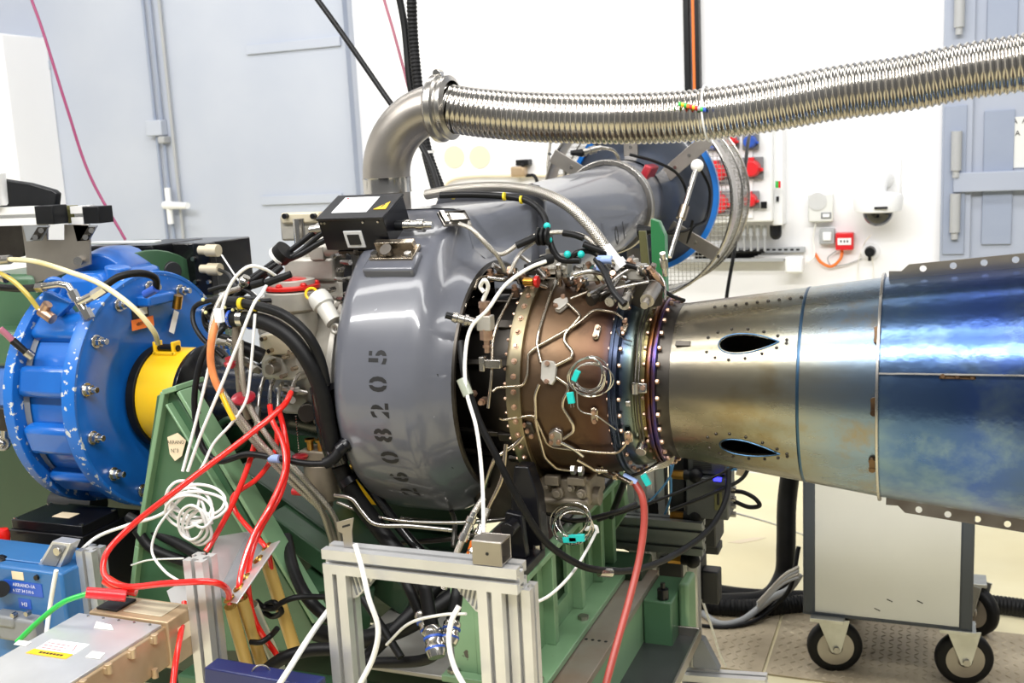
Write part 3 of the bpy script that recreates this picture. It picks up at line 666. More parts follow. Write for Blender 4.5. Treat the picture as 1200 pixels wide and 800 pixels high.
# bosses and clamps
def nrm(p): return Vector((0, p.y, p.z-AX)).normalized()
def boss(px, py, poly, r, th=.006, m='cast_alu', name='tube_clamp', screws=()):
    c = S(px, py, r); d = nrm(c); tang = XU.cross(d)*-1; tang = d.cross(XU)
    k = FPX/((c-CAMP).dot(_f))
    pl = [(x/k, -y/k) for x, y in poly]
    up = -tang if tang.z < 0 else tang
    mb = MB(); pts = [c+XU*x+up*y for x, y in pl]
    mb.plate(pts, th); mb.plate(pts, -th)
    o = part(en, name, mb, M[m], .0015)
    for x, y in screws:
        q = c+XU*(x/k)-up*(y/k)+d*th; part(o, 'screw', MB().cyl(q, q+d*.005, .0052, .0048, 8).cyl(q+d*.005, q+d*.006, .003, .003, 6), M['nut_copper'])
    return o
boss(643, 437, [(-9, -13), (-3, -15), (6, -14), (10, -9), (9, 8), (5, 14), (-5, 11), (-9, 7)], .214, .005, 'cast_alu', 'tube_clamp', [(-1, -11), (-1, 10)])
boss(657, 356, [(-8, -5), (0, -9), (7, -8), (10, 0), (6, 7), (2, 13), (-4, 11), (-5, 2), (-9, 0)], .215, .006, 'cast_alu', 'fuel_nozzle', [(2, -8), (-3, 8)])
boss(652, 513, [(-7, -9), (2, -14), (9, -10), (8, -2), (5, 9), (-4, 10), (-9, 4)], .213, .007, 'steel', 'fuel_nozzle', [(-3, -6), (-6, 4), (4, 2)])
boss(619, 503, [(-8, -5), (0, -11), (6, -8), (8, 4), (2, 11), (-5, 8)], .214, .004, 'steel_dark', 'fuel_nozzle', [(-3, -8), (4, 7), (0, 0)])
boss(700, 389, [(-4, -9), (1, -10), (4, -7), (3, 7), (-1, 10), (-5, 7)], .207, .003, 'steel_warm', 'oblong_plug', [(0, -5), (-1, 6)])
boss(697, 487, [(-4, -9), (1, -10), (4, -7), (3, 7), (-1, 10), (-5, 7)], .207, .003, 'steel_warm', 'oblong_plug', [(0, -5), (0, 6)])
boss(731, 383, [(-5, -8), (2, -9), (5, -4), (4, 6), (-3, 9), (-6, 3)], .19, .003, 'steel_warm', 'tube_clamp', [(1, -5), (-2, 5)])
boss(737, 512, [(-5, -8), (2, -9), (5, -4), (4, 6), (-3, 9), (-6, 3)], .19, .003, 'steel_warm', 'tube_clamp', [(1, -5), (-2, 5)])
boss(749, 454, [(-8, -6), (9, -5), (9, 6), (-8, 7)], .19, .003, 'steel', 'thermocouple_clip', [(5, 0)])
boss(736, 465+8, [(-3, -3), (3, -3), (3, 3), (-3, 3)], .186, .003, 'steel', 'thermocouple_clip')
c = S(745, 455, .192); d = nrm(c); part(en, 'clip_barrel', MB().cyl(c-ZU*.01+d*.004, c+ZU*.01+d*.004, .0075, n=14), M['steel_bright'])
c = S(753, 521, .185); d = nrm(c); part(en, 'sensor_cap', MB().cyl(c, c+d*.02, .011, n=16).cyl(c-d*.02, c, .007, n=12), M['steel_bright'], .001, label='bright round sensor cap')
for k, pts in enumerate(([(758, 355, .19), (748, 390, .186), (744, 450, .19), (747, 490, .188), (752, 520, .19)], [(762, 356, .19), (752, 390, .188), (748, 450, .192), (751, 490, .19), (755, 518, .19)])):
    etube(pts, .0018, 'steel_dark', 'thermocouple_lead')
etube([(718, 357+18, .2), (724, 392, .2), (733, 398, .194), (741, 400, .192)], .0012, 'steel_dark', 'thermocouple_lead')
etube([(676, 472-14, .216), (677, 478, .215), (684, 484, .213), (698, 486, .21), (712, 496, .205), (722, 503, .2)], .0016, 'steel', 'thermocouple_lead')
# top accessories: igniter plate with two plugs
bpl = [PY(733, 332, -.08), PY(742, 328, -.08), PY(768, 328, -.08), PY(777, 338, -.08), PY(776, 358, -.08), PY(752, 362, -.08), PY(728, 352, -.08)]
part(en, 'ignition_plate', MB().plate(bpl, .004), M['steel_dark'], .001)
def plug(p0, p1, r, m='steel', steps=((0, .7), (.25, .7), (.28, 1), (.6, 1), (.62, .8), (.8, .8), (.82, 1.1), (1, 1.1)), par=en, name='igniter_plug'):
    p0 = Vector(p0); p1 = Vector(p1); d = p1-p0
    return part(par, name, MB().lathe([(t*d.length, r*s) for t, s in steps], p0, d, 16, True, True), M[m])
plug(PY(743, 334, -.08), PY(731, 357, -.16), .0105); plug(PY(768, 336, -.08), PY(755, 358, -.16), .013, 'steel_satin', ((0, 1), (.15, 1.1), (.75, 1.1), (.76, .6), (1, .6)))
plug(PY(712, 343, -.12), PY(691, 352, -.16), .011, 'steel_dark'); plug(PY(722, 346, -.13), PY(714, 354, -.16), .009, 'steel')
# front-edge accessories near the intake mouth: sensor block with fittings
c = PY(569, 378, -.235); sb_ = part(en, 'sensor_block', MB().box(c, (.03, .024, .03)), M['cast_alu'], .002, label='machined cube with brass unions')
p1 = PY(566, 362, -.235); part(sb_, 'union_nut', MB().cyl(c+ZU*.013, c+ZU*.036, .0105, n=6).cyl(c+ZU*.03, c+ZU*.042, .012, n=12), M['nut_copper'])
part(sb_, 'union_nut', MB().cyl(c-ZU*.012, c-ZU*.034, .013, n=6).cyl(c-ZU*.034, c-ZU*.06, .006, n=10).cyl(c-ZU*.045, c-ZU*.05, .0085, n=10), M['nut_copper'])
a = PY(556, 378, -.25); b = PY(530, 371, -.27); plug(a, b, .0105, 'steel', ((0, .9), (.3, .9), (.32, 1.15), (.45, 1.15), (.5, .85), (.75, .85), (.8, 1.1), (1, .9)), sb_, 'pressure_sensor')
part(sb_, 'sensor_plug', MB().cyl(b, b+(b-a)*.3, .007, n=12), M['black_plastic'])
c = PY(576, 426, -.235); part(en, 'tube_bracket', MB().box(c, (.042, .012, .018)).box(c-XU*.018, (.012, .02, .03)), M['steel'], .002)
for px, py, r in ((604, 341, .222), (566, 470, .235), (600, 322, .23), (586, 318, .24), (575, 323, .24), (553, 462, .25)):
    c = S(px, py, r); d = nrm(c); part(en, 'union_nut', MB().cyl(c-d*.012, c+d*.006, .0075, n=6).cyl(c+d*.006, c+d*.014, .0055, n=10), M['nut_copper'])
etube([(570, 325, .24), (590, 328, .232), (606, 326, .226)], .0055, 'steel', 'manifold_pipe'); etube([(556, 338, .25), (560, 326, .25), (578, 322, .24), (598, 322, .23)], .0032)
c = PY(615, 330, -.13); part(en, 'drain_cap', MB().cyl(c, c+XU*.022+Vector((0, -.004, 0)), .009, n=14), M['brass']); part(en, 'red_cap', MB().cyl(c+XU*.022, c+XU*.03, .0125, n=18), M['red_anod'], .002)
for (px, py, w, h, dd, m) in ((645, 312, .036, .05, .03, 'cast_alu'), (633, 318, .05, .012, .04, 'steel_dark'), (657, 312, .04, .03, .035, 'cast_alu'), (648, 322, .07, .012, .03, 'steel'), (690, 322, .05, .022, .04, 'cast_alu'), (705, 305, .02, .05, .02, 'cast_alu'), (723, 326, .045, .025, .04, 'steel'), (742, 318, .05, .03, .04, 'cast_alu'), (680, 330, .03, .02, .03, 'steel_dark')):
    c = PY(px, py, -.06); part(en, 'accessory_block', MB().box(c, (w, dd, h)).cyl(c+ZU*h*.4, c+ZU*(h*.5+.012), min(w, dd)*.3, n=14).cyl(c-XU*w*.4-YU*dd*.4, c-XU*w*.4-YU*(dd*.5+.008), .005, n=8).cyl(c+XU*w*.35-YU*dd*.4, c+XU*w*.35-YU*(dd*.5+.008), .005, n=8), M[m], .003)
for k in range(24):
    px = 590+k*8.2; c = PY(px, 318+(k*37 % 17)-6*(k > 14), -.05-.015*(k % 3)); u = Vector((random.uniform(-.6, .6), -.5, random.uniform(.2, 1))).normalized()
    part(en, 'pipe_union', MB().cyl(c, c+u*.02, .008, n=6).cyl(c+u*.02, c+u*.034, .0058, n=10).cyl(c-u*.02, c, .0055, n=10), M[('steel', 'nut_copper', 'steel_bright')[k % 3]])
for pts, r in (([(700, 300, -.08), (713, 318, -.08), (735, 326, -.09)], .006), ([(690, 345, -.2), (712, 333, -.12), (738, 315, -.08), (760, 312, -.06)], .004), ([(742, 300, -.05), (728, 322, -.09), (716, 341, -.13)], .004), ([(672, 322, -.13), (690, 318, -.12), (706, 320, -.1)], .005), ([(735, 345, -.1), (765, 318, -.05), (778, 330, -.05), (779, 352, -.08)], .003), ([(704, 345, -.16), (722, 338, -.13), (760, 330, -.1)], .003), ([(610, 300, -.1), (628, 312, -.1), (640, 325, -.12)], .004)):
    part(en, 'pipe', MB().tube(L(*pts), r, 10), M['steel'])
part(en, 'oil_sump', MB().prism([(-.09, .0), (.05, .0), (.06, .1), (.045, .16), (-.1, .16)], (0, .1, .84), XU, ZU, .2), M['steel_dark'], .012)
# accessory below: fuel-control block
lo = part(en, 'fuel_control_unit', pspan(MB(), 633, 560, 690, 592, -.12, .12), M['cast_dark'], .006)
mb = MB(); pspan(mb, 640, 590, 686, 602, -.1, .08)
for px, py, q in ((643, 568, .008), (655, 576, .014), (671, 570, .009), (683, 577, .011)): c = PY(px, py, -.12); mb.cyl(c, c-YU*.012, q, n=8); mb.cyl(c-YU*.012, c-YU*.02, q*.6, n=12)
mb.box(PY(648, 562, -.13), (.03, .02, .02)); mb.box(PY(676, 563, -.125), (.036, .02, .016)); mb.cyl(PY(636, 586, -.12), PY(690, 588, -.12), .008, n=12)
c = PY(688, 580, -.08); mb.cyl(c, c+XU*.03, .02, n=18)
part(lo, 'port_cover', mb, M['cast_dark'], .001, kind='stuff')
for px, py in ((672, 550), (681, 551)): c = PY(px, py, -.17); part(en, 'union_nut', MB().cyl(c-XU*.004, c+XU*.004, .011, n=6), M['steel'])
c = PY(618, 558, -.19); part(en, 'link_fork', MB().cyl(c-ZU*.014, c+ZU*.012, .012, n=14).torus(c-ZU*.005-YU*.012, YU, .009, .003, 18, 6).torus(c-ZU*.02-YU*.012, YU, .008, .0025, 18, 6), M['steel'])
for px, py in ((710, 553), (730, 560)):
    a = PY(px-10, py-4, -.12); b = PY(px+10, py+6, -.14); part(en, 'drain_pipe', MB().cyl(a, b, .0055, n=10).cyl(a, a+(b-a)*.2, .009, n=6), M['steel_warm'])

# ---- gearbox side of the engine (left of the intake)
gb = root('reduction_gearbox', 'pale cast aluminium gearbox with red filler cap left of intake', 'gearbox', (-.46, 0, .98))
mb = MB()
part(gb, 'backing_plate', MB().lathe([(-.36, .08), (-.36, .235), (-.345, .235), (-.345, .08)], EX, XU, 64), M['cast_alu'], .002)
part(gb, 'gear_case', MB().lathe([(-.62, .05), (-.6, .1), (-.53, .13), (-.44, .175), (-.38, .2), (-.355, .215)], EX+ZU*.02, XU, 56, True), M['cast_alu'], auto=50)
part(gb, 'upper_housing', pspan(MB(), 332, 302, 392, 330, -.1, .16), M['cast_alu'], .008)
mb = pspan(MB(), 355, 275, 400, 304, -.08, .14)
o = part(gb, 'starter_body', mb, M['cast_alu'], .01)
mb = MB()
for px in (386, 397): c = PY(px, 292, -.085); mb.cyl(c+XU*.02, c-XU*.045, .019, n=24)
c = PY(375, 296, -.09); mb.box(c, (.035, .03, .03))
part(o, 'starter_lobe', mb, M['cast_alu'], .002)
pbox(gb, 'tall_cover', (328, 252, 370, 282), .1, .1, M['cast_alu'], .006); pbox(gb, 'cover_cap', (329, 249, 374, 262), .09, .03, M['cream_cast'], .005)
for px in (336, 369): c = PY(px, 253, .09); part(gb, 'cap_screw', MB().cyl(c, c-YU*.012, .007, n=10), M['black_metal'])
c = PY(350, 262, .06); part(gb, 'filler_neck', MB().cyl(c-ZU*.05, c+ZU*.012, .014, n=18), M['steel_bright'])
part(gb, 'side_housing', pspan(MB(), 298, 348, 398, 398, -.12, .14), M['cast_alu'], .014)
part(gb, 'neck_housing', pspan(MB(), 318, 326, 402, 352, -.09, .14), M['cast_alu'], .01)
part(gb, 'rear_housing', pspan(MB(), 380, 284, 412, 352, -.06, .12), M['cast_alu'], .012)
for px, py in ((305, 352), (330, 356), (352, 366), (392, 300), (398, 316), (386, 340), (378, 362), (390, 388)):
    c = PY(px, py, -.13); part(gb, 'housing_bolt', MB().cyl(c+YU*.02, c-YU*.004, .0065, n=6).cyl(c-YU*.004, c-YU*.012, .004, n=8), M['steel'])
# finned oil tank behind
mb = pspan(MB(), 372, 252, 425, 282, .12, .1)
for k in range(9): pspan(mb, 374+k*6, 249, 377+k*6, 258, .11, .1)
part(gb, 'finned_block', mb, M['grey_paint'], .003)
# red filter cap and neck
c = PY(343, 338, -.16)
fl = part(gb, 'filter_bowl', MB().lathe([(0, .04), (.012, .06), (.05, .062), (.055, .05), (.075, .05)], c-ZU*.055, ZU, 32, True, True), M['cast_alu'], .001)
part(fl, 'red_cover', MB().lathe([(0, .061), (.008, .061), (.01, .045), (.022, .03), (.026, .012)], c+ZU*.0, ZU, 28, True, True).bolts(6, c+ZU*.006, ZU, .052, .008, .01), M['red_anod'], .001)
mb = MB(); mb.lathe([(0, .042), (.06, .05), (.1, .05)], c-ZU*.15, ZU, 28, True, True); part(gb, 'filter_stem', mb, M['cast_alu'], auto=50)
a = PY(372, 346, -.2); b = PY(392, 378, -.22)
cp = part(gb, 'filler_cap', MB().lathe([(0, .022), (.014, .025), (.03, .024), (.033, .019), (.075, .018)], a, b-a, 24, True, True), M['cap_pale'], label='pale cylindrical cap with yellow handle')
part(cp, 'handle', MB().torus(PY(365, 344, -.2), Vector((.5, -1, .3)), .012, .003, 20, 6), M['yellow'])
part(cp, 'lug', MB().torus(PY(393, 385, -.22), YU, .009, .0045, 18, 8), M['cast_alu'])
# mounting ears, black arm
part(gb, 'mount_arm', MB().plate(L((401, 333, -.15), (406, 296, -.15), (411, 300, -.15), (413, 345, -.14), (408, 366, -.14), (402, 360, -.14)), .006), M['black_metal'], .002)
for px, py in ((410, 326), (408, 344), (397, 327), (396, 350), (398, 362), (404, 307)):
    c = PY(px, py, -.15); part(gb, 'stud', MB().cyl(c, c+Vector((.02, -.01, 0)), .006, n=6).cyl(c+Vector((-.012, .006, 0)), c, .0045, n=8), M['steel'])
# valve block
vb = part(gb, 'valve_block', pspan(MB(), 304, 392, 350, 446, -.2, .1), M['cast_alu'], .008)
vb2 = part(vb, 'valve_cover', MB().plate(L((305, 393, -.215), (321, 391, -.215), (345, 406, -.215), (346, 415, -.215), (311, 416, -.215)), .014), M['cream_cast'], .003)
c = PY(321, 431, -.22); part(vb, 'boss_plate', MB().plate(L((307, 424, -.21), (318, 416, -.21), (330, 420, -.21), (336, 438, -.21), (330, 444, -.21), (318, 440, -.21)), .012), M['cast_alu'], .003)
part(vb, 'boss', MB().cyl(c+YU*.01, c-YU*.018, .0125, n=20), M['steel_satin'], .001)
for px, py in ((308, 397), (316, 411), (340, 412), (334, 418), (344, 432), (318, 424), (331, 441)): c = PY(px, py, -.225); part(vb, 'screw', MB().cyl(c+YU*.012, c-YU*.005, .0052, n=8), M['steel_warm'])
pbox(gb, 'lower_block', (328, 450, 368, 486), -.15, .1, M['cast_alu'], .008)
a = PY(358, 483, -.17); b = PY(365, 480, -.09); part(gb, 'round_plug', MB().cyl(PY(360, 484, -.2), PY(366, 478, -.1), .021, n=28), M['steel_dark'], .002, label='dark grey round plug')
mb = MB()
for px, py in ((281, 408), (290, 425), (297, 430), (272, 400), (350, 458), (338, 470), (330, 460), (372, 492)):
    c = PY(px, py, -.17); u = Vector((random.uniform(-1, 1), -.5, random.uniform(-.5, .7))).normalized(); part(gb, 'hydraulic_union', MB().cyl(c, c+u*.024, .0105, n=6).cyl(c+u*.024, c+u*.04, .008, n=12).cyl(c-u*.02, c, .008, n=12), M[('steel', 'cast_alu')[len(mb.v) % 2]]); mb.v.append(c)
for px, py in ((413, 377), (409, 394), (412, 410), (414, 428), (409, 446), (412, 470), (411, 487), (418, 350)):
    c = PY(px, py, -.2); part(gb, 'flange_bolt', MB().cyl(c-XU*.006, c+XU*.012, .006, n=6), M['steel'])
pbox(gb, 'side_bracket', (404, 500, 430, 526), -.22, .03, M['cast_alu'], .003)
# dark oil filter below
of = root('oil_filter', 'grey cast oil filter hanging below the gearbox', 'filter', PY(378, 588, -.2))
c = PY(378, 560, -.2); part(of, 'filter_bowl', MB().lathe([(-.05, .028), (-.045, .037), (.0, .039), (.035, .04), (.04, .036)], c, ZU, 28, True, True), M['cast_dark'], .001)
part(of, 'filter_head', MB().box(c+ZU*.055, (.075, .06, .03)).box(c-ZU*.06, (.03, .03, .02)), M['cast_dark'], .005)
for dx in (-.012, .016):
    part(of, 'brass_adapter', MB().cyl(c+ZU*.07+XU*dx-YU*.02, c+ZU*.095+XU*dx-YU*.02, .008, n=8).cyl(c+ZU*.09+XU*dx-YU*.02, c+ZU*.095+XU*dx-YU*.02, .012, n=14), M['brass'])
a = PY(349, 576, -.23); part(of, 'red_dust_cap', MB().cyl(a-XU*.012, a+XU*.012, .0085, n=14), M['red_plastic'])
part(of, 'elbow_tube', MB().tube(L((360, 572, -.22), (374, 578, -.2), (385, 584, -.2)), .006), M['steel_dark'])
# output shaft cover
sh = root('shaft_cover', 'glossy black tubular cover over the engine output shaft', 'shaft cover', (-.65, 0, .94))
ZS = AX-.075
part(sh, 'cover_tube', MB().lathe([(-.84, .06), (-.83, .075), (-.6, .082), (-.585, .09), (-.55, .09), (-.5, .1), (-.42, .1)], (0, 0, ZS), XU, 40, True, True), M['black_cover'], auto=50)
part(sh, 'clamp_ring', MB().lathe([(-.7, .077), (-.7, .083), (-.685, .083), (-.685, .077)], (0, 0, ZS), XU, 40), M['black_metal'])
gr = PY(272, 508, -.18); one('green_hose_ring', MB().torus(gr, Vector((.3, -1, .1)), .034, .008, 28, 10), M['green_dark_shaded'], 'dark green hose loop hanging under the shaft cover', 'hose')

# ================================================================== INTAKE SCROLL
vo = root('air_intake_scroll', 'glossy grey painted air intake scroll with stencilled number', 'air intake', (-.2, 0, .84))
def rs(a):          # outer radius; a = 90 deg top, 180 deg toward the viewer, 270 deg bottom, 360 deg far side
    k = (a-90)/90
    if k < 1: return .308+.064*(1-k)**2.4
    return .308
def sect(R):        # cross-section from the mouth lip, over the front shoulder and the drum, to the back
    return [(-.05, .249), (-.056, .255), (-.072, .262), (-.096, min(.283, R-.022)), (-.112, R-.012), (-.128, R-.003), (-.145, R), (-.2, R+.001), (-.265, R), (-.288, R-.004), (-.303, R-.016), (-.312, R-.035), (-.316, R-.06), (-.316, .17)]
mb = MB(); rows = []
n = len(sect(.3)); A = [90+k*4 for k in range(0, 76)]
for a in A:
    R = rs(a); t = radians(a); rows.append([Vector((x, cos(t)*r, AX+sin(t)*r)) for x, r in sect(R)])
vs = [p for r in rows for p in r]
fs = [(i*n+k, i*n+k+1, (i+1)*n+k+1, (i+1)*n+k) for i in range(len(rows)-1) for k in range(n-1)]
mb.add(vs, fs)
part(vo, 'scroll_body', mb, M['volute_grey'], auto=60)
# rectangular outlet running straight back, then a round transition
R = rs(90); zt = AX+R; zb = AX+.13; x0, x1 = -.316, -.062
def rrect(xa, xb, za, zb_, rad, y, m=6):
    out = []
    for cx, cz, a0 in ((xb-rad, zb_-rad, 0), (xa+rad, zb_-rad, 90), (xa+rad, za+rad, 180), (xb-rad, za+rad, 270)):
        for k in range(m+1): t = radians(a0+90*k/m); out.append(Vector((cx+rad*cos(t), y, cz+rad*sin(t))))
    return out
def circ(c, r, m=28):
    out = []
    for q in range(4):
        for k in range(7): t = radians(q*90+90*k/6); out.append(Vector((c.x+r*cos(t), c.y, c.z+r*sin(t))))
    return out
def mix(a, b, t): return [p*(1-t)+q*t for p, q in zip(a, b)]
def loft(secs, cap=False):
    mb = MB(); k = len(secs[0]); mb.add([p for s in secs for p in s], [(i*k+j, i*k+(j+1) % k, (i+1)*k+(j+1) % k, (i+1)*k+j) for i in range(len(secs)-1) for j in range(k)]); return mb
r1 = rrect(x0, x1, zb, zt, .03, .31)
def polar(poly, c, y, n=56):                 # closed (x, z) outline -> n points at even angles round c
    out = []; m = len(poly)
    for k in range(n):
        t = 2*pi*k/n; dx, dz = cos(t), sin(t); best = 0
        for i in range(m):
            ax_, az = poly[i][0]-c[0], poly[i][1]-c[1]; bx, bz = poly[(i+1) % m][0]-c[0], poly[(i+1) % m][1]-c[1]
            ex_, ez = bx-ax_, bz-az; den = dx*ez-dz*ex_
            if abs(den) < 1e-12: continue
            s = (ax_*ez-az*ex_)/den; u = (ax_*dz-az*dx)/den
            if s > 0 and -1e-6 <= u <= 1+1e-6: best = max(best, s)
        out.append(Vector((c[0]+dx*best, y, c[1]+dz*best)))
    return out
cc = (-.19, AX+.26)
pa = [(x, AX+r) for x, r in sect(R)]+[(-.316, AX+.13), (-.05, AX+.13)]; pb = [(p.x, p.z) for p in r1]
qa = polar(pa, cc, -.01); qb = polar(pb, cc, .31)
part(vo, 'outlet_box', loft([qa, [p+YU*.08 for p in qa], [p+YU*.2*0+Vector((0, .22-p.y, 0)) for p in mix(qa, qb, .75)], qb]), M['volute_grey'], auto=60)
fl0 = rrect(x0-.02, x1+.02, zb-.02, zt+.016, .03, .31); fl1 = rrect(x0-.02, x1+.02, zb-.02, zt+.016, .03, .33)
part(vo, 'joint_flange', loft([r1, fl0, fl1, rrect(x0, x1, zb, zt, .03, .33)]), M['volute_grey'], .003)
DC = Vector((-.112, 0, 1.452))
ra = rrect(x0, x1, zb, zt, .03, .33); rb = circ(Vector((DC.x, 1.0, DC.z-.01)), .134)
part(vo, 'transition_duct', loft([ra, mix(ra, rb, .12), mix(ra, rb, .3), mix(ra, rb, .55), mix(ra, rb, .8), rb, circ(Vector((DC.x, 1.08, DC.z)), .132)]), M['volute_grey'], auto=70)
part(vo, 'clamp_ring', MB().lathe([(1.07, .132), (1.07, .145), (1.078, .148), (1.088, .14), (1.095, .148), (1.105, .145), (1.105, .13)], (DC.x, 0, DC.z), YU, 64), M['steel'], .001)
part(vo, 'mouth_lip', MB().lathe([(-.049, .244), (-.047, .249), (-.049, .253), (-.056, .254)], EX, XU, 96), M['steel_dark'])
part(vo, 'inner_cone', MB().lathe([(-.052, .248), (-.1, .24), (-.17, .215), (-.3, .18)], EX, XU, 72), M['volute_dark'])
# pad for the ignition box on the top front
ang = radians(115)
def radial(a): return Vector((0, cos(a), sin(a)))
rd = radial(ang); Rp = Matrix.Rotation(ang-pi/2, 3, 'X')
pc = EX+XU*-.2575+rd*(rs(115)+.006)
Rb = Matrix.Rotation(radians(25), 3, 'X')
pad = part(vo, 'mounting_pad', MB().box(EX+Vector((-.2, -.19, .268)), (.118, .06, .026), Matrix.Rotation(radians(33), 3, 'X')), M['volute_grey'], .006)
R33 = Matrix.Rotation(radians(30), 3, 'X'); c = EX+Vector((-.2, -.178, .292))
mbk = part(vo, 'box_bracket', MB().box(c, (.1, .05, .008), R33).box(c+R33@Vector((0, .012, .012)), (.09, .014, .02), R33), M['steel_warm'], .001)
for dx in (-.04, .038): part(mbk, 'bracket_bolt', MB().cyl(c+R33@Vector((dx, -.014, .004)), c+R33@Vector((dx, -.014, .011)), .008, n=10), M['steel'])
q = c+R33@Vector((-.01, -.008, .006)); part(mbk, 'ring_stud', MB().cyl(q, q+R33@Vector((0, -.006, .014)), .011, .013, 18), M['steel_dark'])
# stencil number climbing the drum
def dm_(u, v, x, a0):
    a = a0-degrees_(u); t = radians(a); r = rs(a)+.0012
    return Vector((x-v, cos(t)*r, AX+sin(t)*r))
def degrees_(u): return u/.309*57.29578
ph = []
for i, (ch, px, py) in enumerate((('5', 444, 418), ('0', 444, 450), ('2', 446, 481), ('8', 450, 510), ('0', 458, 536), ('6', 469, 559), ('2', 481, 576))):
    p = hit(px, py, .309); a = math.degrees(atan2(p.z-AX, p.y)) % 360
    part(vo, 'stencil_digit', text_mb(ch, .052, (0, 0, 0), XU, YU, mapper=lambda u, v, p=p, a=a: dm_(u*1.25, v*1.08, p.x, a), gap=.0019, bold=.0012), M['ink'])
for px, py in ((519, 437), (532, 532)):
    p = hit(px, py, .275); d = nrm(p)
    t = d.cross(XU); 
    p2 = PX(px, py, -.085)
    a = atan2(p2.z-AX, p2.y); rr = radial(a); tg = Vector((0, sin(a), -cos(a)))
    q = EX+XU*(-.0775)+rr*.2635; nn = (XU*.75+rr*.66).normalized(); up = Vector((0, -sin(a), cos(a)))*-1
    side = up.cross(nn)
    part(vo, 'index_mark', MB().plate([q+up*-.012+nn*.0015, q+side*.0055-up*.002+nn*.0015, q-side*.0055-up*.002+nn*.0015], .0006), M['ink'])
# toggle latches
def latch(c, ux, uy, s=1.0):
    w = ux.cross(uy); R3 = Matrix((ux, uy, w)).transposed()
    o = part(vo, 'toggle_latch', MB().box(c, (.03*s, .05*s, .006), R3), M['steel'], .001)
    part(o, 'latch_lever', MB().box(c+w*.006+uy*.005*s, (.02*s, .028*s, .006), R3).box(c+w*.006-uy*.02*s, (.026*s, .008*s, .01), R3), M['steel_bright'], .001)
    part(o, 'latch_loop', MB().tube([c+w*.008+ux*.01*s-uy*.018*s, c+w*.011+ux*.01*s+uy*.02*s, c+w*.011-ux*.01*s+uy*.02*s, c+w*.008-ux*.01*s-uy*.018*s], .002, 6, smooth=False), M['steel_dark'])
latch(PY(567, 257, -.16)+Vector((0, .02, 0)), Vector((.25, .6, .75)).normalized().cross(Vector((.5, -.7, .5))).normalized(), Vector((.75, .5, .42)).normalized()-Vector((.5, -.7, .5)).normalized()*0, .95) if False else None
c = EX+Vector((-.125, -.13, .325)); latch(c, Vector((-.35, .5, .8)).normalized().cross(Vector((.5, -.6, .62)).normalized()).normalized(), Vector((.8, .55, .0)).normalized(), .001) if False else None
def latch2(c, nrm_, along, s):
    w = Vector(nrm_).normalized(); uy = Vector(along); uy = (uy-w*uy.dot(w)).normalized(); ux = uy.cross(w); latch(Vector(c), ux, uy, s)
latch2(EX+Vector((-.105, -.08, .352)), (.55, -.35, .75), (.6, .75, .0), 1.35)
latch2(Vector((x1+.012, .32, zt+.006)), (.6, 0, .8), (0, 1, 0), 1.1)
latch2(Vector((x1-.03, .36, zt+.02)), (.3, 0, 1), (0, 1, 0), 1.0)
# lettering on the transition
for tx, px, py in (('0', 721, 277), ('1', 729, 271)):
    p = PX(px, py, .02); part(vo, 'lettering', text_mb(tx, .075, p+Vector((.004, 0, 0)), Vector((0, .93, .36)), Vector((0, -.36, .93)), bold=.0015), M['ink'])
part(vo, 'black_bung', MB().lathe([(0, .022), (.03, .012), (.05, .006)], PY(750, 271, .93), Vector((1, -.2, .1)), 16, True, True), M['black_rubber'])
c = Vector((DC.x+.105, 1.2, DC.z+.1)); part(vo, 'red_clip', MB().box(c, (.025, .1, .05), Matrix.Rotation(.5, 3, 'Y')).box(c+Vector((.014, 0, .01)), (.01, .07, .02), Matrix.Rotation(.5, 3, 'Y')), M['red_dark'], .006, label='dark red quick clip')
# ---- bellmouth with blue rim and wire guard
be = root('intake_bellmouth', 'dark grey intake bellmouth with bright blue rim and wire guard', 'air intake', (DC.x, 1.4, 1.2))
BZ = DC.z+.012
part(be, 'pipe_section', MB().lathe([(1.105, .13), (1.18, .13), (1.19, .136), (1.24, .136), (1.25, .131), (1.28, .131)], (DC.x, 0, BZ-.006), YU, 64), M['volute_grey'], .001, auto=50)
prof = [(1.28, .131)]+[(1.28+.24*sin(radians(t)), .131+.125*(1-cos(radians(t)))) for t in range(8, 91, 8)]
part(be, 'horn', MB().lathe(prof+[(y, r-.006) for y, r in reversed(prof)], (DC.x, 0, BZ), YU, 80), M['horn_dark'], auto=60)
part(be, 'blue_rim', MB().lathe([(1.50, .25), (1.505, .268), (1.53, .268), (1.535, .25)], (DC.x, 0, BZ), YU, 80), M['blue_rim'], .001)
GR = .33
mb = MB(); mb.lathe([(1.42, GR-.004), (1.42, GR), (1.51, GR), (1.51, GR-.004), (1.42, GR-.004)], (DC.x, 0, BZ-.02), YU, 80); part(be, 'guard_hoop', mb, M['steel_satin'], .001)
mb = MB(); mb.torus((DC.x, 1.41, BZ-.02), YU, GR, .006, 64, 6); mb.torus((DC.x, 1.75, BZ-.02), YU, GR, .005, 64, 6); mb.torus((DC.x, 1.62, BZ-.02), YU, GR, .004, 64, 6); part(be, 'guard_ring', mb, M['steel'])
mb = MB()
for k in range(96):
    a = 2*pi*k/96; r = GR-.003; p = Vector((DC.x+cos(a)*r, 1.51, BZ-.02+sin(a)*r)); mb.cyl(p, p+YU*.24, .0011, n=4, cap=False)
for k in range(12): mb.torus((DC.x, 1.52+k*.019, BZ-.02), YU, GR-.003, .0011, 48, 4)
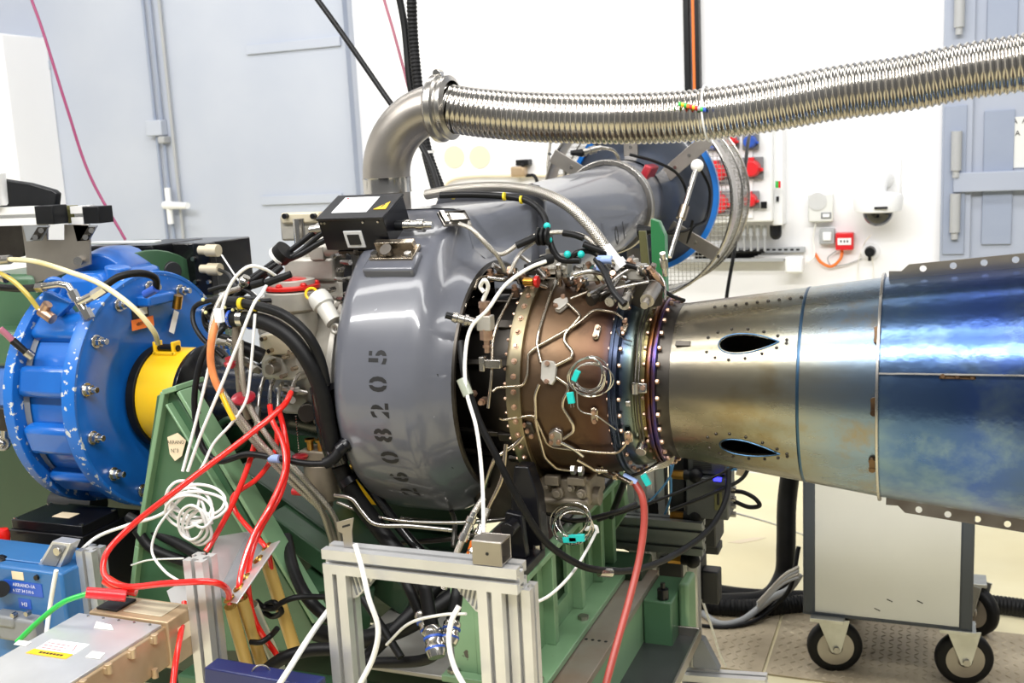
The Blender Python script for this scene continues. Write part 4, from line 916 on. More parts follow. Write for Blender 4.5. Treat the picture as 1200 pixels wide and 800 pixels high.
for k in range(44):
    h = -GR+GR*2*(k+.5)/44; w = sqrt(max(GR*GR-h*h, 0))
    mb.cyl((DC.x-w, 1.75, BZ-.02+h), (DC.x+w, 1.75, BZ-.02+h), .0011, n=4, cap=False); mb.cyl((DC.x+h, 1.75, BZ-.02-w), (DC.x+h, 1.75, BZ-.02+w), .0011, n=4, cap=False)
part(be, 'guard_mesh', mb, M['mesh_wire'], kind='stuff')
for a in (38, 90, 148, 215, 270, -32):
    t = radians(a); d = Vector((cos(t), 0, sin(t))); tt = Vector((-sin(t), 0, cos(t))); c = Vector((DC.x, 1.38, BZ-.02))
    mb = MB(); w = .024; th = YU*.004
    p0 = c+d*.15; p1 = c+d*GR
    mb.add([p0+tt*w-th, p0-tt*w-th, p1-tt*w-th, p1+tt*w-th, p0+tt*w+th, p0-tt*w+th, p1-tt*w+th, p1+tt*w+th], [(0, 1, 2, 3), (7, 6, 5, 4), (0, 4, 5, 1), (1, 5, 6, 2), (2, 6, 7, 3), (3, 7, 4, 0)])
    o = part(be, 'guard_arm', mb, M['steel_satin'], .001)
    for k in (.19, .25, .34): part(o, 'screw', MB().cyl(c+d*k-YU*.008, c+d*k, .006, n=8), M['steel_bright'])
cable('thin black cable looped round the bellmouth guard arm', L((738, 181, 1.15), (770, 190, 1.2), (795, 205, 1.25), (806, 235, 1.3), (798, 262, 1.33), (782, 273, 1.3), (808, 268, 1.35), (812, 258, 1.35)), .005, 'black_cable', 'sensor_cable')
cable('thin black cable arching beyond the blue bellmouth rim', L((818, 192, 1.36), (832, 225, 1.45), (826, 258, 1.45), (812, 266, 1.38), (805, 285, 1.38)), .005, 'black_cable', 'sensor_cable')
ro = root('pressure_probe_rod', 'pale slanted probe rod in front of the bellmouth', 'probe', PY(785, 300, 1.1))
a = PY(784, 301, 1.15); b = PY(817, 194, 1.3); part(ro, 'rod', MB().cyl(a, b, .009, n=12), M['steel_bright']); part(ro, 'rod_end', MB().ball(b, .021, 16), M['tape_white'])
c = a.lerp(b, .46); part(ro, 'rod_joint', MB().cyl(c-(b-a).normalized()*.015, c+(b-a).normalized()*.03, .016, n=8), M['steel_warm'])
tp_ = root('intake_temperature_probe', 'steel probe with bent tube standing on the grey intake duct', 'probe', PY(725, 198, 1.1))
part(tp_, 'bent_tube', MB().tube(L((725, 200, 1.1), (725, 186, 1.1), (718, 176, 1.08), (704, 173, 1.05)), .006), M['steel'])
plug(PY(704, 173, 1.05), PY(682, 179, 1.0), .012, 'steel', par=tp_, name='probe_body'); part(tp_, 'cable_boot', MB().cyl(PY(682, 179, 1.0), PY(669, 179, .98), .012, .007, 12), M['black_rubber'])
for i, (pts, lb) in enumerate((([(664, 187, 1.4), (660, 215, 1.4), (658, 240, 1.35), (662, 262, 1.3)], 'brown braided cable behind the grey duct, hanging beside guard arm'),
                               ([(645, 165, 1.6), (642, 200, 1.6), (646, 225, 1.6), (655, 250, 1.5), (664, 262, 1.42)], 'outermost braided cable behind the guard'))):
    cable(lb, L(*pts), .006, 'braid', 'braided_cable')
tb = root('test_stand_post', 'narrow bright green steel post behind the engine', 'post', PY(775, 420, .25))
part(tb, 'post', MB().prism([(0, -.3), (.03, -.3), (.032, .155), (.018, .188), (.0, .195)], PY(765, 355, .25), XU, ZU, -.03), M['green_post'] if 'green_post' in M else M['green_mid_shaded'], .001)
part(tb, 'brass_bracket', MB().prism([(0, 0), (.02, 0), (.012, .1), (-.005, .1)], PY(752, 320, .3), XU, ZU, -.01), M['olive'], .001)

# ================================================================== STEEL ELBOW AND FLEXIBLE HOSE
el = root('bleed_air_elbow', 'satin stainless pipe elbow rising behind the black box', 'pipe', PY(453, 245, .1))
a = PY(453, 262, .1); b = PY(453, 208, .1)
pth = [Vector((b.x, .1, a.z)), Vector((b.x, .1, b.z-.012))]
ctr_top = PY(516, 127, .1); rb_ = min(ctr_top.z-b.z, ctr_top.x-b.x)
arc = [Vector((b.x+rb_*(1-cos(radians(t))), .1, ctr_top.z-rb_+rb_*sin(radians(t)))) for t in range(0, 91, 6)]
part(el, 'elbow', MB().tube([Vector((b.x, .1, b.z-.005))]+arc+[ctr_top], .0555, 40, smooth=False), M['steel_satin'], auto=60)
part(el, 'lower_pipe', MB().cyl(pth[0]-ZU*.05, Vector((b.x, .1, b.z-.03)), .0535, n=40), M['steel_satin'])
part(el, 'joint_band', MB().lathe([(0, .054), (0, .0575), (.005, .0565), (.03, .0565), (.035, .0575), (.035, .054)], (b.x, .1, b.z-.035), ZU, 40), M['steel_bright'])
mb = MB().lathe([(-.016, .057), (-.016, .068), (-.008, .076), (.006, .076), (.012, .068), (.02, .072), (.028, .072), (.034, .06)], ctr_top, XU, 48, True, False)
part(el, 'vee_clamp', mb, M['steel'], .001)
part(el, 'clamp_lug', MB().cyl(ctr_top+ZU*.078-YU*.012, ctr_top+ZU*.078+YU*.012, .009, n=14).box(ctr_top+ZU*.07, (.02, .014, .012)), M['steel_bright'], .001)
one('flexible_exhaust_hose', MB().tube([ctr_top+XU*.015]+L((560, 132, .1), (640, 138, .1), (740, 139, .1), (820, 135, .1), (900, 124, .1), (980, 109, .1), (1060, 98, .1), (1130, 84, .1), (1200, 73, .1), (1290, 52, .1), (1400, 22, .12), (1560, -40, .2)), .0525, 44, 115, ribs=lambda s: .0017*cos(2*pi*s/.0122)), M['steel_flex'] if 'steel_flex' in M else M['steel'], 'ribbed silver flexible metal hose running across the top', 'hose', auto=60)
c0 = PY(829, 133, .1); 
one('cable_tie', MB().torus(c0, Vector((1, 0, .06)), .0565, .0022, 40, 6), M['white_plastic'], 'white cable tie round the silver ribbed hose', 'cable tie')
bd = root('bead_string', 'short string of coloured beads tied to the silver hose', 'beads', PY(812, 128, .03))
for k, m in enumerate(('green_cable', 'yellow', 'green_cable', 'orange', 'red_plastic', 'yellow', 'red_plastic', 'grey_plastic', 'green_cable', 'blue_tie')):
    c = PY(797+k*3.2, 122+k*.75, .043); part(bd, 'bead', MB().cyl(c-XU*.0028, c+XU*.0028, .0048, n=10), M[m], .0005)

# ================================================================== IGNITION BOX ON THE INTAKE
ib = root('ignition_exciter_box', 'black electronics box with white label on top of the intake', 'electronics box', (-.3, -.1, 1.44))
Rb = Matrix.Rotation(radians(24), 3, 'X'); C0 = Vector((-.298, -.122, 1.502)); W, D, H = .158, .105, .074
def bl(x, y, z): return C0+Rb@Vector((x, y, z))
part(ib, 'case', MB().box(C0, (W, D, H), Rb), M['black_metal'], .002)
part(ib, 'lid', MB().box(bl(0, 0, H/2+.001), (W+.004, D+.004, .006), Rb), M['black_metal'], .0015)
ux, uy, uz = Rb@XU, Rb@YU, Rb@ZU
part(ib, 'label_plate', MB().box(bl(-.012, .005, H/2+.0045), (.085, .07, .0008), Rb), M['label_white'])
for k, (t, dx) in enumerate((('IGNITION EXCITER', 0), ('28V DC  TYPE 6', 0), ('N 0 1205', -.012), ('S/N 4471', -.012))): 
    pass
mb = MB()
for k in range(5): mb.box(bl(-.012-(.006 if k > 1 else 0), .026-k*.011, H/2+.0051), (.066-(k % 3)*.014, .002, .0004), Rb)
part(ib, 'print_line', mb, M['grey_plastic'], kind='stuff')
part(ib, 'label_mark', MB().box(bl(-.045, .034, H/2+.0051), (.006, .005, .0005), Rb), M['ink_red'])
tc_ = bl(.056, -.004, H/2+.0045)
wt = part(ib, 'warning_sticker', MB().plate([tc_-ux*.014-uy*.016, tc_+ux*.016-uy*.016, tc_+ux*.012+uy*.018], .0008), M['yellow'])
part(wt, 'lightning_mark', MB().plate([tc_+ux*.003+uy*.006+uz*.001, tc_+ux*.0065+uy*.006+uz*.001, tc_+ux*.001-uy*.012+uz*.001, tc_+ux*.0005-uy*.003+uz*.001], .0004), M['ink'])
fy = -D/2-.0012
fp = part(ib, 'front_plate', MB().box(bl(-.002, fy, -.01), (.044, .003, .04), Rb), M['label_grey'], .001); part(fp, 'screen', MB().box(bl(-.002, fy-.0022, -.01), (.028, .002, .024), Rb), M['ink'])
mb = MB()
for x in (-.07, -.062, .03, .066): mb.cyl(bl(x, fy, .03), bl(x, fy-.002, .03), .0025, n=8)
part(ib, 'case_screw', mb, M['steel'], kind='stuff')
mb = MB()
for y, z, l in ((-.02, -.0, 1), (.02, -.01, .8)):
    a = bl(-W/2, y, z); b = bl(-W/2-.045*l, y-.004, z-.002); part(ib, 'left_connector', MB().lathe([(0, .011), (.012, .011), (.013, .014), (.026, .014), (.028, .011), (.045, .010)], a, b-a, 16, True, True), M['steel'])
a = bl(W/2, -.008, -.004); b = bl(W/2+.085, -.008, -.006)
part(ib, 'right_connector', MB().lathe([(0, .011), (.02, .011)], a, b-a, 16, True, True), M['black_plastic']); part(ib, 'right_connector', MB().lathe([(.02, .013), (.034, .013), (.035, .011), (.05, .011), (.051, .014), (.066, .014), (.067, .009), (.085, .008)], a, b-a, 16, True, True), M['steel_bright'])
part(ib, 'mount_bracket', MB().box(bl(0, -.02, -H/2-.008), (.11, .06, .01), Rb).box(bl(-.01, -.03, -H/2-.02), (.012, .012, .02), Rb).cyl(bl(-.01, -.04, -H/2-.006), bl(-.01, -.052, -H/2-.008), .009, n=12), M['steel_dark'], .002)

# ================================================================== DYNAMOMETER
dy = root('dynamometer', 'bright blue round water-brake dynamometer housing with chipped paint', 'machine', (-1.1, 0, .75))
ZD = AX-.065; DO = Vector((0, 0, ZD))
part(dy, 'front_cover', MB().lathe([(-1.03, .2), (-1.03, .3), (-1.002, .3), (-.998, .296), (-.998, .2), (-1.01, .17), (-1.012, .12)], DO, XU, 80, False, True), M['blue_paint'], .001, auto=50)
part(dy, 'cover_edge', MB().lathe([(-1.033, .3005), (-.999, .3015), (-.996, .2985), (-.997, .291)], DO, XU, 80), M['blue_edge'])
part(dy, 'drum', MB().lathe([(-1.18, .262), (-1.03, .262)], DO, XU, 64), M['blue_paint'])
part(dy, 'rear_flange', MB().lathe([(-1.215, .1), (-1.215, .3), (-1.185, .3), (-1.185, .25)], DO, XU, 80), M['blue_edge'], .002)
for k in range(12):
    a = radians(15+k*30); rad = Vector((0, -cos(a), sin(a))); Rm = Matrix.Rotation(-a, 3, 'X')
    part(dy, 'housing_pad', MB().box(DO+XU*-1.108+rad*.262, (.15, .055, .075), Rm), M['blue_paint'], .014)
st = None
for k in range(14):
    a = radians(12+k*360/14); rad = Vector((0, -cos(a), sin(a))); q = DO+XU*-.998+rad*.262
    if st is None:
        st = part(dy, 'stud_nut', MB().cyl(q, q+XU*.006, .0165, n=20).cyl(q+XU*.006, q+XU*.02, .0125, n=6).cyl(q+XU*.02, q+XU*.036, .0075, n=10), M['steel_bright'], .0008); s0 = q-Vector(dy['_l'])
    else: cpart(dy, st, Matrix.Translation(q-Vector(dy['_l'])) @ Matrix.Rotation(-(a-radians(12)), 4, 'X') @ Matrix.Translation(-s0))
# manufacturer's stickers
def disc_pt(px, py, x): return PX(px, py, x)
c = disc_pt(165, 371, -.9965)
s1 = part(dy, 'black_sticker', MB().span((-.9972, c.y-.03, c.z-.003), (-.9962, c.y+.03, c.z+.028)), M['ink']); 
part(s1, 'print_block', MB().span((-.9962, c.y-.005, c.z+.004), (-.9958, c.y+.025, c.z+.022)), M['label_white'])
part(dy, 'orange_sticker', MB().span((-.9972, c.y-.035, c.z-.03), (-.9962, c.y+.045, c.z-.004)), M['orange'])
text(dy, '4809T_01', .012, Vector((-.996, c.y+.005, c.z-.017)), YU, ZU)
c = disc_pt(204, 377, -.9965); Rr = Matrix.Rotation(-.5, 3, 'X')
part(dy, 'white_sticker', MB().box((-.9968, c.y, c.z), (.001, .02, .06), Rr), M['label_white'])
# upper blue castings
def lump(name, px, py, Y, r, sc, m='blue_paint', n=20): c = PY(px, py, Y); return part(dy, name, MB().ball(c, r, n, sc), M[m])
part(dy, 'top_casting', MB().tube(L((118, 330, -.02), (130, 322, .03), (150, 320, .12)), .075, 18), M['blue_paint'], .005)
part(dy, 'top_block', MB().span((-1.18, -.12, ZD+.22), (-1.05, .12, ZD+.31)), M['blue_paint'], .02)
part(dy, 'top_port', MB().cyl(PY(138, 335, -.06), PY(138, 312, -.06), .028, .032, 20), M['blue_paint'], .004)
part(dy, 'saddle', pspan(MB(), 130, 347, 175, 360, -.05, .1), M['blue_paint'], .006)
a = PY(64, 338, -.18); part(dy, 'lifting_eye', MB().torus(a, Vector((.6, -1, 0)), .022, .008, 24, 8).box(a-ZU*.05, (.06, .016, .07)), M['blue_paint'])
part(dy, 'left_plate', MB().plate(L((48, 350, -.22), (52, 340, -.22), (84, 355, -.2), (66, 372, -.22)), .03), M['blue_paint'], .003)
part(dy, 'trunnion', MB().cyl((-1.33, -.1, ZD+.03), (-1.2, -.1, ZD+.03), .085, n=28).lathe([(-1.45, .16), (-1.3, .17), (-1.22, .22)], DO, XU, 40, True), M['blue_paint'], .004)
# fittings on top
hf = part(dy, 'hydraulic_tee', MB().tube(L((43, 337, -.24), (70, 333, -.24), (80, 335, -.24), (86, 345, -.24)), .0085, 12, smooth=False).cyl(PY(84, 341, -.24), PY(90, 352, -.24), .012, n=6).cyl(PY(44, 337, -.24), PY(52, 336, -.24), .0125, n=6).cyl(PY(90, 350, -.24), PY(104, 372, -.24), .010, n=12).cyl(PY(99, 363, -.24), PY(105, 374, -.24), .014, n=6).cyl(PY(94, 354, -.24), PY(112, 345, -.24), .0105, n=12).cyl(PY(110, 346, -.24), PY(124, 337, -.24), .0125, n=6), M['steel_bright'])
part(dy, 'brass_elbow', MB().cyl(PY(48, 364, -.25), PY(62, 374, -.25), .013, n=12).cyl(PY(56, 356, -.25), PY(50, 366, -.25), .012, n=8), M['nut_copper'])
part(dy, 'brass_fitting', MB().cyl(PY(207, 361, .05), PY(209, 346, .05), .012, n=12), M['brass'])
for pp in (((60, 500-40), .0), ((20, 485), .02)): c = PY(*pp[0], -.24); 
part(dy, 'side_lug', MB().cyl(PY(20, 486, -.26), PY(12, 488, -.22), .012, n=16), M['steel'])
# worn grey stripe behind the pads
part(dy, 'bare_metal_band', MB().lathe([(-1.184, .266), (-1.165, .2665)], DO, XU, 64), M['grey_paint'])
# linkage at far left
lk = root('torque_arm_link', 'steel rod-end link hanging at the far left beside the blue housing', 'link', PY(8, 528, -.25))
part(lk, 'link_block', pspan(MB(), -14, 478, 10, 505, -.27, .03), M['steel_dark'], .003); part(lk, 'link_rod', MB().cyl(PY(5, 500, -.25), PY(5, 512, -.25), .008), M['steel'])
part(lk, 'rod_end', MB().torus(PY(3, 519, -.25), Vector((.5, -1, 0)), .014, .006, 24, 8).ball(PY(3, 519, -.25), .011, 14), M['steel'])
# coupling guard
cg = root('coupling_guard', 'yellow curved coupling guard round the dynamometer shaft', 'guard', (-.93, 0, .93))
ZG = AX-.082
part(cg, 'rubber_seal', MB().lathe([(-1.0, .1), (-1.0, .131), (-.976, .131), (-.974, .1)], (0, 0, ZG), XU, 56), M['black_rubber'], .002)
part(cg, 'guard_shell', MB().lathe([(-.98, .118), (-.98, .124), (-.862, .124), (-.862, .118)], (0, 0, ZG), XU, 56), M['yellow'], .001)
d = Vector((0, -cos(radians(58)), sin(radians(58)))); Rm = Matrix.Rotation(-radians(58), 3, 'X'); c = Vector((-.93, 0, ZG))+d*.124
la = part(cg, 'seam_flange', MB().box(c-ZU*.01-YU*.0, (.105, .012, .012), Rm), M['yellow'], .003)
d2_ = Vector((0, -cos(radians(75)), sin(radians(75)))); c = Vector((-.935, 0, ZG))+d2_*.135
lt = part(cg, 'hinge_tab', MB().box(c+XU*-.028, (.008, .03, .035)).box(c+XU*.028, (.008, .03, .035)).box(c-ZU*.012, (.07, .03, .008)), M['yellow'], .002)
part(lt, 'hinge_pin', MB().cyl(c-XU*.036, c+XU*.036, .008, n=12), M['black_metal'])
part(cg, 'coupling_disc', MB().lathe([(-.862, .03), (-.862, .13), (-.85, .132), (-.845, .1), (-.82, .07)], (0, 0, ZG), XU, 56, True, True), M['black_cover'], .001)

# ================================================================== GREEN STRUCTURE
gs = root('front_pedestal', 'light green triangular steel pedestal beside the yellow guard', 'stand', (-.6, -.2, .3))
YP = -.28
face = L((188, 462, YP), (207, 456, YP), (250, 525, YP), (299, 615, YP), (350, 695, YP), (385, 760, YP), (150, 760, YP), (163, 640, YP))
part(gs, 'gusset_plate', MB().plate(face, -.012), M['green_mid_shaded'], .002)
def bar(p, q, w, d): 
    p = Vector(p); q = Vector(q); t = (q-p).normalized(); s = t.cross(YU).normalized(); mb = MB()
    mb.add([p-s*w, q-s*w, q+s*w, p+s*w, p-s*w+YU*d, q-s*w+YU*d, q+s*w+YU*d, p+s*w+YU*d], [(0, 1, 2, 3), (7, 6, 5, 4), (0, 4, 5, 1), (1, 5, 6, 2), (2, 6, 7, 3), (3, 7, 4, 0)]); return mb
part(gs, 'edge_strip', bar(PY(190, 460, YP-.03), PY(160, 640, YP-.03), .006, .12), M['green_light'], .002)
part(gs, 'edge_strip', bar(PY(160, 640, YP-.03), PY(146, 760, YP-.03), .006, .12), M['green_light'], .002)
part(gs, 'edge_strip', bar(PY(208, 459, YP-.03), PY(368, 730, YP-.03), .005, .06), M['green_light'], .002)
part(gs, 'edge_strip', bar(PY(190, 460, YP-.03), PY(206, 455, YP-.03), .006, .1), M['green_light'], .002)
part(gs, 'rib', bar(PY(194, 474, YP-.03), PY(296, 640, YP-.03), .003, .02), M['green_light'], .002)
tgp = part(gs, 'paper_tag', MB().plate(L((196, 512, YP-.02), (208, 507, YP-.02), (218, 516, YP-.02), (213, 534, YP-.02), (205, 540, YP-.02), (199, 532, YP-.02)), .001), M['label_cream'])
c = PY(206, 518, YP-.0225); text(tgp, 'ARRANO', .0115, c, Vector((1, 0, .06)), ZU); text(tgp, 'N°3', .013, PY(205, 528, YP-.0225), Vector((1, 0, .06)), ZU)
gm = root('dynamometer_bed', 'dark green cast bed standing behind and below the blue dynamometer', 'machine bed', (-1.2, .1, 0))
part(gm, 'end_wall', MB().span((-2.3, .38, 0), (-.98, .42, .98)), M['green_dark_shaded'], .006)
part(gm, 'rear_panel', MB().span((-.98, .405, .3), (-.33, .42, 1.06)), M['green_dark_shaded'], .003)
part(gm, 'side_cheek', MB().prism([(-2.2, .3), (-1.35, .3), (-1.28, .82), (-1.5, 1.16), (-1.62, 1.32), (-2.2, 1.32)], (0, .16, 0), XU, ZU, -.04), M['green_mid_shaded'], .006)
part(gm, 'front_casting', MB().prism([(-2.0, .55), (-1.0, .55), (-.95, .7), (-1.1, .8), (-1.3, .86), (-1.45, 1.0), (-1.6, 1.02), (-2.0, 1.02)], (0, .1, 0), XU, ZU, -.2), M['green_dark_shaded'], .01)
part(gm, 'upper_casting', pspan(MB(), -30, 322, 42, 402, -.08, .3), M['green_mid_shaded'], .015)
part(gm, 'casting_step', pspan(MB(), -30, 388, 22, 430, -.16, .3), M['green_mid_shaded'], .012)
part(gm, 'rear_hump', MB().lathe([(-1.2, .2), (-1.17, .33), (-1.1, .345), (-1.09, .2)], DO+YU*.12, XU, 48), M['green_mid_shaded'], .004)
part(gm, 'foot_roller', MB().cyl(PY(66, 588, .02), PY(116, 590, .02), .035, n=24), M['rack_dark'])
bd_ = root('test_bed_frame', 'green welded steel test bed beams under the engine', 'machine bed', (-.3, .3, 0))
part(bd_, 'long_beam', MB().span((-1.4, .28, .42), (.18, .4, .6)), M['green_dark_shaded'], .006)
part(bd_, 'long_beam', MB().span((-1.4, -.1, .36), (.1, .02, .5)), M['green_dark_shaded'], .006)
def slab(a, b, w, h, m, name):
    a = Vector(a); b = Vector(b); t = (b-a).normalized(); s = t.cross(ZU).normalized()*w/2; u = s.cross(t).normalized()*h/2
    mb = MB(); mb.add([p+i*s+j*u for p in (a, b) for i, j in ((-1, -1), (1, -1), (1, 1), (-1, 1))], [(0, 1, 2, 3), (7, 6, 5, 4), (0, 4, 5, 1), (1, 5, 6, 2), (2, 6, 7, 3), (3, 7, 4, 0)])
    return part(bd_, name, mb, M[m], .004)
slab(PY(300, 545, .05), PY(500, 690, .05), .2, .07, 'green_dark_shaded', 'diagonal_brace')
slab(PY(330, 600, -.05), PY(440, 680, -.05), .14, .05, 'green_mid_shaded', 'diagonal_brace')
part(bd_, 'channel', MB().plate(L((330, 690, -.2), (395, 640, .0), (430, 662, .0), (360, 712, -.2)), .02), M['green_mid_shaded'], .003)
part(bd_, 'channel', MB().plate(L((340, 700, -.2), (440, 690, -.1), (430, 760, -.1), (350, 760, -.2)), .02), M['green_dark_shaded'], .003)
part(bd_, 'base_beam', MB().span((-.75, -.34, .3), (.07, -.24, .5)), M['green_mid_shaded'], .006)
part(bd_, 'base_plate', MB().plate([Vector((-.36, -.3, .56)), Vector((.04, -.3, .56)), Vector((.04, .25, .56)), Vector((-.36, .25, .56))], .01), M['bare_plate'], .002)
part(bd_, 'cross_rail', MB().span((-.5, .3, .71), (.06, .34, .76)), M['green_mid_shaded'], .004)
# rear support stand with windows
gw = root('rear_engine_stand', 'light green welded stand with window cut-outs under the engine rear', 'stand', (.03, .02, .575))
X1, X0_, Ya, Yb, Zb, Zt = .1, -.06, -.3, .34, .59, .80
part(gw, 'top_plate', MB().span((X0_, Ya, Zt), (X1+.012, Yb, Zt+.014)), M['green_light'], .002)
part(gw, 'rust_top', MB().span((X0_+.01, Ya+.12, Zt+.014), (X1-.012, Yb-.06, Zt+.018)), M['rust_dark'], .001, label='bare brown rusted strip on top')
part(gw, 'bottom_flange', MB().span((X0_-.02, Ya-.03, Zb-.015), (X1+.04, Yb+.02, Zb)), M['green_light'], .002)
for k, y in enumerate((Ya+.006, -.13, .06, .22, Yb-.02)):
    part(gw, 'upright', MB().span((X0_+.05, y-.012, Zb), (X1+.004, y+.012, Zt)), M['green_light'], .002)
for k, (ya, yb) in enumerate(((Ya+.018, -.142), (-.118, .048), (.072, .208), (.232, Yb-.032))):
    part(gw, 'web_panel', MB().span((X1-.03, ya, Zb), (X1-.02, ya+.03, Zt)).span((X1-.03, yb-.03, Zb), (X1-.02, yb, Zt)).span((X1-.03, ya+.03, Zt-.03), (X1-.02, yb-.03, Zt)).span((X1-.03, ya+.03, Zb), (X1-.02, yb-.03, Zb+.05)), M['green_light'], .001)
    part(gw, 'back_web', MB().span((X0_, ya, Zb), (X0_+.01, yb, Zt)), M['green_mid_shaded'])
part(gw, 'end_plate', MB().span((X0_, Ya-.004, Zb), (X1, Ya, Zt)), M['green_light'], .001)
for x, y in ((X1+.02, Ya+.0), (X1+.02, Ya+.3), (X0_, Ya-.012)): part(gw, 'flange_bolt', MB().cyl((x, y, Zb), (x, y, Zb+.008), .013, n=6), M['steel_satin'])
em = root('engine_mount_bracket', 'black bolted mount bracket on the green rear stand', 'bracket', (.04, -.25, .815))
part(em, 'foot', MB().span((.02, -.33, .815), (.112, -.2, .835)), M['black_metal'], .003)
part(em, 'upright', MB().prism([(.042, .835), (.115, .835), (.108, .95), (.09, 1.01), (.06, 1.01), (.05, .95)], (0, -.22, 0), XU, ZU, -.04), M['black_metal'], .003)
part(em, 'fork', MB().prism([(.045, .835), (.098, .835), (.09, .925), (.056, .93)], (0, -.27, 0), XU, ZU, -.02), M['black_metal'], .003)
part(em, 'pivot_bolt', MB().cyl((.073, -.305, .905), (.073, -.2, .905), .015, n=8), M['black_metal'], .001)
for x, y in ((.032, -.318), (.1, -.318), (.1, -.215)): part(em, 'foot_bolt', MB().cyl((x, y, .835), (x, y, .845), .009, n=6), M['steel'])
part(em, 'rear_foot', MB().span((.02, .2, .818), (.11, .33, .832)), M['black_metal'], .002)
rb2 = root('side_bed_beam', 'rust-topped green steel beam beside the light green stand', 'beam', (.17, 0, .2))
xr = .205
part(rb2, 'top_plate', MB().span((X1+.03, -.95, .555), (xr, .36, .572)), M['rust_plate'], .001)
part(rb2, 'side_web', MB().prism([(-.95, .36), (.34, .45), (.36, .57), (-.95, .57)], (xr-.012, 0, 0), YU, ZU, .01), M['green_light'], .001)
part(rb2, 'end_block', MB().span((xr+.0, .2, .42), (xr+.07, .36, .56)), M['green_mid_shaded'], .004); part(rb2, 'end_post', MB().span((xr+.07, .27, .4), (xr+.095, .36, .58)), M['green_light'], .008)
mb = MB()
for yy in (-.27, -.06):
    for k in range(4): mb.cyl((X1+.045+k*.015, yy, .5721), (X1+.045+k*.015, yy, .5725), .004, n=10)
part(rb2, 'drain_hole', mb, M['ink'], kind='stuff')
part(rb2, 'clamp_screw', MB().cyl((xr+.045, .22, .38), (xr+.045, .22, .6), .006).cyl((xr+.045, .22, .56), (xr+.045, .22, .585), .014, n=12), M['black_metal'])
pv = [PY(695, 545, .42), PY(718, 545, .42), PY(712, 640, .42), PY(690, 640, .42)]
gp = root('rear_green_column', 'mid green tapered steel column behind the engine underside', 'column', PY(705, 660, .42))
part(gp, 'web', MB().plate(pv, .03), M['green_mid_shaded'], .003); part(gp, 'flange', MB().plate(L((716, 545, .4), (726, 545, .4), (735, 600, .4), (708, 640, .4), (704, 632, .4), (720, 600, .4)), .03), M['green_light'], .003)
# drip tray
dt = root('drip_tray', 'shallow grey steel drip tray at the foot of the bed', 'tray', (.25, .05, .43))
part(dt, 'tray_floor', MB().span((.15, -.35, .445), (.33, .27, .45)), M['tray_steel'] if 'tray_steel' in M else M['steel_satin'])
part(dt, 'tray_wall', MB().span((.15, .265, .445), (.33, .271, .472)).span((.325, -.35, .445), (.331, .27, .472)), M['steel_satin'], .001)
bk = root('tray_support_rail', 'bright aluminium rail with angled foot on the floor beside tray', 'profile', (.33, .35, .0))
mb = MB(); profile45(mb, PY(800, 795, .45)+Vector((0, 0, 0)), PY(885, 800, .45)+Vector((.03, 0, 0)), YU); part(bk, 'rail', mb, M['alu'])
part(bk, 'angle_foot', MB().prism([(0, 0), (.07, 0), (.03, .08), (.0, .09)], PY(812, 782, .45), XU, ZU, -.03), M['grey_paint'], .002)

# ================================================================== REAR ALUMINIUM RACK
rk = root('rear_profile_rack', 'dark grey aluminium profile rack behind the engine exhaust', 'rack', (.15, .55, 0))
for px, Y in ((748, .5), (772, .56)):
    p = PY(px, 600, Y); mb = MB(); profile45(mb, (p.x, Y, .0), (p.x, Y, 1.12), XU); part(rk, 'upright_profile', mb, M['alu'])
p = PY(700, 625, .42); q = PY(822, 632, .42); zc = (p.z+q.z)/2; mb = MB()
profile45(mb, (p.x-.25, .45, zc+.022), (q.x, .45, zc+.022), YU); profile45(mb, (p.x-.25, .45, zc-.022), (q.x, .45, zc-.022), YU); part(rk, 'cross_profile', mb, M['alu_grey'])
p = PY(700, 600, .8); mb = MB(); profile45(mb, (-.7, .75, .78), (.1, .75, .78), YU); part(rk, 'rear_profile', mb, M['alu'])
p = PY(805, 690, .5); mb = MB(); profile45(mb, (p.x, .55, .0), (p.x, .55, .62), XU); part(rk, 'upright_profile', mb, M['alu'])
for px, py, s, k in ((747, 611, .075, 0),):
    c = PY(px, py, .55); o = part(rk, 'cable_reel', MB().lathe([(-.03, .07), (-.025, .08), (.025, .08), (.03, .07)], c, Vector((.3, -1, 0)), 40, True, True), M['black_rubber'], label='black ribbed round reel')
mods = []
for nm, rect, Y, d in (('module', (784, 528, 838, 640), .58, .12), ('module', (786, 660, 820, 705), .58, .1), ('module', (772, 655, 800, 700), .52, .08), ('terminal_rail', (826, 640, 842, 650), .6, .06), ('terminal_block', (822, 670, 842, 708), .6, .05)):
    pbox(rk, nm, rect, Y, d, M['rack_dark'], .004)
eb = root('data_acquisition_module', 'dark grey electronics module with blue light on the rear rack', 'electronics box', PY(830, 610, .45))
pbox(eb, 'case', (804, 560, 853, 608), .45, .1, M['rack_grey'], .003); pbox(eb, 'upper_case', (806, 525, 850, 556), .47, .1, M['rack_grey'], .003)
pbox(eb, 'left_case', (784, 526, 802, 606), .5, .08, M['rack_dark'], .003)
pbox(eb, 'connector_panel', (837, 574, 846, 598), .448, .01, M['olive'], .001); pbox(eb, 'connector_gap', (840, 578, 843, 592), .446, .004, M['ink'])
pbox(eb, 'led_bar', (836, 560.5, 845, 564), .447, .012, M['led'], .001, 'glowing blue status light')
mb = MB()
for k in range(14): pspan(mb, 812, 528+k*1.7, 834, 528.7+k*1.7, .469, .002)
part(eb, 'vent_slot', mb, M['ink'], kind='stuff')
for py in (572, 584, 592, 602): c = PY(855, py, .5); part(eb, 'side_socket', MB().cyl(c, c+XU*.016, .0075, n=10), M['steel'])
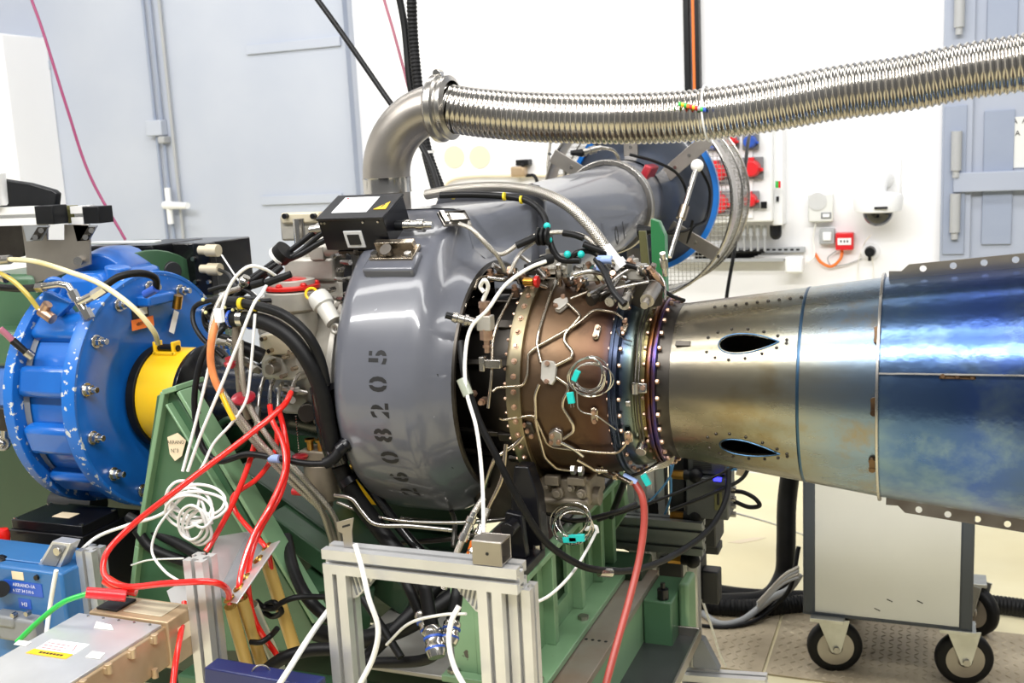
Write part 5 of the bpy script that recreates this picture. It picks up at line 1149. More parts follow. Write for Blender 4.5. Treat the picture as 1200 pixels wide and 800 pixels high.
for py in (540, 549): c = PY(852, py, .5); part(eb, 'blue_socket', MB().cyl(c, c+XU*.014, .006, n=10).cyl(c+XU*.014, c+XU*.026, .004, n=8), M['blue_cable'])
for px, py in ((795, 556), (795, 604), (792, 655)): c = PY(px, py, .46); part(eb, 'brass_gland', MB().cyl(c-XU*.02, c+XU*.015, .012, n=6), M['brass']); part(eb, 'cable_boot', MB().cyl(c+XU*.015, c+XU*.05, .014, .012, 12).ball(c+XU*.045, .02, 12), M['black_rubber'])

# ================================================================== TROLLEY ON CASTORS
ct = root('castor_trolley', 'grey panelled trolley cabinet on four castors behind the exhaust', 'trolley', (.72, 1.25, 0))
cx0, cx1, cy0, cy1, cz0, cz1 = .482, .965, 1.05, 1.47, .185, .86
part(ct, 'side_panel', MB().span((cx0+.03, cy0+.004, cz0+.008), (cx1-.03, cy0+.016, cz1)), M['cart_panel'], .001)
part(ct, 'cabinet_core', MB().span((cx0+.012, cy0+.016, cz0+.004), (cx1-.012, cy1, cz1)), M['cart_frame'])
for xa in (cx0, cx1-.038): part(ct, 'corner_post', MB().span((xa, cy0, cz0), (xa+.038, cy0+.05, cz1+.01)), M['cart_frame'], .008)
part(ct, 'bottom_rail', MB().span((cx0, cy0+.002, cz0-.002), (cx1, cy0+.02, cz0+.008)), M['cart_frame'], .001)
for x, z in ((.735, .255), (.82, .26), (.70, .222)): part(ct, 'scratch', MB().box((x, cy0+.0036, z), (.018, .0008, .003), Matrix.Rotation(.4, 3, 'Y')), M['ink'])
def castor(x, y, a):
    u = Vector((cos(a), sin(a), 0)); w = Vector((-sin(a), cos(a), 0)); c = Vector((x, y, .083))
    o = part(ct, 'castor_fork', MB().box((x-.02*u.x, y-.02*u.y, cz0-.006), (.1, .085, .012)), M['zinc'], .001)
    for s in (-1, 1):
        pts = [c+w*s*.028+u*.014-ZU*.01, c+w*s*.028-u*.014-ZU*.01, c+w*s*.028-u*.055+ZU*.095, c+w*s*.028+u*.04+ZU*.095]
        part(ct, 'fork_leg', MB().plate(pts, .004*s), M['zinc'], .001)
    part(ct, 'castor_wheel', MB().lathe([(-.02, .055), (-.021, .066), (-.018, .078), (-.008, .083), (.008, .083), (.018, .078), (.021, .066), (.02, .055)], c, w, 48), M['black_rubber'], auto=50)
    part(ct, 'wheel_hub', MB().lathe([(-.02, .058), (-.014, .05), (-.012, .03), (-.024, .018), (.024, .018), (.012, .03), (.014, .05), (.02, .058)], c, w, 32, True, True), M['steel_satin'], auto=40)
    part(ct, 'axle_bolt', MB().cyl(c-w*.04, c+w*.04, .011, n=6), M['steel'])
M['zinc'] = mat('zinc', 'CFCFC8', .33, .8, 'BBBBB3', 14)
castor(.575, 1.07, .25); castor(.945, 1.09, .2); castor(.985, 1.45, -.6); castor(.56, 1.44, .4)

# ================================================================== FOREGROUND ALUMINIUM FRAME
af = root('aluminium_portal_frame', 'bare aluminium profile portal frame in the front of the bed', 'frame', (.02, -.58, 0))
YF = -.578
mb = MB(); profile45(mb, (-.165, YF, .932), (.21, YF, .932), YU); part(af, 'cross_beam', mb, M['alu'])
for xx in (-.142, .158):
    mb = MB(); profile45(mb, (xx, YF, .0), (xx, YF, .9095), XU); part(af, 'post', mb, M['alu'])
    mb = MB(); profile45(mb, (xx+.045, YF+.02, .0), (xx+.045, YF+.02, .9095), XU, .04) if xx > 0 else None
    if mb.v: part(af, 'post', mb, M['alu'])
def angle_bracket(par, c, sx, m='alu'):
    x = c.x; mb = MB().prism([(0, 0), (.05*sx, 0), (.042*sx, -.012), (.012*sx, -.046), (0, -.05)], c, XU, ZU, -.034)
    o = part(par, 'angle_bracket', mb, M[m], .001)
    r = MB()
    for k in range(5):
        h = .006+.03*(1-k/5); r.box(c+Vector(((.006+k*.0075)*sx, -.0005, -.006-h/2)), (.0035, .002, h), Matrix.Rotation(-.25*sx, 3, 'Y'))
    part(o, 'bracket_rib', r, M['grey_paint'], kind='stuff')
angle_bracket(af, Vector((-.119, YF-.005, .909)), 1); angle_bracket(af, Vector((.135, YF-.005, .909)), -1)
sq = root('square_tube_offcut', 'short square steel tube sitting on the aluminium frame', 'tube', (.18, -.58, .955))
h = .022; w2 = .002; c = PY(571, 651, -.6); cx = c.x
def hollow(x0, x1, y0, y1, z0, z1, t): return MB().span((x0, y0, z0), (x1, y1, z0+t)).span((x0, y0, z1-t), (x1, y1, z1)).span((x0, y0, z0+t), (x0+t, y1, z1-t)).span((x1-t, y0, z0+t), (x1, y1, z1-t))
mb = MB(); x0q, x1q, y0q, y1q, z0q, z1q = cx-.028, cx+.026, -.6, -.556, .956, .998
mb.span((x0q, y0q, z0q), (x1q, y0q+.003, z1q)).span((x0q, y1q-.003, z0q), (x1q, y1q, z1q)).span((x0q, y0q+.003, z0q), (x1q, y1q-.003, z0q+.003)).span((x0q, y0q+.003, z1q-.003), (x1q, y1q-.003, z1q))
part(sq, 'tube_wall', mb, M['steel_satin'], .001); part(sq, 'hole', MB().cyl((cx-.0, -.6006, .977), (cx, -.599, .977), .003), M['ink'])
tb2 = root('steel_tab', 'small stamped steel tab standing on the left of frame', 'bracket', PY(408, 642, -.58))
pts = L((404, 640, -.58), (414, 640, -.58), (413, 622, -.58), (415, 606, -.58), (395, 611, -.58), (397, 622, -.58), (402, 624, -.58)); part(tb2, 'tab_plate', MB().plate(pts, .003), M['steel_satin'], .0005)
part(tb2, 'slot', MB().plate(L((401, 616, -.5835), (410, 613.5, -.5835), (410, 616, -.5835), (401, 618.5, -.5835)), .001), M['ink'])
# other posts
def lonepost(label, px, py, Y, zb, m='alu', s=.045):
    p = PY(px, py, Y); r = root('profile_post', label, 'post', (p.x+s/2, Y+s/2, zb)); mb = MB(); profile45(mb, (p.x+s/2, Y+s/2, zb), (p.x+s/2, Y+s/2, p.z), XU, s); part(r, 'profile', mb, M[m]); return r, p
r1_, p1_ = lonepost('bare aluminium post carrying the red hose holder', 214, 656, -.6, .3)
part(r1_, 'foot_connector', MB().span((p1_.x+.03, -.6, .58), (p1_.x+.075, -.585, .64)), M['grey_paint'], .002)
r2_, p2_ = lonepost('short aluminium post between the blue box and the black box', 88, 645, -.45, .3)
o = part(r2_, 'angle_bracket', MB().plate(L((61, 634, -.47), (83, 637, -.47), (69, 668, -.47), (43, 664, -.47)), .03), M['alu'], .001)
part(o, 'bracket_recess', MB().plate(L((62, 638, -.4715), (77, 640.5, -.4715), (66, 663, -.4715), (49, 660.5, -.4715)), -.001), M['grey_paint'])
c = PY(69, 645, -.472); part(o, 'bracket_screw', MB().cyl(c, c-YU*.008, .009, n=14), M['steel_bright'])
part(r2_, 'side_profile', pspan(MB(), 69, 668, 88, 720, -.455, .03), M['alu'], .001)
# red-hose holder with tubes
hh = root('hose_holder', 'bent aluminium plate with holes holding the red hoses', 'holder', PY(290, 690, -.52))
A0, A1 = PY(268, 706, -.58), PY(318, 638, -.42); B0, B1 = PY(277, 708, -.6), PY(328, 636, -.44)
up = (A1-A0).normalized()
part(hh, 'hole_plate', MB().plate([PY(264, 704, -.56), PY(278, 708, -.6), PY(329, 634, -.44), PY(312, 640, -.42)], .003), M['alu'], .001)
part(hh, 'back_plate', MB().plate([PY(255, 628, -.38), PY(292, 622, -.34), PY(262, 690, -.5), PY(240, 668, -.52)], .003), M['alu'], .001)
part(hh, 'side_plate', MB().plate([PY(292, 622, -.34), PY(316, 640, -.42), PY(266, 702, -.56), PY(246, 690, -.5)], .003), M['grey_paint'], .001)
part(hh, 'left_wing', MB().plate([PY(195, 692, -.5), PY(215, 680, -.5), PY(232, 672, -.5), (PY(236, 700, -.52)), PY(205, 720, -.54)], .003), M['alu'], .001)
HO = [(269, 702, -.575), (280, 689, -.545), (288, 677, -.515), (303, 656, -.47), (313, 641, -.43)]
for q in HO:
    c = PY(*q); n_ = (PY(278, 708, -.6)-PY(264, 704, -.56)).cross(up).normalized(); n_ = n_ if n_.z > 0 else -n_
    part(hh, 'grommet', MB().torus(c+n_*.002, n_, .0095, .0028, 20, 6), M['brass'])
mm = 0
for lb, a, b, r, m in (('leftmost amber plastic tube hanging from the hose holder', (270, 710, -.55), (292, 790, -.5), .0125, 'tan_tube'), ('second amber plastic tube from the left in the holder', (283, 700, -.53), (312, 795, -.46), .0125, 'tan_tube'), ('clear plastic tube hanging from the hose holder', (295, 708, -.5), (328, 785, -.42), .0125, 'clear_tube'), ('rightmost and longest amber plastic tube in the hose holder', (311, 652, -.42), (345, 760, -.4), .0135, 'tan_tube')):
    one('sight_tube', MB().cyl(PY(*a), PY(*b), r, n=20, cap=False), M[m], lb, 'tube')
for lb, pts in (('black foam loop tied round the rightmost amber tube', [(300, 704, -.46), (310, 712, -.45), (322, 712, -.45), (330, 706, -.45), (346, 700, -.44), (380, 699, -.4)]), ('black tie strap round the clear plastic tube', [(294, 752, -.52), (306, 752, -.52), (318, 744, -.5), (325, 736, -.5)]), ('black coiled loop hanging behind the amber tubes', [(308, 716, -.44), (318, 722, -.43), (330, 716, -.44), (322, 706, -.45), (312, 708, -.44)])):
    cable(lb, L(*pts), .006, 'black_rubber', 'strap', 'strap')
nb = root('navy_beam', 'dark blue steel beam across the front bottom edge', 'beam', PY(310, 800, -.66)); pts = L((255, 770, -.64), (382, 792, -.64), (384, 860, -.64), (255, 860, -.64))
part(nb, 'beam_face', MB().plate(pts, -.04), M['navy'], .003)
part(nb, 'brass_lug', pspan(MB(), 263, 785, 287, 810, -.67, .02), M['gold_chromate'], .006)
part(nb, 'ring', MB().torus(PY(306, 790, -.66), Vector((.5, -1, .2)), .017, .0016, 24, 6), M['steel'])

# ================================================================== BOXES AT LOWER LEFT
ec = root('control_unit', 'gold and grey flat control unit with yellow warning label', 'electronics box', (-.58, -.8, .7))
EXa, EXb, EYa, EYb, EZ = -.684, -.482, -.98, -.664, .8
part(ec, 'lid', MB().span((EXa, EYa, EZ-.006), (EXb-.004, EYb, EZ)), M['alu'], .001)
part(ec, 'body', MB().span((EXa+.004, EYa, EZ-.085), (EXb, EYb+.01, EZ-.006)), M['gold_chromate'], .004)
part(ec, 'end_cover', MB().span((EXa+.02, EYb+.004, EZ-.09), (EXb+.006, EYb+.085, EZ+.004)), M['gold_chromate'], .003)
part(ec, 'end_cover_top', MB().span((EXa+.09, EYb+.02, EZ+.004), (EXb-.02, EYb+.075, EZ+.006)), M['cream_cast'], .001)
part(ec, 'purple_board', MB().span((EXa+.03, EYb+.015, EZ+.004), (EXa+.08, EYb+.07, EZ+.009)), M['ink'], .001)
for k in range(5):
    y = EYb-.03-k*.06; part(ec, 'lid_lug', MB().cyl((EXb+.004, y, EZ-.022), (EXb+.004, y, EZ-.004), .007, n=12).span((EXb-.004, y-.009, EZ-.02), (EXb+.006, y+.009, EZ-.008)), M['gold_chromate'], .001)
    part(ec, 'side_lug', MB().cyl((EXb+.004, y-.01, EZ-.085), (EXb+.004, y-.01, EZ-.068), .006, n=12), M['gold_chromate'])
mb = MB()
for k in range(5): mb.cyl((EXa+.03+k*.037, EYb-.008, EZ), (EXa+.03+k*.037, EYb-.008, EZ+.002), .0025, n=8)
part(ec, 'lid_screw', mb, M['steel'], kind='stuff')
def quad(par, name, a, b, c, d, z, m, t=.0006): return part(par, name, MB().plate([PZ(*a, z), PZ(*b, z), PZ(*c, z), PZ(*d, z)], t), M[m])
w_ = quad(ec, 'white_label', (42, 760), (86, 767), (105, 755), (60, 749), EZ+.0002, 'label_white'); y_ = quad(ec, 'yellow_label', (30, 765), (77, 772), (86, 766.5), (40, 760), EZ+.0004, 'yellow')
mb = MB()
for k in range(3): mb.plate([PZ(46+k*5, 758-k*2.6, EZ+.001), PZ(72+k*5, 762.3-k*2.6, EZ+.001), PZ(72.6+k*5, 761.8-k*2.6, EZ+.001), PZ(46.6+k*5, 757.5-k*2.6, EZ+.001)], .0003)
mb.plate([PZ(84, 763, EZ+.001), PZ(90, 755, EZ+.001), PZ(91, 755, EZ+.001), PZ(85, 763, EZ+.001)], .0003)
part(w_, 'print_line', mb, M['ink_red'], kind='stuff')
mb = MB()
for k in range(7): mb.plate([PZ(45+k*4, 764.6+k*.6, EZ+.0011), PZ(48+k*4, 765+k*.6, EZ+.0011), PZ(50.5+k*4, 763.4+k*.6, EZ+.0011), PZ(47.5+k*4, 763+k*.6, EZ+.0011)], .0003)
part(y_, 'print_mark', mb, M['ink'], kind='stuff')
for q in ((110, 736, 133, 738, 130, 732, 113, 728), (16, 755, 30, 757, 37, 752, 22, 750), (100, 770, 117, 772, 123, 765, 108, 763)): quad(ec, 'tape_scrap', q[0:2], q[2:4], q[4:6], q[6:8], EZ+.0008, 'tape_white')
part(ec, 'side_sticker', MB().span((EXb+.006, EYb+.03, EZ-.05), (EXb+.007, EYb+.065, EZ-.02)), M['label_cream'])
bk2 = root('black_junction_box', 'black square box with small orange label on its lid', 'electronics box', (-1.16, -.19, .55))
part(bk2, 'case', MB().span((-1.29, -.265, .55), (-1.055, -.06, .775)), M['black_metal'], .003); part(bk2, 'lid', MB().span((-1.283, -.26, .775), (-1.058, -.134, .8)), M['black_metal'], .002)
part(bk2, 'lid_label', MB().span((-1.19, -.22, .8), (-1.135, -.185, .8008)), M['label_cream'])
mb = MB()
for x, y in ((-1.275, -.252), (-1.066, -.252), (-1.275, -.142), (-1.066, -.142)): mb.cyl((x, y, .8), (x, y, .803), .006, n=8)
part(bk2, 'lid_screw', mb, M['steel'], kind='stuff')
bb = root('blue_test_box', 'blue metal terminal box with white lettering at the left edge', 'electronics box', (-1.05, -.45, .5))
bx1 = PY(75, 700, -.5).x; bz = PY(40, 668, -.5).z
part(bb, 'case', MB().span((-1.35, -.5, .5), (bx1, -.36, bz)), M['blue_box'], .006)
part(bb, 'top_plate', MB().span((-1.35, -.47, bz), (bx1-.075, -.39, bz+.004)), M['blue_box'], .002)
mb = MB()
for x, y in ((bx1-.085, -.46), (bx1-.085, -.4)): mb.cyl((x, y, bz+.004), (x, y, bz+.009), .008, n=8)
part(bb, 'plate_screw', mb, M['label_white'], kind='stuff')
def plate_y(par, name, rect, Y, m): return pbox(par, name, rect, Y, .002, M[m], 0)
plate_y(bb, 'cream_label', (14, 670, 27, 679), -.5015, 'label_cream')
t_ = plate_y(bb, 'name_plate', (6, 682, 49, 697), -.5015, 'blue_tie')
text(t_, 'ARRANO-1A', .0115, PY(28, 686, -.5035), XU, ZU, 'label_white'); text(t_, '6 527 34 510 6', .0098, PY(27.5, 692.5, -.5035), XU, ZU, 'label_white')
t_ = plate_y(bb, 'tag_plate', (22, 702, 36, 713), -.5015, 'blue_tie'); text(t_, 'H3', .0135, PY(29, 708, -.5035), XU, ZU, 'label_white')
c = PY(44, 676, -.5); part(bb, 'case_screw', MB().cyl(c, c-YU*.006, .006, n=10), M['steel_dark'])
part(bb, 'black_knob', MB().ball(PY(1, 660, -.47), .02, 14), M['black_plastic']); part(bb, 'black_socket', MB().cyl(PY(1, 690, -.5), PY(1, 690, -.53), .018, n=18), M['black_plastic'])
hc = root('connector_housing', 'grey cast multi-pole connector housing on the blue box', 'connector', PY(20, 750, -.53))
pbox(hc, 'hood', (-12, 724, 39, 752), -.53, .05, M['grey_paint'], .008); pbox(hc, 'cover', (-12, 722, 15, 735), -.535, .04, M['grey_paint'], .006)
mb = MB()
for px, py in ((19, 719), (35, 717), (2, 742)): c = PY(px, py, -.52); mb.cyl(c, c-YU*.012, .006, n=8)
part(hc, 'screw', mb, M['steel'], kind='stuff')
one('orange_knob', MB().lathe([(0, .02), (.02, .022), (.03, .018), (.034, .0)], PY(2, 634, -.3), ZU, 20, True), M['red_hose'], 'orange-red knob at the far left edge beside black box', 'knob')

# ================================================================== UPPER LEFT RAIL AND BOXES
ur = root('upper_profile_rail', 'aluminium rail with black end caps above the dynamometer', 'rail', PY(70, 330, -.08))
YR = -.1
p = PY(-10, 252, YR); q = PY(62, 252, YR); mb = MB(); profile45(mb, (p.x-.1, YR+.022, q.z), (q.x, YR+.022, q.z), YU, .046); part(ur, 'profile', mb, M['alu_white'])
p = PY(84, 252, YR+.05); q2 = PY(98, 252, YR+.05); mb = MB(); profile45(mb, (p.x, YR+.07, q2.z), (q2.x, YR+.07, q2.z), YU, .046); part(ur, 'profile', mb, M['alu_white'])
pbox(ur, 'end_cap', (41, 241, 62, 263), YR-.003, .05, M['black_plastic'], .002); pbox(ur, 'end_cap', (97, 242, 116, 262), YR+.045, .05, M['black_plastic'], .002)
pbox(ur, 'joint_channel', (60, 241, 86, 262), YR+.06, .02, M['olive'], .001)
for x0q, x1q, Yq in ((26, 58, YR), (85, 114, YR+.03)):
    pts = [(x0q, 263), (x1q, 264), (x1q-10, 282), (x0q+5, 283)]
    o = part(ur, 'angle_bracket', MB().plate(L(*[(a, b, Yq) for a, b in pts]), .004), M['grey_paint'], .001)
    pts2 = [(x0q+18, 266), (x1q-2, 266), (x1q-12, 280), (x0q+9, 281)]
    part(o, 'bracket_recess', MB().plate(L(*[(a, b, Yq-.005) for a, b in pts2]), .001), M['steel_dark'])
    part(o, 'screw', MB().cyl(PY(x0q+22, 270, Yq-.004), PY(x0q+22, 270, Yq-.012), .007, n=8).cyl(PY(x0q+15, 278, Yq-.004), PY(x0q+15, 278, Yq-.012), .007, n=8), M['steel_bright'])
Yp = YR+.03
part(ur, 'support_plate', MB().plate(L((25, 263, Yp), (55, 263, Yp), (55, 281, Yp), (75, 281, Yp), (75, 263, Yp), (104, 263, Yp), (106, 310, Yp), (32, 335, Yp), (30, 300, Yp)), .006), M['steel_satin'], .001)
part(ur, 'support_plate', MB().plate(L((-10, 264, Yp+.1), (28, 264, Yp+.1), (28, 300, Yp+.1), (-10, 310, Yp+.1)), .006), M['steel_dark'], .001)
part(ur, 'plate_bolt', MB().cyl(PY(91, 306, Yp), PY(91, 306, Yp-.015), .011, n=12), M['steel_bright'])
one('curved_black_shield', MB().plate(L((-30, 205, .02), (0, 208, .02), (40, 214, .02), (68, 222, .02), (73, 226, .02), (71, 244, .02), (-30, 244, .02)), -.02), M['black_plastic'], 'black curved shield above the aluminium rail', 'shield', bev=.004)
one('white_cup', MB().lathe([(0, .02), (.005, .024), (.08, .027), (.082, .022)], PY(-2, 241, -.1), ZU, 24, True, True), M['alu_white'], 'pale grey cylindrical cup at the far left edge', 'cup')
mo = root('sensor_box', 'long black actuator box with grey plugs behind the dynamometer', 'actuator', PY(180, 345, .25))
pbox(mo, 'left_case', (104, 288, 136, 330), .26, .2, M['black_metal'], .004); pbox(mo, 'cover_block', (135, 288, 181, 330), .2, .22, M['black_metal'], .004)
pbox(mo, 'long_case', (178, 285, 246, 345), .28, .2, M['black_cover'], .004); pbox(mo, 'end_plate', (228, 285, 247, 346), .24, .03, M['black_metal'], .003)
part(mo, 'top_plate', pspan(MB(), 104, 283, 181, 286, .19, .03), M['alu_white'], .002)
part(mo, 'motor', MB().cyl(PY(184, 315, .24), PY(203, 318, .2), .034, .026, 24), M['rack_dark'], .002)
mb = MB()
for k in range(5): c = PY(182+k*.6, 300+k*8, .25); mb.cyl(c, c-YU*.02, .007, n=8)
part(mo, 'terminal', mb, M['brass'], kind='stuff')
for px, py in ((234, 293), (236, 315)):
    a = PY(px, py, .22); b = PY(px+22, py+.5, .22); part(mo, 'grey_plug', MB().cyl(a, a+(b-a)*.45, .012, n=16).cyl(a+(b-a)*.4, b, .0165, n=18), M['cream_cast'])
for px, py in ((228, 303), (231, 330), (246, 330), (228, 337)): c = PY(px, py, .24); part(mo, 'screw', MB().cyl(c, c-YU*.01, .006, n=8), M['steel'])
part(mo, 'lower_bracket', pspan(MB(), 185, 342, 212, 352, .25, .1), M['steel_dark'], .002)

# ================================================================== HOSES AND CABLES
RH = 'red silicone hoses'
cable('red hose sweeping low left and back into the holder', L((341, 460, -.3), (333, 474, -.34), (300, 503, -.4), (215, 568, -.5), (150, 620, -.56), (124, 650, -.6), (122, 672, -.62), (140, 686, -.63), (200, 683, -.64), (250, 682, -.64), (266, 690, -.6), (269, 706, -.57)), .0062, 'red_hose', 'hose', 'hose', n=12)
cable('red hose straight down from the lone steel union', L((300, 500, -.3), (297, 525, -.32), (275, 585, -.38), (250, 632, -.43), (241, 646, -.45)), .006, 'red_hose', 'hose', 'hose', n=12)
cable('red hose bowing out and running to the top grommet', L((325, 500, -.28), (322, 530, -.3), (302, 560, -.33), (273, 582, -.36), (275, 597, -.37), (300, 628, -.41), (313, 644, -.43), (318, 668, -.42)), .0055, 'red_hose', 'hose', 'hose', n=12)
cable('left red hose of the parallel pair bending into the middle grommet', L((316, 474, -.3), (319, 492, -.31), (332, 520, -.34), (334, 550, -.37), (318, 590, -.43), (296, 630, -.48), (284, 665, -.52), (280, 690, -.545), (282, 700, -.54)), .006, 'red_hose', 'hose', 'hose', n=12)
cable('right red hose of the parallel pair ending lowest in the clear tube', L((326, 477, -.29), (333, 505, -.3), (337, 540, -.34), (328, 580, -.4), (305, 620, -.45), (293, 655, -.49), (291, 690, -.51), (300, 730, -.5), (325, 768, -.47)), .006, 'red_hose', 'hose', 'hose', n=12)
cable('red hose dropping from behind the post to the bottom edge', L((216, 706, -.56), (213, 735, -.62), (206, 775, -.7), (201, 815, -.75)), .0058, 'red_hose', 'hose', 'hose', n=12)
cable('short red sleeve stub at the bend of the low red hose', L((124, 679, -.62), (140, 688, -.62), (160, 692, -.61)), .011, 'red_hose', 'sleeve', 'hose', n=14)
for k, pts in enumerate((([(356, 437, -.22), (349, 440, -.25), (342, 455, -.29)]), ([(321, 445, -.22), (317, 455, -.26), (316, 474, -.3)]), ([(331, 448, -.22), (327, 458, -.26), (326, 477, -.29)]), ([(309, 443, -.22), (304, 462, -.27), (300, 500, -.3)]))):
    part(gb, 'drain_spigot', MB().tube(L(*pts), .0045, 10), M['steel'])
part(gb, 'drain_union', MB().cyl(PY(302, 477, -.285), PY(300, 491, -.295), .0085, n=6), M['steel_bright'])
# green cable with red plug
gc = root('green_test_lead', 'bright green lead with red plug over the control unit', 'cable', PY(60, 720, -.62))
part(gc, 'lead', MB().tube(L((20, 752, -.74), (45, 728, -.72), (75, 705, -.7), (104, 695, -.68)), .0052, 12), M['green_cable']); part(gc, 'red_plug', MB().cyl(PY(101, 694, -.68), PY(148, 698, -.64), .0105, .0115, 18), M['red_plastic'], .001)
# white cables
W = 'white sensor cables'
def white(lb, pts, r=.0042): cable(lb, L(*pts), r, 'white_cable', 'sensor_cable', 'cable')
white('white cable arching over the black harness and down to pedestal', [(323, 323, -.29), (310, 315, -.32), (292, 312, -.35), (272, 330, -.36), (258, 370, -.37), (245, 430, -.38), (228, 500, -.4), (214, 552, -.42)], .0035)
white('white cable crossing in front of the first one down to pedestal', [(313, 333, -.3), (306, 345, -.33), (298, 355, -.36), (280, 400, -.38), (258, 455, -.4), (235, 510, -.42), (220, 552, -.43)], .0035)
white('white cable dropping from the orange tag cable', [(299, 368, -.31), (297, 395, -.33), (293, 440, -.34), (288, 470, -.36), (272, 495, -.38), (250, 520, -.4), (238, 545, -.42), (222, 568, -.42)], .0033)
lc = []
for k in range(5):
    cx, cy, w, h, ph = 214+k*4, 590+(k % 3)*7-6, 20+k*4, 24-k*2, k*.8
    for t in range(10): a = ph+2*pi*t/10; lc.append((cx+w*cos(a)+(k % 2)*6, cy+h*sin(a)+t*.4, -.44-.006*(k % 3)-.01*sin(a*2)))
cable('tangled bundle of coiled white cable hanging on the pedestal', L(*lc), .0032, 'white_cable', 'coiled_cable', 'cable')
lc = []
for k in range(3):
    for t in range(10): a = .4+2*pi*t/10; lc.append((224+k*5+15*cos(a), 612+k*3+20*sin(a), -.46+.008*sin(a)+k*.006))
cable('lower loops of coiled white cable in front of the pedestal', L(*lc), .0032, 'white_cable', 'coiled_cable', 'cable')
white('white cable from the coil left to the short post', [(222, 575, -.45), (190, 602, -.44), (150, 615, -.42), (112, 630, -.41), (94, 645, -.43)], .0038)
white('thin white cable from the coil down behind the post', [(206, 590, -.45), (184, 620, -.46), (178, 645, -.47), (192, 668, -.5), (212, 682, -.53)], .003)
white('white twisted cable down the front of the blue test box', [(66, 668, -.53), (62, 690, -.53), (58, 715, -.53), (54, 745, -.56)], .0048)
white('thin white string below the black box', [(154, 662, -.35), (175, 656, -.4), (215, 654, -.44)], .002)
white('white twisted cable over the left of the frame', [(416, 637, -.61), (424, 665, -.62), (432, 700, -.63), (443, 735, -.63), (438, 768, -.63), (420, 805, -.64)], .005)
white('white twisted cable down the middle of the frame opening', [(538, 710, -.6), (530, 725, -.61), (526, 750, -.62), (532, 780, -.63), (548, 810, -.64)], .005)
white('white zip tie across the black connectors', [(453, 755, -.5), (480, 730, -.53), (520, 720, -.56), (546, 719, -.58)], .0028)
white('white twisted cable slanting at the bottom edge', [(392, 706, -.5), (376, 727, -.55), (360, 750, -.62), (338, 785, -.68), (322, 810, -.7)], .0055)
white('white cable straight down the front of the grey intake', [(640, 306, -.24), (620, 314, -.26), (592, 334, -.28), (572, 362, -.3), (552, 384, -.31), (545, 420, -.33), (547, 460, -.35), (558, 500, -.37), (565, 560, -.4), (567, 635, -.45)], .0037)
white('white lead from the thermocouple coil to the frame', [(699, 622, -.1), (690, 640, -.15), (670, 672, -.25), (640, 700, -.35), (602, 712, -.45)], .0032)
white('white cable hook on the end by the coil', [(686, 620, -.1), (698, 617, -.1), (700, 624, -.1)], .0045)
white('white looped tube by the sensor cube', [(566, 352, -.24), (572, 335, -.25), (568, 328, -.26), (563, 336, -.25), (567, 342, -.25)], .0042)
white('white cord across the floor beside the rack', [(818, 660, .7), (820, 690, .7), (834, 735, .75), (845, 770, .9), (850, 780, .95)], .004)
white('white wire across the cream floor behind the trolley', [(850, 598, 1.2), (880, 606, 1.5), (910, 615, 1.8), (945, 628, 2.0)], .0035)
part(en, 'cable_sleeve', MB().cyl(PY(617, 315, -.25), PY(638, 305, -.22), .0095, .008, 14).cyl(PY(636, 306, -.22), PY(645, 303, -.2), .011, n=12), M['black_rubber'])
# orange tagged hose
ot = root('tagged_braided_hose', 'braided hose with orange printed tag sleeve', 'hose', PY(262, 520, -.36))
part(ot, 'braided_hose', MB().tube(L((280, 338, -.28), (262, 346, -.33), (250, 372, -.36), (247, 410, -.38), (252, 440, -.38), (265, 465, -.38), (290, 500, -.36), (330, 545, -.33), (372, 590, -.28), (386, 625, -.25), (392, 650, -.22)), .006, 10), M['braid'])
part(ot, 'orange_sleeve', MB().tube(L((254, 376, -.368), (248, 398, -.386), (247, 425, -.388), (252, 446, -.388), (259, 460, -.386)), .0078, 10), M['orange_tag'])
part(ot, 'tag_tail', MB().tube(L((259, 460, -.386), (266, 476, -.39), (274, 492, -.39)), .0055, 8), M['yellow'])
part(ot, 'tag_head', pspan(MB(), 251, 362, 259, 378, -.39, .012), M['white_plastic'], .001)
for i, (pts, lb) in enumerate((([(262, 470, -.35), (300, 520, -.33), (345, 568, -.3), (378, 600, -.26), (398, 650, -.22)], 'upper of the paired braided steel hoses below the red hoses'), ([(282, 398, -.3), (283, 430, -.31), (290, 470, -.31), (320, 520, -.3), (360, 565, -.27), (392, 606, -.24), (402, 650, -.22)], 'lower of the paired braided steel hoses below the red hoses'))):
    cable(lb, L(*pts), .0065, 'braid', 'braided_hose', 'hose', n=10)
cable('green-grey hose with bead chain left of the valve block', L((290, 352, -.27), (279, 375, -.28), (277, 410, -.29), (281, 440, -.29), (283, 462, -.29), (292, 490, -.28)), .0095, 'cast_dark', 'drain_hose', 'hose', n=14)
one('red_drain_lever', MB().lathe([(0, .0), (0, .014), (.004, .0255), (.009, .0255), (.012, .014)], PY(286, 469, -.31), Vector((.1, -.35, 1)), 24, True, True), M['red_dark'], 'dark red round cap plate hanging on the hose', 'cap')
one('red_valve_cap', MB().lathe([(0, .009), (.006, .013), (.012, .013), (.015, .008), (.022, .008)], PY(271, 430, -.31), Vector((0, -.3, 1)), 20, True, True), M['red_dark'], 'small dark red cap left of the hose with the round plate', 'cap')
one('red_dust_cap', MB().lathe([(0, .016), (.006, .018), (.01, .012)], PY(352, 537, -.24), ZU, 20, True, True), M['red_dark'], 'dark red dust cap hanging on a bead chain', 'cap')
def chain(lb, a, b, n, r=.0022):
    mb = MB(); a = PY(*a); b = PY(*b)
    for k in range(n): mb.ball(a.lerp(b, k/(n-1)), r, 6)
    one('bead_chain', mb, M['steel_bright'], lb, 'chain')
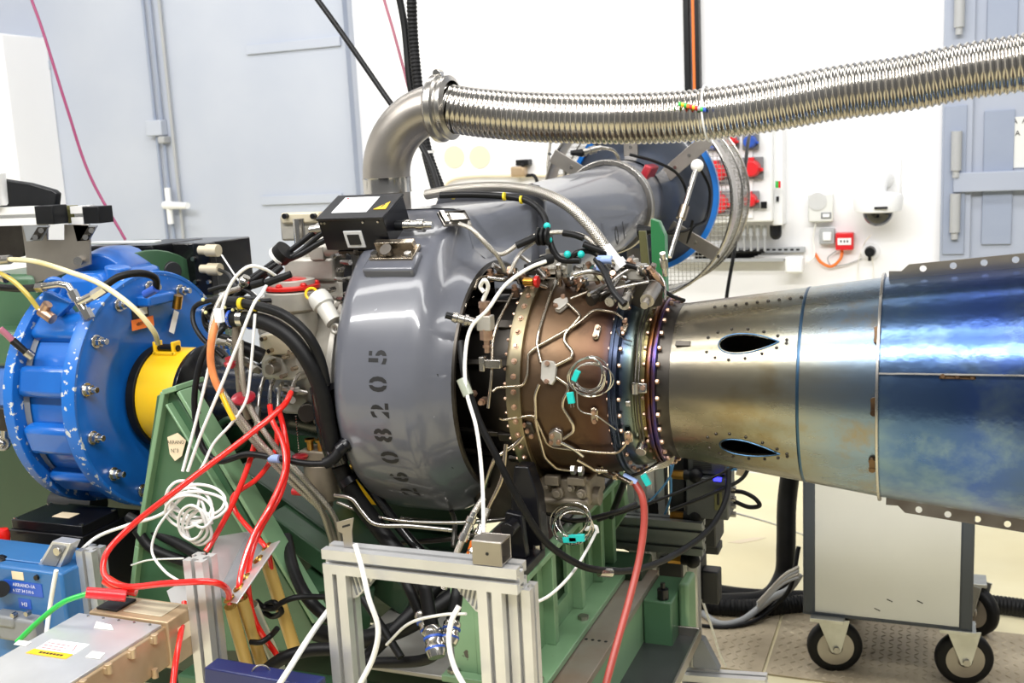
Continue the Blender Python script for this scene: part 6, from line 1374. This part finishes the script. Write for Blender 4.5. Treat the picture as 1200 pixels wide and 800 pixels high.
chain('bead chain above the dark red dust cap', (347, 488, -.24), (351, 534, -.24), 16); chain('bead chain along the green-grey hose', (265, 372, -.315), (281, 450, -.32), 26, .002)
# black hoses beside the gearbox
bh = root('sleeved_harness_hose', 'thick black hose arching from blue bands down beside intake', 'hose', PY(390, 520, -.27))
part(bh, 'hose', MB().tube(L((268, 374, -.28), (285, 374, -.29), (312, 378, -.3), (340, 395, -.31), (362, 425, -.31), (377, 460, -.3), (385, 500, -.29), (390, 525, -.28)), .0168, 18), M['black_rubber'])
for px, py in ((271, 373), (294, 376)): a = PY(px, py, -.285); part(bh, 'blue_band', MB().cyl(a-XU*.003, a+XU*.003, .0182, n=20), M['blue_tie'])
a = PY(284, 373, -.29); part(bh, 'metal_ring', MB().cyl(a-XU*.007, a+XU*.007, .019, n=20), M['steel_bright'])
bh = root('yellow_banded_hose', 'black hose with yellow bands above the thick one', 'hose', PY(380, 430, -.28))
part(bh, 'hose', MB().tube(L((252, 352, -.28), (275, 354, -.29), (305, 359, -.3), (335, 370, -.31), (360, 392, -.31), (375, 420, -.3), (382, 450, -.29)), .0105, 16), M['black_rubber'])
for px, py in ((283, 355.5), (300, 358)): a = PY(px, py, -.296); part(bh, 'yellow_band', MB().cyl(a-XU*.0045, a+XU*.0045, .0122, n=18), M['yellow_tape'])
bh = root('short_sleeved_connector', 'short black sleeved connector with blue ring left of valve block', 'connector', PY(290, 410, -.28))
a = PY(274, 402, -.27); b = PY(304, 416, -.25); part(bh, 'sleeve', MB().lathe([(0, .012), (.005, .013), (.05, .0165), (.068, .0165)], a, b-a, 20, True, True), M['black_rubber']); part(bh, 'blue_ring', MB().cyl(a, a+(b-a)*.08, .0142, n=18), M['blue_tie']); part(bh, 'coupling_nut', MB().cyl(a-(b-a)*.25, a, .0115, n=10), M['steel'])
vt_ = root('vertical_black_trunk', 'wide black sleeve trunk going down beside the grey intake', 'hose', PY(395, 530, -.26))
part(vt_, 'trunk', MB().tube(L((378, 455, -.27), (383, 490, -.26), (390, 520, -.25), (398, 540, -.24)), .026, 20), M['black_cover']); 
c = PY(379, 455, -.27); part(vt_, 'clamp_band', MB().lathe([(-.006, .0265), (-.006, .029), (.006, .029), (.006, .0265)], c, Vector((.12, 0, -1)), 28).box(c+Vector((.03, -.015, .008)), (.04, .008, .012), Matrix.Rotation(-.5, 3, 'Y')), M['black_metal'], .001)
lo_ = root('lower_black_trunk', 'pair of long black hoses descending under the intake', 'hose', PY(470, 640, -.2))
part(lo_, 'hose', MB().tube(L((398, 545, -.23), (412, 575, -.22), (445, 620, -.2), (480, 665, -.22), (498, 690, -.25)), .019, 16), M['black_rubber']); part(lo_, 'hose', MB().tube(L((415, 548, -.19), (440, 580, -.19), (470, 620, -.18), (510, 665, -.2)), .011, 14), M['black_cover'])
c = PY(406, 560, -.225); part(lo_, 'collar', MB().cyl(c, c+Vector((.008, 0, -.012)), .024, n=24), M['black_metal'])
ce = root('elbow_connector', 'black cable with blue tape ending in an elbow connector', 'cable', PY(380, 545, -.3))
part(ce, 'cable', MB().tube(L((262, 384, -.29), (243, 405, -.32), (232, 435, -.34), (228, 480, -.35), (238, 525, -.36), (255, 540, -.36), (290, 532, -.35), (320, 536, -.34), (360, 543, -.32), (385, 543, -.31)), .0068, 12), M['black_cable'])
a = PY(380, 543, -.31); b = PY(393, 535, -.3); part(ce, 'elbow_boot', MB().tube([a, a.lerp(b, .6)-ZU*.002, b, PY(400, 524, -.29)], .012, 16), M['black_rubber']); part(ce, 'backshell', MB().cyl(PY(397, 528, -.295), PY(410, 516, -.28), .0145, n=18).cyl(PY(403, 523, -.29), PY(406, 520, -.285), .0165, n=18), M['black_metal'])
c = PY(322, 537, -.34); part(ce, 'blue_tape', MB().cyl(c-XU*.012, c+XU*.012, .009, n=14), M['blue_tape'])
# harness bundle upper left of gearbox
hb = [
 ('topmost black harness cable running up to the ignition box', [(250, 365, -.2), (275, 340, -.2), (310, 315, -.18), (345, 290, -.16), (378, 266, -.14), (405, 258, -.13), (420, 258, -.13)], .0065),
 ('second black harness cable below the topmost one', [(255, 370, -.22), (285, 338, -.21), (320, 312, -.19), (350, 296, -.17), (380, 272, -.15), (408, 264, -.14), (425, 268, -.13)], .006),
 ('third harness cable curving into the lower box connector', [(262, 362, -.21), (295, 335, -.2), (330, 308, -.18), (352, 298, -.17), (385, 280, -.15), (412, 279, -.13), (428, 279, -.12)], .0065),
 ('black cable bowing left out of the harness', [(300, 350, -.27), (265, 350, -.28), (245, 352, -.28), (228, 360, -.28), (226, 375, -.29), (236, 395, -.3), (262, 418, -.3)], .0055),
 ('black cable lying second in the left bundle', [(298, 356, -.26), (262, 357, -.27), (243, 362, -.27), (246, 372, -.27), (275, 372, -.26)], .0065),
 ('black cable lying third in the left bundle', [(300, 362, -.25), (260, 364, -.26), (240, 368, -.26), (242, 380, -.26), (272, 382, -.26)], .0065),
 ('black cable lying lowest in the left bundle', [(300, 366, -.25), (258, 370, -.255), (240, 374, -.255), (246, 388, -.255), (268, 396, -.26), (278, 402, -.27)], .0065),
 ('thin black cable rising from the grey plug', [(257, 316, .2), (268, 322, .1), (275, 335, 0), (285, 350, -.15)], .005),
 ('black cable curling below the harness bundle', [(245, 340, -.22), (268, 335, -.22), (292, 342, -.22), (305, 352, -.23), (330, 350, -.2)], .005),
]
for lb, pts, r in hb: cable(lb, L(*pts), r, 'black_cable', 'harness_cable')
c = PY(331, 297, -.18); one('bundle_clamp', MB().lathe([(-.012, .02), (-.012, .024), (.012, .024), (.012, .02)], c, Vector((.8, 0, .6)), 20, True, True), M['black_rubber'], 'black clamp round the upper harness bundle', 'clamp')
one('bundle_tie', MB().lathe([(-.003, .0225), (.003, .0225)], PY(326, 300, -.185), Vector((.8, 0, .6)), 20, True, True), M['tape_white'], 'white tie beside the black bundle clamp', 'cable tie')
mb = MB()
for k, (px, py) in enumerate(((238, 351), (241, 366), (250, 377), (273, 363), (278, 361), (264, 360))):
    c = PY(px, py, -.29); one('yellow_tie_knot', MB().ball(c, .0042, 8), M['tie_pale'], 'tiny pale yellow tie knot on the harness bundle at left', 'cable tie', 'tie knots on the harness')
cable('thin white wire from the grey plug', L((260, 299, .2), (275, 322, .12), (285, 335, .0), (300, 345, -.1)), .0022, 'white_cable', 'sensor_cable')
one('harness_union', MB().ball(PY(286, 330, -.22), .013, 14).cyl(PY(283, 336, -.22), PY(289, 324, -.22), .009, n=12), M['steel_bright'], 'shiny round steel union on the harness', 'fitting')
for lb, a, b, m in (('black connector with blue ring above the red cap', (316, 324, -.22), (330, 312, -.2), 'black_rubber'), ('black boot on the grey sensor lead over red cap', (311, 332, -.3), (341, 321, -.28), 'black_rubber'), ('black boot on the white lead at harness left', (296, 334, -.3), (310, 330, -.3), 'black_rubber')):
    A_, B_ = PY(*a), PY(*b); one('cable_boot', MB().cyl(A_, B_, .0085, .0075, 14), M[m], lb, 'connector')
# dyno hoses
cable('clear yellowish hose arching over the dynamometer to the guard', L((10, 304, -.24), (40, 306, -.26), (80, 318, -.27), (120, 334, -.28), (160, 364, -.28), (180, 388, -.26), (185, 402, -.22)), .0062, 'hose_clear', 'oil_hose', 'hose', n=12)
cable('short yellow hose dropping into the brass elbow', L((-5, 318, -.25), (14, 328, -.26), (32, 345, -.26), (45, 362, -.25)), .006, 'hose_yellow', 'oil_hose', 'hose', n=12)
one('hose_ferrule', MB().cyl(PY(-4, 305, -.24), PY(12, 304, -.24), .011, n=8), M['steel'], 'steel ferrule on the yellowish hose at left edge', 'fitting')
one('hose_ferrule', MB().cyl(PY(-4, 322, -.25), PY(8, 326, -.25), .013, n=8), M['steel'], 'lower steel ferrule at the left edge', 'fitting')
cable('black rubber hose behind the steel tee on dynamometer', L((-5, 336, -.2), (20, 338, -.2), (44, 337, -.22)), .009, 'black_rubber', 'rubber_hose', 'hose', n=12)
cable('black rubber hose arching over the blue housing top', L((124, 334, -.24), (140, 324, -.22), (165, 320, -.18), (182, 326, -.14), (183, 340, -.12)), .0085, 'black_rubber', 'rubber_hose', 'hose', n=12)
one('blue_hose_nut', MB().cyl(PY(183, 338, -.13), PY(170, 345, -.13), .0105, n=8), M['blue_tie'], 'blue anodised hose nut beside the arched black hose', 'fitting')
pr = root('pink_probe', 'pink and black probe cable plugged into the blue housing', 'probe', PY(25, 410, -.27)); part(pr, 'pink_lead', MB().tube(L((0, 385, -.3), (8, 392, -.29), (16, 400, -.28)), .0075, 12), M['pink_cable']); part(pr, 'black_body', MB().cyl(PY(15, 399, -.28), PY(31, 413, -.27), .0095, .008, 14), M['black_rubber']); part(pr, 'steel_tip', MB().cyl(PY(30, 412, -.27), PY(38, 418, -.26), .011, n=10), M['steel'])
# big braided line and black line over the intake
cable('thick braided steel hose arching over the intake duct', L((500, 228, .1), (540, 221, .08), (590, 219, .05), (635, 226, .0), (668, 243, -.05), (695, 270, -.07), (712, 293, -.08)), .0115, 'braid', 'braided_hose', 'hose', n=16, res=10)
one('hose_end_fitting', MB().cyl(PY(710, 289, -.08), PY(724, 307, -.085), .0105, n=16).cyl(PY(723, 305, -.085), PY(729, 313, -.085), .0145, n=6), M['white_plastic'], 'white sleeve end of the thick braided hose', 'fitting')
kb = root('top_black_harness', 'black harness with yellow ties lying over the intake duct', 'cable', PY(590, 245, -.02))
part(kb, 'sheath', MB().tube(L((515, 229, -.05), (545, 228, -.03), (590, 230, -.02), (620, 236, -.03), (637, 252, -.05), (642, 270, -.07), (647, 290, -.08), (656, 303, -.08), (680, 305, -.08)), .0072, 12), M['black_cable'])
for px, py in ((531, 229), (591, 230), (611, 234)): c = PY(px, py, -.03); part(kb, 'yellow_tie', MB().cyl(c-XU*.002, c+XU*.002, .0088, n=12), M['yellow_tape'])
for px, py in ((641, 265), (643, 281), (665, 298), (681, 298)): c = PY(px, py, -.085); part(kb, 'teal_tie', MB().ball(c, .008, 10), M['teal'])
for lb, pts, r, m in (('braided igniter lead curving from the box connector', [(538, 262, -.17), (552, 268, -.17), (570, 285, -.17), (583, 300, -.16), (592, 318, -.14)], .0045, 'braid'),
  ('second braided igniter lead over the duct', [(548, 263, -.16), (562, 278, -.15), (585, 298, -.14), (608, 286, -.12), (627, 276, -.1), (660, 272, -.08), (690, 280, -.08), (703, 300, -.08)], .0045, 'braid'),
  ('black sleeved lead between the two igniter leads', [(605, 288, -.13), (618, 282, -.12), (626, 278, -.11)], .0075, 'black_rubber'),
  ('black sleeve on the igniter lead above the casing', [(660, 273, -.085), (672, 275, -.085), (684, 279, -.085)], .0068, 'black_rubber'),
  ('lower black sleeve on the igniter lead', [(684, 286, -.085), (697, 291, -.085), (712, 296, -.085)], .007, 'black_rubber'),
  ('braided lead under the black sleeve to the front flange', [(627, 283, -.1), (612, 294, -.12), (604, 306, -.14), (597, 320, -.15)], .004, 'braid'),
  ('black lead with blue tape over the top accessories', [(698, 303, -.1), (708, 318, -.12), (718, 340, -.15), (732, 357, -.17)], .0062, 'black_cable'),
  ('black lead from the blue tape to the igniter plate', [(705, 304, -.09), (722, 307, -.09), (748, 314, -.08), (765, 322, -.07)], .0058, 'black_cable'),
  ('black lead looping right of the igniter plate', [(762, 318, -.07), (778, 340, -.06), (790, 348, -.05), (802, 352, -.03)], .004, 'black_cable'),
  ('black lead looping behind the manifold', [(668, 305, -.08), (676, 296, -.08), (690, 294, -.07), (704, 300, -.08)], .006, 'black_cable')):
    cable(lb, L(*pts), r, m, 'igniter_lead')
for px, py in ((703, 309), (709, 304)):
    c = PY(px, py, -.1); one('blue_tape_wrap', MB().cyl(c-(ZU if px < 705 else XU)*.014, c+(ZU if px < 705 else XU)*.014, .0085, n=14), M['blue_tape'], 'pale blue tape wrap on the %s black lead' % ('vertical' if px < 705 else 'horizontal'), 'tape')
c = PY(637, 277, -.09); mb = MB()
for dz in (-.01, 0, .01): mb.lathe([(-.004, .016), (-.002, .019), (.002, .019), (.004, .016)], c+XU*dz, XU, 20, True, True)
one('grommet_clamp', mb, M['black_rubber'], 'black ribbed clamp joining the leads above the casing', 'clamp')
# coils of thermocouple wire
def coil(lb, cx, cy, rx, ry, Y, n, m='steel_bright', r=.0012, plugs=()):
    o = root('thermocouple_coil', lb, 'wire coil', PY(cx, cy+ry, Y)); 
    for k in range(n):
        pts = []; jx, jy = random.uniform(-4, 4), random.uniform(-4, 4); s = random.uniform(.74, 1.06); ph = random.uniform(0, 6)
        for t in range(25): a = 2*pi*t/24; pts.append(PY(cx+jx+rx*s*cos(a)+2*sin(2*a+ph), cy+jy+ry*s*sin(a)*(1-.1*sin(ph)), Y-.012+.01*sin(a+ph)))
        part(o, 'wire_loop', MB().tube(pts, r, 6, smooth=False), M[m])
    for (px, py, w, h, ang) in plugs:
        c = PY(px, py, Y-.02); b = part(o, 'teal_plug', MB().box(c, (w, .008, h), Matrix.Rotation(ang, 3, 'Y')), M['teal'], .001)
        part(b, 'plug_pin', MB().box(c+Matrix.Rotation(ang, 3, 'Y')@Vector((.003, 0, -h*.65)), (.0015, .002, h*.4), Matrix.Rotation(ang, 3, 'Y')).box(c+Matrix.Rotation(ang, 3, 'Y')@Vector((-.003, 0, -h*.65)), (.0015, .002, h*.4), Matrix.Rotation(ang, 3, 'Y')), M['steel'])
    return o
coil('coil of silver thermocouple wire on the brown casing', 692, 441, 24, 22, -.23, 7, plugs=((675, 440, .011, .022, .45), (669, 466, .013, .022, -.15)))
coil('coil of silver thermocouple wire hanging over the green stand', 671, 613, 23, 22, -.16, 6, plugs=((676, 630, .034, .015, -.1), (668, 632, .03, .012, -.1)))
tp3 = root('teal_thermocouple_plug', 'single teal plug hanging below the exhaust flange', 'plug', PY(757, 562, -.14)); c = PY(757, 562, -.14); part(tp3, 'plug_body', MB().box(c, (.012, .009, .024), Matrix.Rotation(-.5, 3, 'Y')), M['teal'], .001); part(tp3, 'plug_pin', MB().box(c+Vector((.01, 0, -.014)), (.002, .003, .01)), M['steel'])
for k in range(5): cable('thin silver thermocouple wire under the exhaust flange', L((752, 556, -.14), (770, 549-k, -.12), (782, 546-k*1.6, -.1), (790, 538-k, -.08)), .0012, 'steel_bright', 'thermocouple_wire', 'wire', 'thermocouple wires under the flange')
# right and lower hoses
cable('dull red rubber tube dropping from the engine drain to floor', L((744, 566, -.12), (752, 580, -.13), (755, 605, -.14), (750, 650, -.17), (738, 700, -.22), (724, 750, -.28), (709, 805, -.34)), .0075, 'red_tube', 'drain_tube', 'hose', n=14)
one('drain_union', MB().cyl(PY(730, 558, -.12), PY(746, 566, -.12), .008, n=6), M['blue_tape'], 'blue-grey union at the top of the dull red tube', 'fitting')
cable('thin black hose slung from the intake to the rear rack', L((540, 400, -.3), (545, 440, -.33), (560, 490, -.34), (582, 535, -.34), (610, 590, -.33), (640, 635, -.3), (680, 662, -.25), (705, 668, -.2), (740, 668, -.1), (790, 650, .1), (835, 615, .3), (852, 580, .4), (854, 552, .45)), .0072, 'black_rubber', 'slung_hose', 'hose', n=12)
one('hose_splice', MB().cyl(PY(702, 670, -.205), PY(716, 671, -.18), .0095, n=10), M['steel'], 'steel splice in the slung black hose', 'fitting')
one('hose_patch', MB().cyl(PY(541, 444, -.338), PY(549, 463, -.345), .0105, .0105, 14), M['clear_sleeve'], 'clear plastic sleeve on the slung black hose', 'sleeve')
cable('black cable looping right from the electronics module', L((857, 575, .5), (872, 577, .5), (886, 585, .5), (890, 592, .5), (878, 594, .5), (860, 587, .5)), .006, 'black_cable', 'module_cable')
cable('long black cable from upper module to left', L((880, 542, .5), (870, 560, .48), (830, 580, .42), (785, 598, .36)), .005, 'black_cable', 'module_cable')
cable('thin black cable crossing the rack to the stand', L((872, 538, .5), (850, 552, .46), (810, 570, .4), (765, 588, .3), (700, 610, .2)), .004, 'black_cable', 'module_cable')
cable('thin blue cable hanging on the rack profile', L((792, 530, .4), (784, 560, .42), (770, 578, .42), (758, 590, .42)), .0025, 'blue_cable', 'module_cable')
cable('second thin blue cable lower on the rack', L((786, 545, .45), (786, 580, .46), (780, 600, .48), (772, 615, .5)), .003, 'blue_cable', 'module_cable')
one('paper_cable_tag', MB().plate(L((865, 546, .5), (876, 548, .5), (873, 559, .5), (862, 556, .5)), .001), M['label_cream'], 'small pale paper tag on the module cable', 'tag')
cable('thick black hose rising behind the trolley left side', [PY(935, 520, 1.6), PY(928, 545, 1.58), PY(922, 590, 1.56), PY(921, 640, 1.54), PY(918, 675, 1.54), PZ(900, 700, .04), PZ(860, 706, .038), PZ(800, 704, .038)], .034, 'black_rubber', 'floor_hose', 'hose', n=20)
corr('black corrugated hose lying on the floor behind the rack', [PZ(x_, y_, .032) for x_, y_ in ((770, 696), (820, 708), (880, 712), (940, 707), (1020, 703), (1100, 703), (1160, 707), (1225, 716), (1330, 735), (1480, 760))], .03, 'black_rubber', .012, .0016, 20, 'floor_hose', 40, 'hose')
cable('upper smooth black hose behind the corrugated floor hose', [PZ(x_, y_, .03) for x_, y_ in ((780, 684), (830, 691), (870, 697), (930, 700), (990, 699))], .026, 'black_rubber', 'floor_hose', 'hose', n=16)
cable('pale grey cable curving on the floor by the rack', [PZ(812, 700, .014), PZ(828, 722, .014), PZ(846, 731, .014), PZ(868, 727, .02), PY(890, 712, 1.36), PY(905, 700, 1.38), PY(925, 690, 1.4), PY(938, 672, 1.42)], .012, 'grey_plastic', 'floor_cable')
for k in range(4): cable('thin grey wire of the strand bundle beside trolley post', L((888, 712-k*2, 1.33), (905, 694-k*2, 1.34), (920, 682-k*3, 1.34), (936, 676-k*4, 1.34)), .006, 'braid' if k % 2 else 'grey_plastic', 'floor_cable', 'cable', 'strands beside the trolley')
cable('thin black cable on the tread plates by the trolley', [PZ(805, 731, .01), PZ(850, 735, .01), PZ(885, 727, .02), PY(905, 712, 1.38), PY(925, 690, 1.38), PY(936, 640, 1.42)], .008, 'black_cable', 'floor_cable')
# pipes and hoses under the intake
for i, (pts, r, m, lb) in enumerate((
  ([(392, 580, -.25), (412, 584, -.25), (425, 600, -.25), (438, 613, -.25), (480, 616, -.24), (530, 621, -.22)], .005, 'steel', 'bent steel pipe under the filter running right'),
  ([(395, 588, -.2), (430, 602, -.2), (470, 610, -.2), (540, 612, -.18), (600, 607, -.12)], .004, 'steel', 'second steel pipe under the intake scroll'),
  ([(470, 607, -.1), (520, 612, -.1), (570, 610, -.1), (600, 606, -.08)], .0055, 'steel_bright', 'bright steel pipe at the intake bottom'),
  ([(470, 636, -.15), (520, 632, -.15), (560, 626, -.14)], .006, 'steel_dark', 'dark steel pipe crossing below the intake'),
  ([(528, 597, -.1), (533, 612, -.15), (531, 640, -.2)], .0055, 'steel', 'vertical braid line below the intake'),
  ([(593, 520, -.26), (588, 560, -.27), (575, 590, -.28), (560, 625, -.28), (545, 660, -.3)], .0045, 'steel_warm', 'brown steel pipe slanting below the intake mouth'))):
    cable(lb, L(*pts), r, m, 'drain_pipe', 'pipe', n=10)
for i, (pts, lb) in enumerate((([(567, 583, -.3), (556, 600, -.32), (545, 625, -.34), (530, 660, -.36), (520, 690, -.38)], 'left hose with steel end fitting below the intake mouth'), ([(572, 596, -.28), (565, 615, -.3), (556, 640, -.33), (545, 670, -.35)], 'right hose with steel end fitting below the intake mouth'))):
    o = root('fitted_hose', lb, 'hose', PY(pts[-1][0], pts[-1][1], pts[-1][2])); part(o, 'hose', MB().tube(L(*pts), .0065, 12), M['braid'])
    a, b = PY(*pts[1]), PY(*pts[2]); part(o, 'end_fitting', MB().lathe([(0, .008), (.01, .008), (.011, .0115), (.022, .0115), (.024, .0085), (.045, .009), (.046, .011), (.06, .011)], a, b-a, 10, True, True), M['steel_bright'])
    part(o, 'orange_wrap', MB().tube(L((pts[-2][0]-3, pts[-2][1]-6, pts[-2][2]-.01), (pts[-2][0]-8, pts[-2][1]+10, pts[-2][2]-.01)), .0035, 8), M['orange'])
for i, (pts, r, lb) in enumerate((([(545, 690, -.2), (500, 720, -.25), (460, 740, -.28), (410, 750, -.3), (370, 740, -.3)], .02, 'thick black cable crossing behind the frame'), ([(560, 640, -.1), (520, 680, -.2), (470, 730, -.3), (430, 770, -.35)], .014, 'black hose slanting behind the frame'), ([(425, 700, -.4), (445, 730, -.42), (470, 770, -.45)], .008, 'thin black cable behind the frame post'),
  ([(300, 795, -.5), (330, 772, -.5), (360, 762, -.48), (400, 760, -.46)], .013, 'black hose above the navy beam'), ([(336, 630, -.22), (345, 670, -.33), (360, 700, -.38), (380, 720, -.38), (420, 740, -.38)], .013, 'thick black cable right of the amber tube'), ([(410, 775, -.42), (450, 776, -.42), (500, 772, -.44), (525, 752, -.46)], .011, 'lowest black cable looping to the connectors'),
  ([(160, 620, -.3), (175, 640, -.3), (200, 652, -.3), (240, 665, -.3)], .012, 'black cable bundle behind the white coil'), ([(150, 605, -.28), (180, 622, -.28), (215, 640, -.3), (250, 660, -.32)], .012, 'upper black cable behind the white coil'))):
    cable(lb, L(*pts), r, 'black_rubber', 'floor_hose', 'hose', n=14)
for i, (a, b, r, lb) in enumerate((((480, 690, -.46), (505, 745, -.5), .013, 'left steel ringed black connector behind the frame'), ((500, 700, -.48), (512, 770, -.54), .0165, 'middle and largest ringed black connector behind the frame'), ((535, 700, -.46), (526, 755, -.52), .015, 'right ringed black connector behind the frame'))):
    A_, B_ = PY(*a), PY(*b); d = B_-A_; l = d.length
    o = root('circular_connector', lb, 'connector', B_); part(o, 'rear_sleeve', MB().cyl(A_-d*.5, A_+d*.5, r*.75, r*.85, 16), M['black_rubber']); part(o, 'coupling', MB().lathe([(l*.5, r*.9), (l*.55, r*1.1), (l*.62, r*1.1), (l*.64, r), (l*.78, r), (l*.8, r*1.12), (l*.9, r*1.12), (l, r*.9)], A_, d, 20, True, True), M['steel_bright'])
    for t in (.68, .86): part(o, 'blue_ring', MB().cyl(A_+d*(t-.02), A_+d*(t+.02), r*1.14, n=20), M['blue_tie'])
o = one('yellow_floor_block', pspan(MB(), 408, 548, 440, 590, .1, .1), M['yellow'], 'yellow block glimpsed behind the black trunk hoses', 'block')
# a few clutter lines around the bottom of the engine
for i, (pts, r, m, lb) in enumerate((([(700, 556, -.1), (730, 560, -.1), (775, 540, -.08), (795, 515, -.05)], .0035, 'steel_dark', 'dark lead under the turbine case'), ([(640, 600, -.05), (670, 610, 0), (720, 600, .1), (745, 590, .2)], .006, 'black_cable', 'black lead behind the thermocouple coil'), ([(735, 555, .1), (722, 590, .15), (716, 605, .2)], .008, 'black_cable', 'short black cable in front of the green column'))):
    cable(lb, L(*pts), r, m, 'engine_lead')
